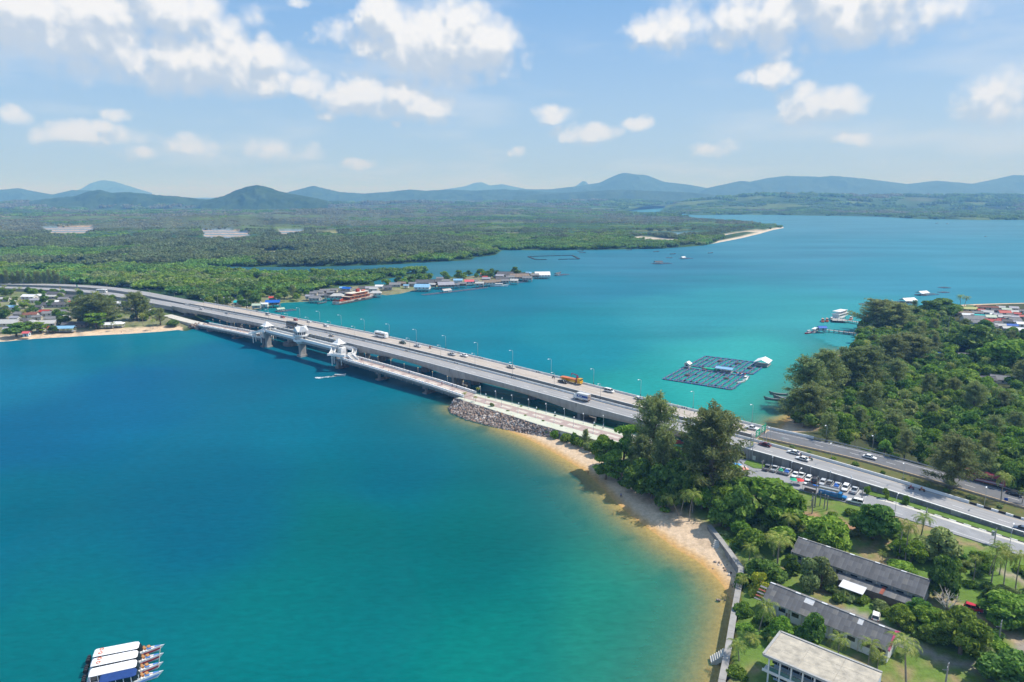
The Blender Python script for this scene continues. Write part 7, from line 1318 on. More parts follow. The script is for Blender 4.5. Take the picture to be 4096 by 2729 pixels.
BW = paint('boat_white', (.80, .80, .80)); BRED = paint('boat_red', (.30, .02, .035)); BBLUE = mat('boat_cushion_blue', (.10, .24, .55), .7); BWOOD = mat('boat_wood', (.34, .15, .05), .6, .2, 2); NAVY = mat('navy_canvas', (.015, .05, .19), .8, .2, 2); ORING = mat('life_ring_orange', (.62, .13, .04), .6)
def speedboat(k, X, Y, rz, label, roofm):
    t = thing('speedboat', label, 'speedboat', (X, Y, 0), rz, None); L, B = 14.4, 2.9
    ob('hull', hull(L, B, .9, .5), BW, t); ob('hull_stripe', MB().loft([[(x, s * 1.0 * b + .0, z0), (x, s * b + s * .03, z0), (x, s * b + s * .03, z1), (x, s * b, z1)] for s in (-1,) for x, b, z0, z1 in ((.6, 1.33, .3, .55), (2.8, 1.0, .32, .68), (4.8, .55, .4, .8), (6.3, .17, .62, .95))]), BRED if k < 3 else BBLUE, t)
    ob('deck', deck_poly(L, B, .93, .04, .985, 14, .1, .52), BW, t)
    ob('well', deck_poly(L, B, .98, .66, .86, 6, .42, .5), BWOOD, t)
    for i, (x, y, s) in enumerate(((3.0, .35, (.6, 1.2, .12)), (4.0, .25, (.6, .95, .12)))): ob('lounger', MB().box((x, y, 1.35 + .1 * i), s, .5), mat('lounger_tan', (.42, .20, .07), .7), t)
    ob('cushion', MB().box((4.1, -.3, 1.3), (.9, .45, .12)), BBLUE, t); ob('bow_pad', MB().add([(5.2, .3, 1.36), (5.2, -.3, 1.36), (6.4, -.1, 1.45), (6.4, .1, 1.45)], [(0, 1, 2, 3)]), BBLUE, t)
    for i in range(3): ob('bench', MB().box((2.4 + .6 * i, -.55, 1.18), (.12, .7, .14)), BW, t)
    x0, x1 = (-6.6, 2.2) if k < 3 else (-4.6, 2.2)
    secs = []
    for x, hw, z in ((x0, 1.3, 2.45), (x0 + .3, 1.42, 2.55), (x1 - 1.0, 1.42, 2.55), (x1 - .3, 1.28, 2.5), (x1, .85, 2.42)): secs.append([(x, -hw, z - .14), (x, hw, z - .14), (x, hw, z - .04), (x, hw * .75, z + .06), (x, -hw * .75, z + .06), (x, -hw, z - .04)])
    rf = ob('canopy', MB().loft(secs), roofm, t)
    ob('windscreen', MB().loft([[(x, -hw, z0), (x, hw, z0), (x, hw * .95, z1), (x, -hw * .95, z1)] for x, hw, z0, z1 in ((1.4, 1.2, 1.1, 2.36), (2.3, .85, 1.15, 2.3), (2.8, .45, 1.2, 1.6))]), GLASS, t)
    ob('cabin_side', MB().box(((x0 + 1.4) / 2, 0, 1.72), (1.4 - x0 - .3, 2.2, 1.3)), GLASS, t)
    for i in range(6):
        for s in (-1, 1): ob('post', MB().box((x0 + .3 + i * 1.4, s * 1.3, 1.7), (.12, .1, 1.5)), BW, t)
    for y in (-.75, 0, .75):
        e = ob('outboard_motor', MB().loft([osec(-8.15, .2, .9, 1.5, .06), osec(-7.85, .26, .8, 1.75, .06), osec(-7.4, .24, .8, 1.7, .06)]).box((-7.75, y * 0, .3), (.25, .16, 1.2)), BLACK, t, (0, y, 0))
    if k < 2:
        for j, y in enumerate((-.55, .75)):
            pts = [( -5.2 + .36 * math.cos(a), y + .36 * math.sin(a), 2.66) for a in [i * math.pi / 6 for i in range(13)]]; ob('life_ring', MB().tube(pts, [.09] * 13, 5), ORING, rf)
    return t
BD = [((657.5, 2574), (366, 2640), 'speedboat with a red hull stripe, top of the four moored together'), ((654.6, 2608), (352, 2680), 'speedboat with tan loungers, second from the top of the four'), ((652.7, 2644), (342, 2722), 'speedboat without loungers, third from the top of the four'), ((653.7, 2678), (340, 2757), 'speedboat with a navy canopy, lowest of the four')]
for k, (b, s, lab_) in enumerate(BD):
    pb, ps = G(*b, 1.6), G(*s, 1.0); d = (pb - ps) / np.linalg.norm(pb - ps); c = pb - d * 7.2; speedboat(k, c[0], c[1], math.atan2(d[1], d[0]), lab_, BW if k < 3 else NAVY)
pa = [G(644, 2590, 1.2), G(640, 2620, 1.2), G(638, 2652, 1.2), G(636, 2680, 1.2)]; tag(ob('mooring_rope', MB().tube([(*p, 1.75) for p in pa], [.045] * 4, 5), mat('rope', (.45, .38, .28), .9)), 'mooring rope tying the bows of the four speedboats together', 'rope')
def small_boat(X, Y, rz, L, label, col, cn, cabin=None, roof=None, longtail=False, group=None, name='boat'):
    t = thing(name, label, 'boat', (X, Y, 0), rz, group); m = paint('hull_' + cn, col); B = L * (.2 if not longtail else .13)
    ob('hull', hull(L, B, .55 + L * .035, .5 + L * .05 if not longtail else 1.1, draft=.25), m, t); ob('deck', deck_poly(L, B, .5 + L * .034, .05, .9, 8, .12, .4 + L * .045), BWOOD if longtail else BW, t)
    if longtail:
        for i in range(3): ob('thwart', MB().box((-L * .25 + i * L * .2, 0, .75), (.2, B * .8, .06)), BWOOD, t)
        ob('engine', MB().box((-L * .47, 0, .95), (.5, .3, .35)), BLACK, t)
    if cabin: ob('cabin', MB().box((-L * .12, 0, .6 + L * .035 + .75), (L * .34, B * .72, 1.7)), paint('cab_' + cn, cabin), t); ob('cabin_window', MB().box((-L * .12, 0, .6 + L * .035 + 1.1), (L * .345, B * .73, .45)), GLASS, t)
    if roof:
        rm_ = rmat(roof); ob('canopy', MB().box((-L * .15, 0, 3.1), (L * .6, B * .95, .14)), rm_, t)
        for sx in (-.4, 0.1):
            for sy in (-1, 1): ob('post', MB().box((L * sx, sy * B * .4, 2.0), (.1, .1, 2.2)), BW, t)
    return t
def bpx(x, y, rz, L, label, col, cn, **k): g = G(x, y); return small_boat(g[0], g[1], rz, L, label, col, cn, **k)
bpx(3238, 1334, .5, 9, 'red boat moored at the blue hut pier head', (.35, .03, .04), 'red', cabin=WHT); bpx(3262, 1328, .9, 15, 'white and red fishing boat beside the blue hut', (.5, .42, .42), 'pale_red', cabin=WHT, roof='white')
bpx(3290, 1286, 1.2, 12, 'orange fishing boat at the upper pier, left of two', (.45, .1, .05), 'orange', cabin=(.5, .3, .2)); bpx(3307, 1285, 1.2, 12, 'orange fishing boat at the upper pier, right of two', (.45, .1, .05), 'orange', cabin=(.5, .3, .2)); bpx(3405, 1278, 1.0, 12, 'orange hulled boat at the right of the upper pier', (.55, .14, .04), 'bright_orange', cabin=WHT); bpx(3325, 1281, 1.2, 10, 'green fishing boat against the upper pier', (.04, .22, .14), 'green', cabin=WHT)
def tour_boat():
    g = G(3362, 1272); t = thing('tour_boat', 'white two deck tour boat behind the upper pier', 'boat', (*g, 0), .75); ob('hull', hull(24, 7, 1.8, 1.0), BW, t); ob('lower_deck', MB().box((-1, 0, 3.0), (17, 6, 2.2)), BW, t)
    for i in range(7):
        for s in (-1, 1): ob('window', MB().box((-8 + 2.3 * i, s * 3.02, 3.2), (1.6, .06, 1.0)), GLASS, t)
    ob('upper_deck', MB().box((-2, 0, 4.25), (19, 6.6, .3)), BW, t); ob('upper_canopy', MB().box((-2, 0, 6.5), (16, 6.2, .25)), BW, t); ob('wheelhouse', MB().box((6, 0, 5.3), (3, 4, 2)), BW, t); ob('wheelhouse_window', MB().box((6, 0, 5.6), (3.05, 4.05, .8)), GLASS, t); ob('green_awning', MB().box((8.4, 0, 4.7), (3, 5, .12)), rmat('teal'), t)
    for x in (-9, -5, -1, 3):
        for s in (-1, 1): ob('post', MB().box((x, s * 2.9, 5.4), (.15, .15, 2.1)), BW, t)
tour_boat()
def pier(label, a, b, w, hw=1.2):
    A, B_ = np.array(a), np.array(b); t = thing('pier', label, 'pier', (*A, 0)); bpy.context.view_layer.update(); L = np.linalg.norm(B_ - A); d = (B_ - A) / L; n_ = int(L / 1.2)
    for i in range(n_): c = A + d * L * (i + .5) / n_; ob('plank', MB().box((c[0], c[1], 1.7), (L / n_ - .06, 2 * hw, .12), math.atan2(d[1], d[0])), WM[2], t, world=True)
    m = max(3, int(L / 3.2)); nn = np.array((-d[1], d[0]))
    for i in range(m + 1):
        for s in (-1, 1): c = A + d * L * i / m + nn * s * hw * .9; ob('pile', MB().cyl((*c, -2), (*c, 2.7), .16, .16, 6), WM[3], t, world=True)
    return t
pier('wooden pier with tall piles leading to the blue hut', G(3436, 1335, 1.7), G(3298, 1318, 1.7), 2); pier('broad upper pier where the tour boat lies', G(3446, 1291, 1.7), G(3385, 1281, 1.7), 2, 1.6); pier('pier head platform of the upper pier', G(3386, 1281, 1.7), G(3326, 1278, 1.7), 2, 5.5)
hpx(3289, 1305, 26, 'blue', 'blue roofed hut at the end of the lower pier', .7, H=2.4, stilts=1.8, z=0, wk=4)
for i, (x, y, a) in enumerate([(3092, 1601, -.25), (3128, 1594, -.35), (3150, 1603, -.3), (3112, 1580, -.2), (3135, 1598, -.35)]): bpx(x, y, math.pi + a, 9.5, ['longtail boat lying farthest out from the wood', 'longtail boat in the middle of the moored cluster', 'longtail boat nearest the trees', 'longtail boat at the back of the cluster', 'longtail boat between the middle and nearest ones'][i], (.16, .18, .17), 'weathered', longtail=True, name='longtail_boat')
# ---- fish farm
def fish_farm():
    a, b, c, d = [G(*p) for p in ((2652, 1518), (2925, 1561), (3068, 1457), (2823, 1427))]; t = thing('fish_farm', 'large fish farm raft of walkways on blue barrels', 'fish farm', (*((a + c) / 2), 0)); bpy.context.view_layer.update()
    PL = mat('raft_plank', (.17, .15, .14), .9, .4, 1.5); BAR = mat('barrel_blue', (.02, .10, .33), .5, .3, .6); NET = mat('net_dark', (.03, .15, .18), .8, .35, .4)
    P = lambda u, v: a + (b - a) * u + (d - a) * v + (c - b - (d - a)) * u * v
    rng = random.Random(4)
    def run(u0, v0, u1, v1, wd, k=1.0):
        p, q = P(u0, v0), P(u1, v1); L = float(np.linalg.norm(q - p)); e = (q - p) / L; an = math.atan2(e[1], e[0]); m_ = (p + q) / 2; w = ob('walkway', MB().box((*m_, .42), (L, wd, .1), an), PL, t, world=True)
        fl = MB(); n = int(L / 1.9 * k)
        for i in range(n):
            c_ = p + e * L * (i + .5) / n; s = np.array((-e[1], e[0])) * wd * .5; f = c_ + s * rng.choice((-.5, .5)); fl.cyl((*(f - e * .45), .3), (*(f + e * .45), .3), .34, .34, 7)
        stuff(ob('barrel_floats', fl, BAR, w))
    for i in range(12):
        u = i / 11; run(u, 0, u, .47, 1.0, 1.4); run(u, .56, u, 1, 1.0, 1.4)
    for v in (0, .47, .56, 1): run(0, v, 1, v, 1.1 if v in (0, 1) else 1.5, 1.5)
    for v in (.06, .12, .18, .24, .30, .36, .42, .62, .68, .74, .8, .86, .93):
        for i in range(11):
            p, q = P(i / 11, v), P((i + 1) / 11, v); ob('cross_plank', MB().box((*((p + q) / 2), .36), (float(np.linalg.norm(q - p)), .22, .08), math.atan2(*(q - p)[::-1])), PL, t, world=True)
    cells = [(i_, v_) for i_ in range(11) for v_ in (.06, .18, .3, .41, .62, .74, .86, .95)]; rng.shuffle(cells)
    for i_, v in cells[:34]:
        u = i_ / 11 + .045; p = P(u, v); ob('net_pen', MB().box((*p, .05), (2.7, 6.2, .08), .95), NET, t, world=True)
    for u, v in ((.22, .22), (.3, .5), (.33, .86), (.62, .85), (.75, .3), (.86, .75)): p = P(u, v); ob('net_heap', MB().loft([[(p[0] + r * math.cos(k), p[1] + r * .7 * math.sin(k), z) for k in [j * .7854 for j in range(8)]] for r, z in ((2.0, .45), (1.5, .95), (.5, 1.15))]), mat('net_heap', (.09, .08, .08), .95, .4, 2), t, world=True)
    ob('green_tarp', MB().box((*P(.40, .515), .9), (9, 2.2, .5), -.6), mat('tarp_green', (.0, .42, .22), .6, .2, 1), t, world=True)
    for i in range(7): p = P(.80 + .02 * i, .50 - .01 * (i % 3)); ob('crate', MB().box((*p, .8), (.9, .7, .6), rng.uniform(0, 1)), [mat('crate_red', (.4, .06, .04)), WHITE, BAR][i % 3], t, world=True)
    return P
FP_ = fish_farm()
p = FP_(.6, .52); house('blue sheet roofed hut in the middle of the fish farm', p[0], p[1], .4, 9, 5, 2.2, -.55, 'lblue', 3, .5, 0, False, True, 'hut', 'raft_hut'); p = FP_(.97, .93); house('white roofed work hut at the far corner of the fish farm', p[0], p[1], .4, 9.5, 7.5, 2.6, 1.0, 'white', 4, 1.5, 0, False, True, 'hut', 'raft_hut'); p = FP_(.03, .50); house('tiny white hut at the left side of the fish farm', p[0], p[1], .4, 3.4, 3.0, 2.4, .95, 'white', 0, .9, 0, False, False, 'hut', 'raft_hut')
bpx(2984, 1521, .9, 7.5, 'white motor boat tied to the fish farm', WHT, 'white', cabin=WHT); bpx(2966, 1532, .5, 6.5, 'pale rowing boat tied beside the white one at the fish farm', (.45, .47, .45), 'pale_grey')
def raft(label, a, b, w, hut=None, name='fish_raft'):
    A, B_ = G(*a), G(*b); t = thing(name, label, 'raft', (*((A + B_) / 2), 0)); bpy.context.view_layer.update(); L = float(np.linalg.norm(B_ - A)); e = (B_ - A) / L; n_ = np.array((-e[1], e[0])); an = math.atan2(e[1], e[0]); k = max(2, int(L / 6)); PL = mat('raft_plank', (.34, .30, .26)); fl = MB()
    for s in (-1, 0, 1):
        ob('walkway', MB().box((*((A + B_) / 2 + n_ * w * s / 2), .4), (L, .7, .12), an), PL, t, world=True)
        for i in range(int(L / 2.4)): c_ = A + e * (1.2 + 2.4 * i) + n_ * w * s / 2; fl.box((*c_, .12), (1.2, .8, .45), an)
    for i in range(k + 1): ob('cross_plank', MB().box((*(A + e * L * i / k), .41), (.6, w, .12), an), PL, t, world=True)
    stuff(ob('floats', fl, MT['barrel_blue'], t, world=True))
    if hut: q = (A + B_) / 2 + e * L * hut[1]; house(hut[2], q[0], q[1], .45, hut[3], hut[3] * .55, 2.2, an, hut[0], 2, None, 0, False, True, 'hut', 'raft_hut')
raft('long narrow fish raft in front of the stilt village', (1692, 1181), (1945, 1152), 6, ('pale', -.15, 'pale roofed hut on the long fish raft', 10)); raft('small fish raft beside the tan bridge at the stilt shore', (1108, 1248), (1178, 1240), 8, ('pgreen', -.3, 'pale green hut on the small fish raft', 6)); raft('fish raft far out on the open water, nearer one', (2612, 1056), (2682, 1054), 14, ('dgrey', -.2, 'dark hut on the far out raft, nearer one', 12)); raft('fish raft far out on the open water, farther one', (2728, 1036), (2762, 1033), 12, ('white', -.4, 'white hut on the farther raft', 8)); raft('low raft without a hut out on the open water', (2664, 1032), (2690, 1032), 6); raft('raft with a white house off the right headland', (3676, 1182), (3740, 1176), 10, ('white', -.3, 'white roofed raft house off the right headland', 12)); raft('raft of blue netting behind the huge casuarina', (3460, 1222), (3640, 1210), 16, ('white', .45, 'white canopy on the raft behind the huge casuarina', 14)); raft('small dark raft beyond the headland, left one', (3762, 1152), (3792, 1151), 8); raft('small dark raft beyond the headland, lower one', (3758, 1171), (3790, 1170), 6); raft('raft at the tip of the spit', (2225, 1103), (2270, 1098), 8, ('dgrey', -.4, 'dark hut on the raft at the tip of the spit', 7)); raft('short raft of pale floats beside the spit warehouses', (2062, 1132), (2108, 1128), 5)
corner = [(2112, 1027), (2145, 1040), (2318, 1037), (2288, 1022)]
oy = thing('oyster_frame', 'rectangle of dark floating oyster lines on the open water', 'oyster farm', (*G(2215, 1031), 0)); bpy.context.view_layer.update()
for i in range(4):
    A, B_ = G(*corner[i]), G(*corner[(i + 1) % 4]); n = 4 if i % 2 else 1
    if i in (1, 3): n = 4
    for k in range(n):
        if i == 1 and k == 1: continue
        p, q = A + (B_ - A) * (k + .04) / n, A + (B_ - A) * (k + .94) / n; ob('float_line', MB().box((*((p + q) / 2), .35), (float(np.linalg.norm(q - p)), 3.2, .9), math.atan2(*(q - p)[::-1])), mat('float_black', (.025, .03, .03), .8), oy, world=True)
for i, (x, y, l_) in enumerate([(2330, 1012, 'small dark boat left of the open water rafts'), (2322, 1006, 'tiny boat near the mangrove shore'), (2517, 1001, 'tiny boat close under the mangrove shore, middle'), (2625, 1008, 'tiny boat off the sand field shore'), (2692, 1017, 'tiny boat beside the low raft'), (2842, 1013, 'tiny boat alone right of the rafts'), (3943, 947, 'dark boat far out at the right'), (3748, 894, 'dark vessel on the far right water, left one'), (3790, 896, 'dark vessel on the far right water, right one'), (2235, 1093, 'small skiff beyond the spit tip'), (1290, 1214, 'small pink skiff near the stilt houses')]): bpx(x, y, .1 * i, 12 if 'vessel' not in l_ else 26, l_, (.12, .13, .14), 'dark')
bpx(2000, 1146, .1, 22, 'white speedboat lying below the stilt village', WHT, 'white', cabin=WHT, roof='white'); bpx(2116, 1118, .3, 16, 'white and green fishing boat at the spit warehouses', (.3, .5, .48), 'seagreen', cabin=WHT)
bpx(1362, 1504, 2.95 + math.pi, 7, 'small boat speeding under the footbridge with a white wake', (.5, .5, .5), 'grey_boat')
wk = MB(); p0, p1 = G(1366, 1503), G(1262, 1513); e = (p1 - p0) / np.linalg.norm(p1 - p0); nn = np.array((-e[1], e[0])); L_ = float(np.linalg.norm(p1 - p0)); _r = random.Random(2)
for i in range(60): t_ = (i / 60) ** 1.2; c_ = p0 + e * L_ * t_ + nn * _r.uniform(-1, 1) * (.4 + 1.1 * t_); s_ = _r.uniform(.5, 1.6); wk.box((*c_, .06), (s_ * 1.8, s_ * .45, .06), math.atan2(e[1], e[0]) + _r.uniform(-.2, .2))
o = stuff(ob('wake', wk, mat('foam', (.75, .8, .82), .9))); o['label'] = 'white foam wake trailing the small boat'
# ---- the rusty ferry
def ferry():
    a, b = G(1343, 1219), G(1512, 1186); c = (a + b) / 2; L = float(np.linalg.norm(b - a)); t = thing('ferry', 'rusty orange and white ferry ship moored at the stilt village', 'ship', (*c, 0), math.atan2(*(b - a)[::-1])); RU = mat('rusted_steel', (.36, .09, .025), .85, .5, .35, .2, col2=(.17, .055, .03)); HW = mat('rust_streaked_white', (.55, .54, .52), .7, .3, .25, .2, col2=(.36, .22, .15), streak=(1, 1, .3)); DK = mat('hull_dark', (.08, .07, .07), .8)
    B = 10.5; ob('hull', hull(L, B, 2.9, 2.6, 14, .6, 2.2, .6), HW, t); ob('boot_top', hull(L * .998, B * 1.004, .5, .1, 14, .7, 2.2, .6), DK, t); ob('deck', deck_poly(L, B, 2.95, .04, .96, 14, .3, 2.6), RU, t)
    ob('main_house', MB().box((-1.5, 0, 4.3), (28, 9.6, 2.8)), RU, t); ob('main_deck_roof', MB().box((-2.5, 0, 5.78), (31, 10.2, .16)), mat('deck_buff', (.55, .44, .34), .9), t); ob('upper_house', MB().box((-1.0, 0, 7.1), (22, 8.8, 2.5)), RU, t); ob('boat_deck', MB().box((-1.5, 0, 8.42), (24, 9.6, .14)), mat('deck_cream', (.66, .58, .48), .9), t)
    ob('bridge_house', MB().loft([[(8, -4.4, 2.9), (8, 4.4, 2.9), (8, 4.0, 7.6), (8, -4.0, 7.6)], [(14, -3.6, 3.2), (14, 3.6, 3.2), (13, 3.2, 7.2), (13, -3.2, 7.2)]]), HW, t); ob('bridge_window', MB().box((13.2, 0, 6.4), (.5, 5.6, .8)), GLASS, t)
    for s in (-1, 1):
        for i in range(5): ob('lower_window', MB().box((-12 + 5.0 * i, s * 4.83, 4.5), (3.4, .08, .9)), GLASS, t)
        for i in range(9): w = ob('slanted_window', MB().add([(0, 0, -.7), (.7, 0, -.7), (1.2, 0, .7), (.5, 0, .7), (0, .06 * s, -.7), (.7, .06 * s, -.7), (1.2, .06 * s, .7), (.5, .06 * s, .7)], [(0, 1, 2, 3), (4, 5, 6, 7), (0, 1, 5, 4), (1, 2, 6, 5), (2, 3, 7, 6), (3, 0, 4, 7)]), GLASS, t, (-7.5 + 1.5 * i, s * 4.43, 7.1))
        for i in range(2): ob('hull_opening', MB().box((-8 + 10 * i, s * 5.22, 2.0), (6, .12, .9)), BLACK, t)
    ob('funnel', MB().loft([osec(-1.2, 1.2, 8.4, 11.2, .3), osec(2.4, 1.2, 8.4, 11.6, .3)]), mat('funnel_red', (.30, .04, .025), .8, .3, 1), t); ob('funnel_screen', MB().add([(2.5, -1.3, 8.5), (4.4, -1.3, 8.5), (2.5, -1.3, 11)], [(0, 1, 2)]).add([(2.5, 1.3, 8.5), (4.4, 1.3, 8.5), (2.5, 1.3, 11)], [(0, 1, 2)]), WHITE_W, t); ob('mast', MB().cyl((16, 0, 5), (16, 0, 12), .18, .08, 6), HW, t); ob('life_boat', hull(6, 2, 1.0, .3, 7, .4), paint('lifeboat_orange', (.5, .12, .03)), t, (9, 0, 8.7)); ob('stern_ramp', MB().box((-L / 2 + 1.5, 0, 3.6), (.4, 8, 2.2)), RU, t)
    for i in range(3): ob('deck_gear', MB().box((-L / 2 + 4 + 3 * i, -2 + 1.6 * i, 3.6), (2.2, 1.6, 1.3), .4), paint('gear_red', (.5, .07, .03)), t)
ferry()
# ================================================================== signs, poles and street furniture
def gantry():
    s = -80; t = thing('sign_gantry', 'steel gantry carrying two green direction signs over the descending road', 'sign', (*SW(s, -6.3), TOP(s) - .9), BANG + math.pi); H = 7.2; z0 = 0
    for y in (0, 12.4):
        for x in (-.5, .5): ob('post', MB().cyl((x, y, -3 if y == 0 else -1.0), (x, y, H), .14, .11, 6), STEEL, t)
    for x in (-.5, .5):
        for z in (H - .1, H - 1.1): ob('beam', MB().cyl((x, 0, z), (x, 12.4, z), .1, .1, 6), STEEL, t)
    for i in range(10): ob('brace', MB().cyl((-.5 if i % 2 else .5, 1.24 * i, H - 1.1), (.5 if i % 2 else -.5, 1.24 * (i + 1), H - .1), .05, .05, 4), STEEL, t)
    for k, y in enumerate((3.4, 8.4)):
        sg = ob('sign_board', MB().box((.68, y, H - .4 + .4 * k), (.08, 4.0, 2.5)), SIGNGREEN, t)
        for j, (yy, zz, w_) in enumerate(((-.7, .55, 1.5), (-.7, -.1, 2.0), (1.3, .2, .35), (-.4, -.7, 1.4))): ob('lettering', MB().box((.73, y + yy * .8, H - .4 + .4 * k + zz), (.01, w_, .26)), WHITE, sg)
gantry()
def util_pole(X, Y, Z, h, rz, label, tr=False):
    t = thing('utility_pole', label, 'utility pole', (X, Y, Z), rz); ob('pole', MB().cyl((0, 0, -.5), (0, 0, h), .2, .12, 7), CONC, t); ob('cross_arm', MB().box((0, 0, h - .5), (.12, 2.0, .14)), CONC_D, t); ob('cross_arm', MB().box((.3, .5, h - 1.3), (1.2, .12, .12), .6), CONC_D, t)
    for y in (-.85, 0, .85): ob('insulator', MB().cyl((0, y, h - .42), (0, y, h - .15), .07, .05, 6), WHITE, t)
    if tr: ob('transformer', MB().cyl((.55, .2, h * .55), (.55, .2, h * .55 + 1.3), .4, .4, 10), STEEL, t)
for x, yb, yt, lab_, tr in [(3048, 1888, 1842, 'utility pole at the car park entrance', 0), (3259, 2022, 1905, 'tall utility pole on the car park edge', 0), (3447, 2000, 1960, 'utility pole at the right end of the car park', 0), (3248, 2055, 1985, 'utility pole below the tall one', 0), (3595, 2235, 2118, 'tall pole with a long cross arm in front of the coconut palm', 0), (3703, 2075, 2032, 'utility pole behind the slip road palm', 0), (3976, 2180, 2112, 'utility pole with a transformer beside the slip road', 1), (3994, 2565, 2480, 'pole standing in the grass right of the drive', 0), (3783, 2730, 2650, 'pole at the bottom edge beside the drive', 0), (3785, 1372, 1272, 'tall thin radio mast in the wood', 0)]:
    q = at(x, yb); d = depth(*q); util_pole(q[0], q[1], q[2], (yb - yt) * d / F * 1.06, BANG, lab_, tr)
for i, (x, y) in enumerate([(905, 1115), (940, 1125), (990, 1112), (1035, 1140), (1065, 1155)]): q = at(*r7(x, y)); t = thing('fence_post', '%s bare concrete post from the left beside the blue truck' % ORD[i], 'post', tuple(q)); ob('shaft', MB().box((0, 0, 2.2), (.24, .24, 5.0), 0, .85), CONC, t); ob('cap', MB().box((0, 0, 4.75), (.34, .34, .12)), CONC, t)
for i, (x, y) in enumerate([(497, 692), (688, 752), (888, 802), (1097, 852), (1310, 912)]): g = G(*r7(x, y), 5.2); s, w = sw_of(*g); lamp(*SW(s, -7.0), GZ(s) + .2, BANG, 3.4, 0.0, '%s white post lamp from the left at the foot of the retaining wall' % ORD[i], None, 'white', 'post_lamp')
for i, (x, y, yt, lab_) in enumerate([(765, 872, 735, 'curved lamp rising from the middle of the car park'), (1770, 1230, 1000, 'curved lamp on the near edge of the slip road, left one')]): q = at(*r7(x, y)); d = depth(*q); lamp(q[0], q[1], q[2], BANG + math.pi, (y - yt) / 2.614 * d / F * 1.08, 1.4, lab_, None)
q = at(3396 + 1905 / 2.987, 1700 + 1530 / 2.987); lamp(q[0], q[1], q[2], BANG + math.pi, 8.0, 1.4, 'curved lamp on the near edge of the slip road, right one', None)
for i, s in enumerate((-82, -104, -127, -150)): lamp(*SW(s, 5.95), RD(s) - .2, BANG, 7.6, 1.6, '%s lamp from the bridge in the weedy median' % ORD[i], None)
for i, s in enumerate((-96, -112, -136, -160)): lamp(*SW(s, FWC(s) + 7.3), RF(s) - .5, BANG, 7.0, 1.6, '%s roadside lamp from the bridge along the edge of the wood' % ORD[i], None)
for i, (x, y) in enumerate([(170, 1150), (95, 1147), (240, 1152), (300, 1140), (340, 1142), (370, 1150), (430, 1162), (520, 1178), (600, 1190), (700, 1205)]): g = G(x, y, 4); lamp(g[0], g[1], 4, R(90) + (math.pi if i % 2 else 0), 8, 1.6, 'street lamp along the far shore road at the left', 'lamps of the far shore road')
q = G(*r7(305, 632), 5.3); t = thing('utility_cabinet', 'white utility cabinet against the retaining wall', 'cabinet', (*q, 5.2), BANG); ob('body', MB().box((0, 0, .9), (1.2, .8, 1.8)), WHITE, t); ob('door', MB().box((0, .42, .9), (1.0, .04, 1.5)), WHITE_W, t); ob('cap', MB().box((0, 0, 1.86), (1.35, .95, .1)), WHITE_W, t)
def umbrella(X, Y, Z, col, cn, label, r=1.5):
    t = thing('market_umbrella', label, 'umbrella', (X, Y, Z)); ob('pole', MB().cyl((0, 0, 0), (0, 0, 2.5), .04, .03, 6), STEEL, t); m = MB(); n = 8; m.add([(r * math.cos(2 * math.pi * i / n), r * math.sin(2 * math.pi * i / n), 2.05) for i in range(n)] + [(0, 0, 2.65)], [(i, (i + 1) % n, n) for i in range(n)]); ob('canopy', m, mat('cloth_' + cn, col, .8), t); ob('stand', MB().cyl((0, 0, 0), (0, 0, .14), .3, .26, 10), CONC, t)
for (x, y), c_, cn, lab_, r_ in [((2946, 1882), (.08, .32, .6), 'sky', 'sky blue market umbrella under the biggest casuarina', 1.9), ((2968, 1890), (.62, .55, .52), 'cream', 'cream market umbrella at the car park entrance', 1.6), ((2975, 1897), (.65, .30, .24), 'salmon', 'salmon market umbrella in front of the cream one', 1.6), (r7(715, 892), (.02, .38, .2), 'green', 'green umbrella at the edge of the great dome tree', 1.4), (r7(775, 897), (.6, .05, .05), 'red', 'red umbrella beside the green one', 1.5)]: q = at(x, y); umbrella(q[0], q[1], q[2], c_, cn, lab_, r_)
q = at(*r7(890, 965)); t = thing('market_stall', 'dark market stall with a bright striped awning by the car park', 'stall', tuple(q), BANG); ob('counter', MB().box((0, 0, .5), (3.6, 1.4, 1.0)), WM[3], t); ob('awning', MB().box((0, 0, 2.4), (4.6, 2.6, .1)), BLACK, t); ob('awning_stripe', MB().box((-1.2, -.9, 2.47), (1.6, .8, .04)), rmat('blue'), t); ob('side_cover', MB().box((1.9, -.6, 2.47), (.8, 1.2, .04)), WHITE, t)
for x in (-2.1, 2.1):
    for y in (-1.1, 1.1): ob('post', MB().box((x, y, 1.2), (.08, .08, 2.4)), STEEL, t)
t = thing('canopy_tent', 'red and white stall canopies half hidden behind the casuarinas', 'stall', tuple(at(2705, 1790)), .3); ob('canopy', MB().loft([[(-2.6, -1.8, 2.2), (2.6, -1.8, 2.2), (2.6, 1.8, 2.2), (-2.6, 1.8, 2.2)], [(-.1, -.1, 3.1), (.1, -.1, 3.1), (.1, .1, 3.1), (-.1, .1, 3.1)]]), mat('cloth_red2', (.55, .08, .08), .8), t)
for x in (-2.5, 2.5):
    for y in (-1.7, 1.7): ob('post', MB().box((x, y, 1.1), (.08, .08, 2.2)), STEEL, t)
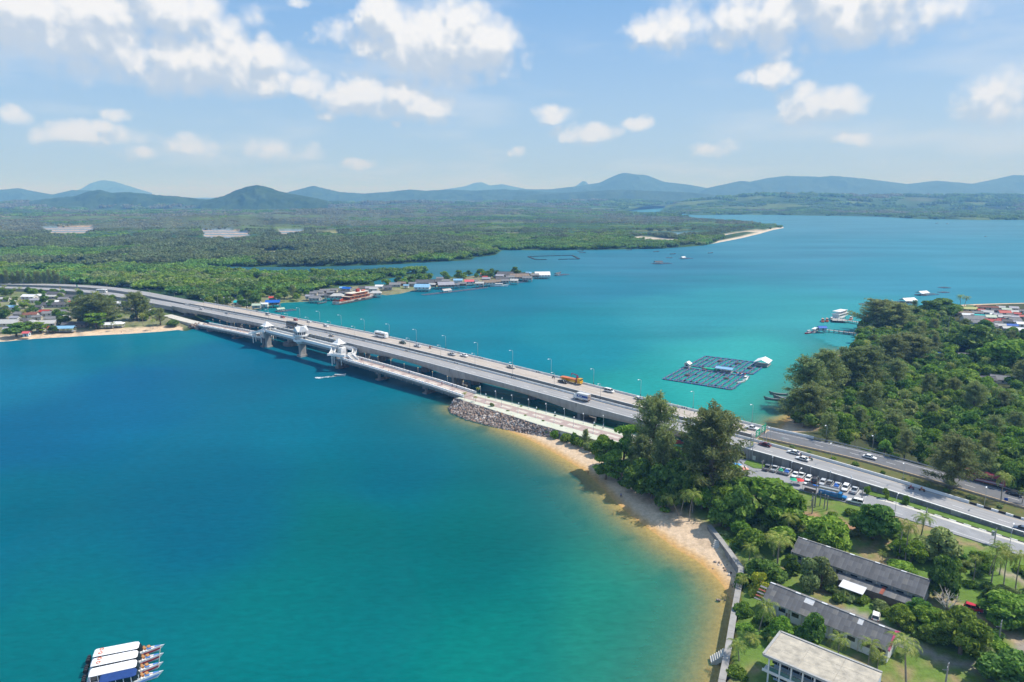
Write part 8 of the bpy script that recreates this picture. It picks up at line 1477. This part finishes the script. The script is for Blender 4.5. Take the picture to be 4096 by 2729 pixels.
for x, y, lab_, c_ in [(3128, 1770, 'small white road sign in the median where the tan bridge ends', WHITE), (4020, 2028, 'blue road sign at the right end of the median', mat('sign_blue', (.02, .08, .4), .5)), (310, 1160, 'green road sign on the far left road', SIGNGREEN), (243, 1171, 'yellow sign board on the far left road', mat('sign_yellow', (.6, .4, .02), .5))]:
    q = (np.append(SW(*sw_of(*G(x, y, 8.4))), 7.4) if x == 3128 else at(x, y) if x > 1000 else np.append(G(x, y, 5), 4.5)); t = thing('road_sign', lab_, 'sign', tuple(q), BANG); ob('post', MB().cyl((0, 0, 0), (0, 0, 2.6 if x > 1000 else 5), .06, .06, 6), STEEL, t); ob('board', MB().box((0, .06, 2.6 if x > 1000 else 5), (1.0 if x > 1000 else 4, .05, .9 if x > 1000 else 2.4)), c_, t)
# ================================================================== people and motorbikes
def body_mesh(name, J, E, rad):
    me = bpy.data.meshes.new(name); me.from_pydata(J, E, []); o = bpy.data.objects.new(name, me); COL.objects.link(o); md = o.modifiers.new('skin', 'SKIN')
    for i, v in enumerate(me.skin_vertices[0].data): v.radius = (rad[i], rad[i]); v.use_root = i == 0
    o.modifiers.new('sub', 'SUBSURF').levels = 1
    dg = bpy.context.evaluated_depsgraph_get(); out = bpy.data.meshes.new_from_object(o.evaluated_get(dg)); bpy.data.objects.remove(o); out.name = name; return out
def pose(kind):
    if kind == 'ride': J = [(0, 0, .85), (.08, 0, 1.1), (.12, 0, 1.32), (.13, 0, 1.42), (.16, 0, 1.58), (.45, .13, .78), (.40, .15, .35), (.55, .15, .3), (.45, -.13, .78), (.40, -.15, .35), (.55, -.15, .3), (.25, .24, 1.15), (.55, .22, 1.05), (.25, -.24, 1.15), (.55, -.22, 1.05)]
    else:
        f = .22 if kind == 'walk' else .04
        J = [(0, 0, .92), (0, 0, 1.15), (0, 0, 1.38), (0, 0, 1.48), (.02, 0, 1.64), (f, .1, .5), (f * .6, .1, .08), (f * .6 + .16, .1, .04), (-f, -.1, .5), (-f * 1.5, -.1, .1), (-f * 1.5 + .15, -.1, .04), (-f * .6, .22, 1.12), (.02, .25, .88), (f * .6, -.22, 1.12), (.1, -.25, .9)]
    E = [(0, 1), (1, 2), (2, 3), (3, 4), (0, 5), (5, 6), (6, 7), (0, 8), (8, 9), (9, 10), (2, 11), (11, 12), (2, 13), (13, 14)]
    return J, E, [.15, .14, .16, .06, .105, .085, .055, .045, .085, .055, .045, .055, .04, .055, .04]
PM = {k: body_mesh('person', *pose(k)) for k in ('stand', 'walk', 'ride')}
SKIN = mat('skin', (.36, .2, .13), .7, .05, 3); HAIR = mat('hair', (.02, .016, .014), .8)
def person(kind, X, Y, Z, rz, label, shirt, sn, legs=(.05, .06, .09), ln='navy', cat='person', sc=1.0):
    k = (kind, sn, ln)
    if k not in VM:
        me = PM[kind].copy(); VM[k] = me
        for m in (mat('cloth_' + ln, legs, .9), mat('shirt_' + sn, shirt, .9), SKIN, HAIR): me.materials.append(m)
        for p in me.polygons:
            z = p.center.z; lim = .95 if kind != 'ride' else .9; p.material_index = 0 if z < lim else (1 if z < 1.43 and abs(p.center.y) < .3 else (3 if z > 1.66 else 2)); p.use_smooth = True
    o = ob('person', VM[k], None, None, (X, Y, Z), rz); o.scale = (sc,) * 3; return tag(o, label, cat)
SH = {'red': (.45, .03, .03), 'white': (.7, .7, .68), 'black': (.03, .03, .03), 'blue': (.04, .1, .35), 'orange': (.6, .16, .02), 'pink': (.6, .2, .3), 'green': (.05, .3, .12), 'purple': (.14, .05, .3)}
for i, (s, w, k, c_) in enumerate([(80, -13.2, 'walk', 'red'), (96, -17.9, 'stand', 'white'), (99, -17.8, 'stand', 'black'), (108, -11.5, 'walk', 'blue'), (118, -17.8, 'stand', 'orange'), (127, -14, 'walk', 'pink'), (140, -17.9, 'stand', 'black'), (150, -12, 'walk', 'red'), (71, -11.6, 'stand', 'black'), (74, -11.5, 'stand', 'purple'), (270, -12, 'walk', 'black'), (285, -17.8, 'stand', 'red'), (300, -12, 'stand', 'blue'), (318, -13, 'walk', 'white')]):
    person(k, *SW(s, w), DZ(s), BANG + (math.pi if i % 2 else 0), 'person in a %s top %s on the footbridge, %s from its causeway end' % (c_, 'walking' if k == 'walk' else 'standing', ORD[sorted([80, 96, 99, 108, 118, 127, 140, 150, 71, 74, 270, 285, 300, 318]).index(s)]), SH[c_], c_)
q = at(2484, 1990); person('walk', q[0], q[1], q[2], 2.4, 'person in a blue top walking in the tree shade on the beach', SH['blue'], 'blue'); g = G(2412, 1716, 4.2); person('walk', g[0], g[1], 4.2, BANG, 'person in a white top walking on the promenade', SH['white'], 'white'); g = G(485, 1332, .6); person('stand', g[0], g[1], .5, 1, 'person in a red top standing on the left beach', SH['red'], 'red'); q = at(2352, 1900); person('stand', q[0], q[1], q[2], 0, 'person in a black top at the water edge of the beach', SH['black'], 'black')
MBK = {}
def motorbike(X, Y, Z, rz, label, col, cn, shirt):
    t = thing('motorbike', label, 'motorbike', (X, Y, Z), rz); m = paint('bike_' + cn, col)
    ob('body', cached(('bike_body', cn), lambda: MB().loft([osec(-.7, .12, .62, .8, .04), osec(-.1, .16, .45, .78, .05), osec(.25, .1, .4, .55, .04), osec(.55, .13, .5, .98, .04)]), m), None, t); ob('seat', cached(('bike_seat',), lambda: MB().box((-.35, 0, .84), (.7, .26, .1)), BLACK), None, t); ob('handlebar', cached(('bike_bar',), lambda: MB().cyl((.5, -.32, 1.02), (.5, .32, 1.02), .03, .03, 5), BLACK), None, t); ob('fork', cached(('bike_fork',), lambda: MB().cyl((.5, 0, 1.0), (.68, 0, .3), .05, .04, 5), STEEL), None, t)
    for x in (-.6, .68): ob('wheel', cached(('bike_wheel',), lambda: MB().cyl((0, -.06, 0), (0, .06, 0), .3, .3, 12), TYRE), None, t, (x, 0, .3))
    person('ride', X, Y, Z, rz, 'rider in %s on the %s' % (shirt, ' '.join(label.split()[:11])), SH[shirt], shirt); return t
for (x, y, far), lab_, cn, col, sh in [((1147, 1266, 1), 'blue motorbike passing the orange red car on the tan bridge', 'blue', (.05, .12, .4), 'blue'), ((1720, 1395, 1), 'red motorbike by the outer parapet of the tan bridge', 'red', (.4, .03, .03), 'orange'), ((2221, 1511, 1), 'dark motorbike behind the orange crane truck', 'black', (.03, .03, .03), 'black'), ((3206, 1815, 0), 'dark motorbike behind the outer lane white saloon', 'dark', (.05, .03, .03), 'purple'), ((3241, 1841, 0), 'green motorbike behind the near lane white saloon', 'green', (.04, .25, .1), 'red'), ((3645, 1958, 0), 'red motorbike alone on the descending road', 'crimson', (.35, .02, .05), 'red'), ((3692, 1960, 0), 'orange motorbike by the median parapet', 'orange', (.5, .15, .02), 'orange')]: motorbike(*(on_far(x, y) if far else on_near(x, y)), HD_IN if far else HD_OUT, lab_, col, cn, sh) if False else motorbike(*(on_far(x, y) if far else on_near(x, y)), HD_IN if far else HD_OUT, lab_, col, cn, sh)
# ---- small things on the near shore
_r = random.Random(12)
for i, (x, y, c_, n_) in enumerate([(3585, 2492, (.45, .3, .4), 'row of parked scooters in the grass by the carport'), (3566, 2496, (.4, .4, .4), 'white scooter lying beside the row')]):
    q = at(x, y)
    if i == 0:
        for k in range(4): motor = thing('scooter', 'scooter in the row in the grass by the carport, %s from the left' % ORD[k], 'scooter', (q[0] + .55 * k, q[1] + .45 * k, q[2]), 2.2); ob('body', VM[('bike_body', 'dark')] if k % 2 else VM[('bike_body', 'crimson')], None, motor); ob('seat', VM[('bike_seat',)], None, motor); ob('handlebar', VM[('bike_bar',)], None, motor); [ob('wheel', VM[('bike_wheel',)], None, motor, (x_, 0, .3)) for x_ in (-.6, .68)]
for i in range(24):
    x, y = _r.uniform(2360, 2560), _r.uniform(1920, 2050)
r_ = [at(2700 + x / 2.493, 2100 + y / 2.493) for x, y in ((380, 440), (400, 370), (430, 400), (470, 400), (440, 380), (500, 450), (540, 500), (590, 520), (610, 545), (560, 480), (490, 430), (520, 400), (420, 750), (440, 755), (500, 750), (560, 600), (575, 620), (580, 590))]
boulders('shore_stones', 'dark stones scattered on the wet sand below the sea wall', [(p[0], p[1], p[2]) for p in r_], 3, (.3, .8))
p0 = [(*SW(s, w), z) for s, w, z in [(352 + _r.uniform(-2, 9), -14.6 + _r.uniform(-7, 4), _r.uniform(-.2, 2.6)) for _ in range(150)]]; boulders('abutment_rocks', 'mound of pale rocks at the far end of the footbridge', p0, 6, (.8, 1.8))
ob('footbridge_approach', sweep(rng_s(351, 400, 6), rect(-18.5, -10.5, lambda s: -1, lambda s: DZ(s) - .02)), PALE, ob_c) if False else struct(ob('far_causeway', sweep(rng_s(351.5, 420, 6), rect(-18.5, -10.5, lambda s: -1, lambda s: max(2.4, DZ(s) - .02))), PALE))
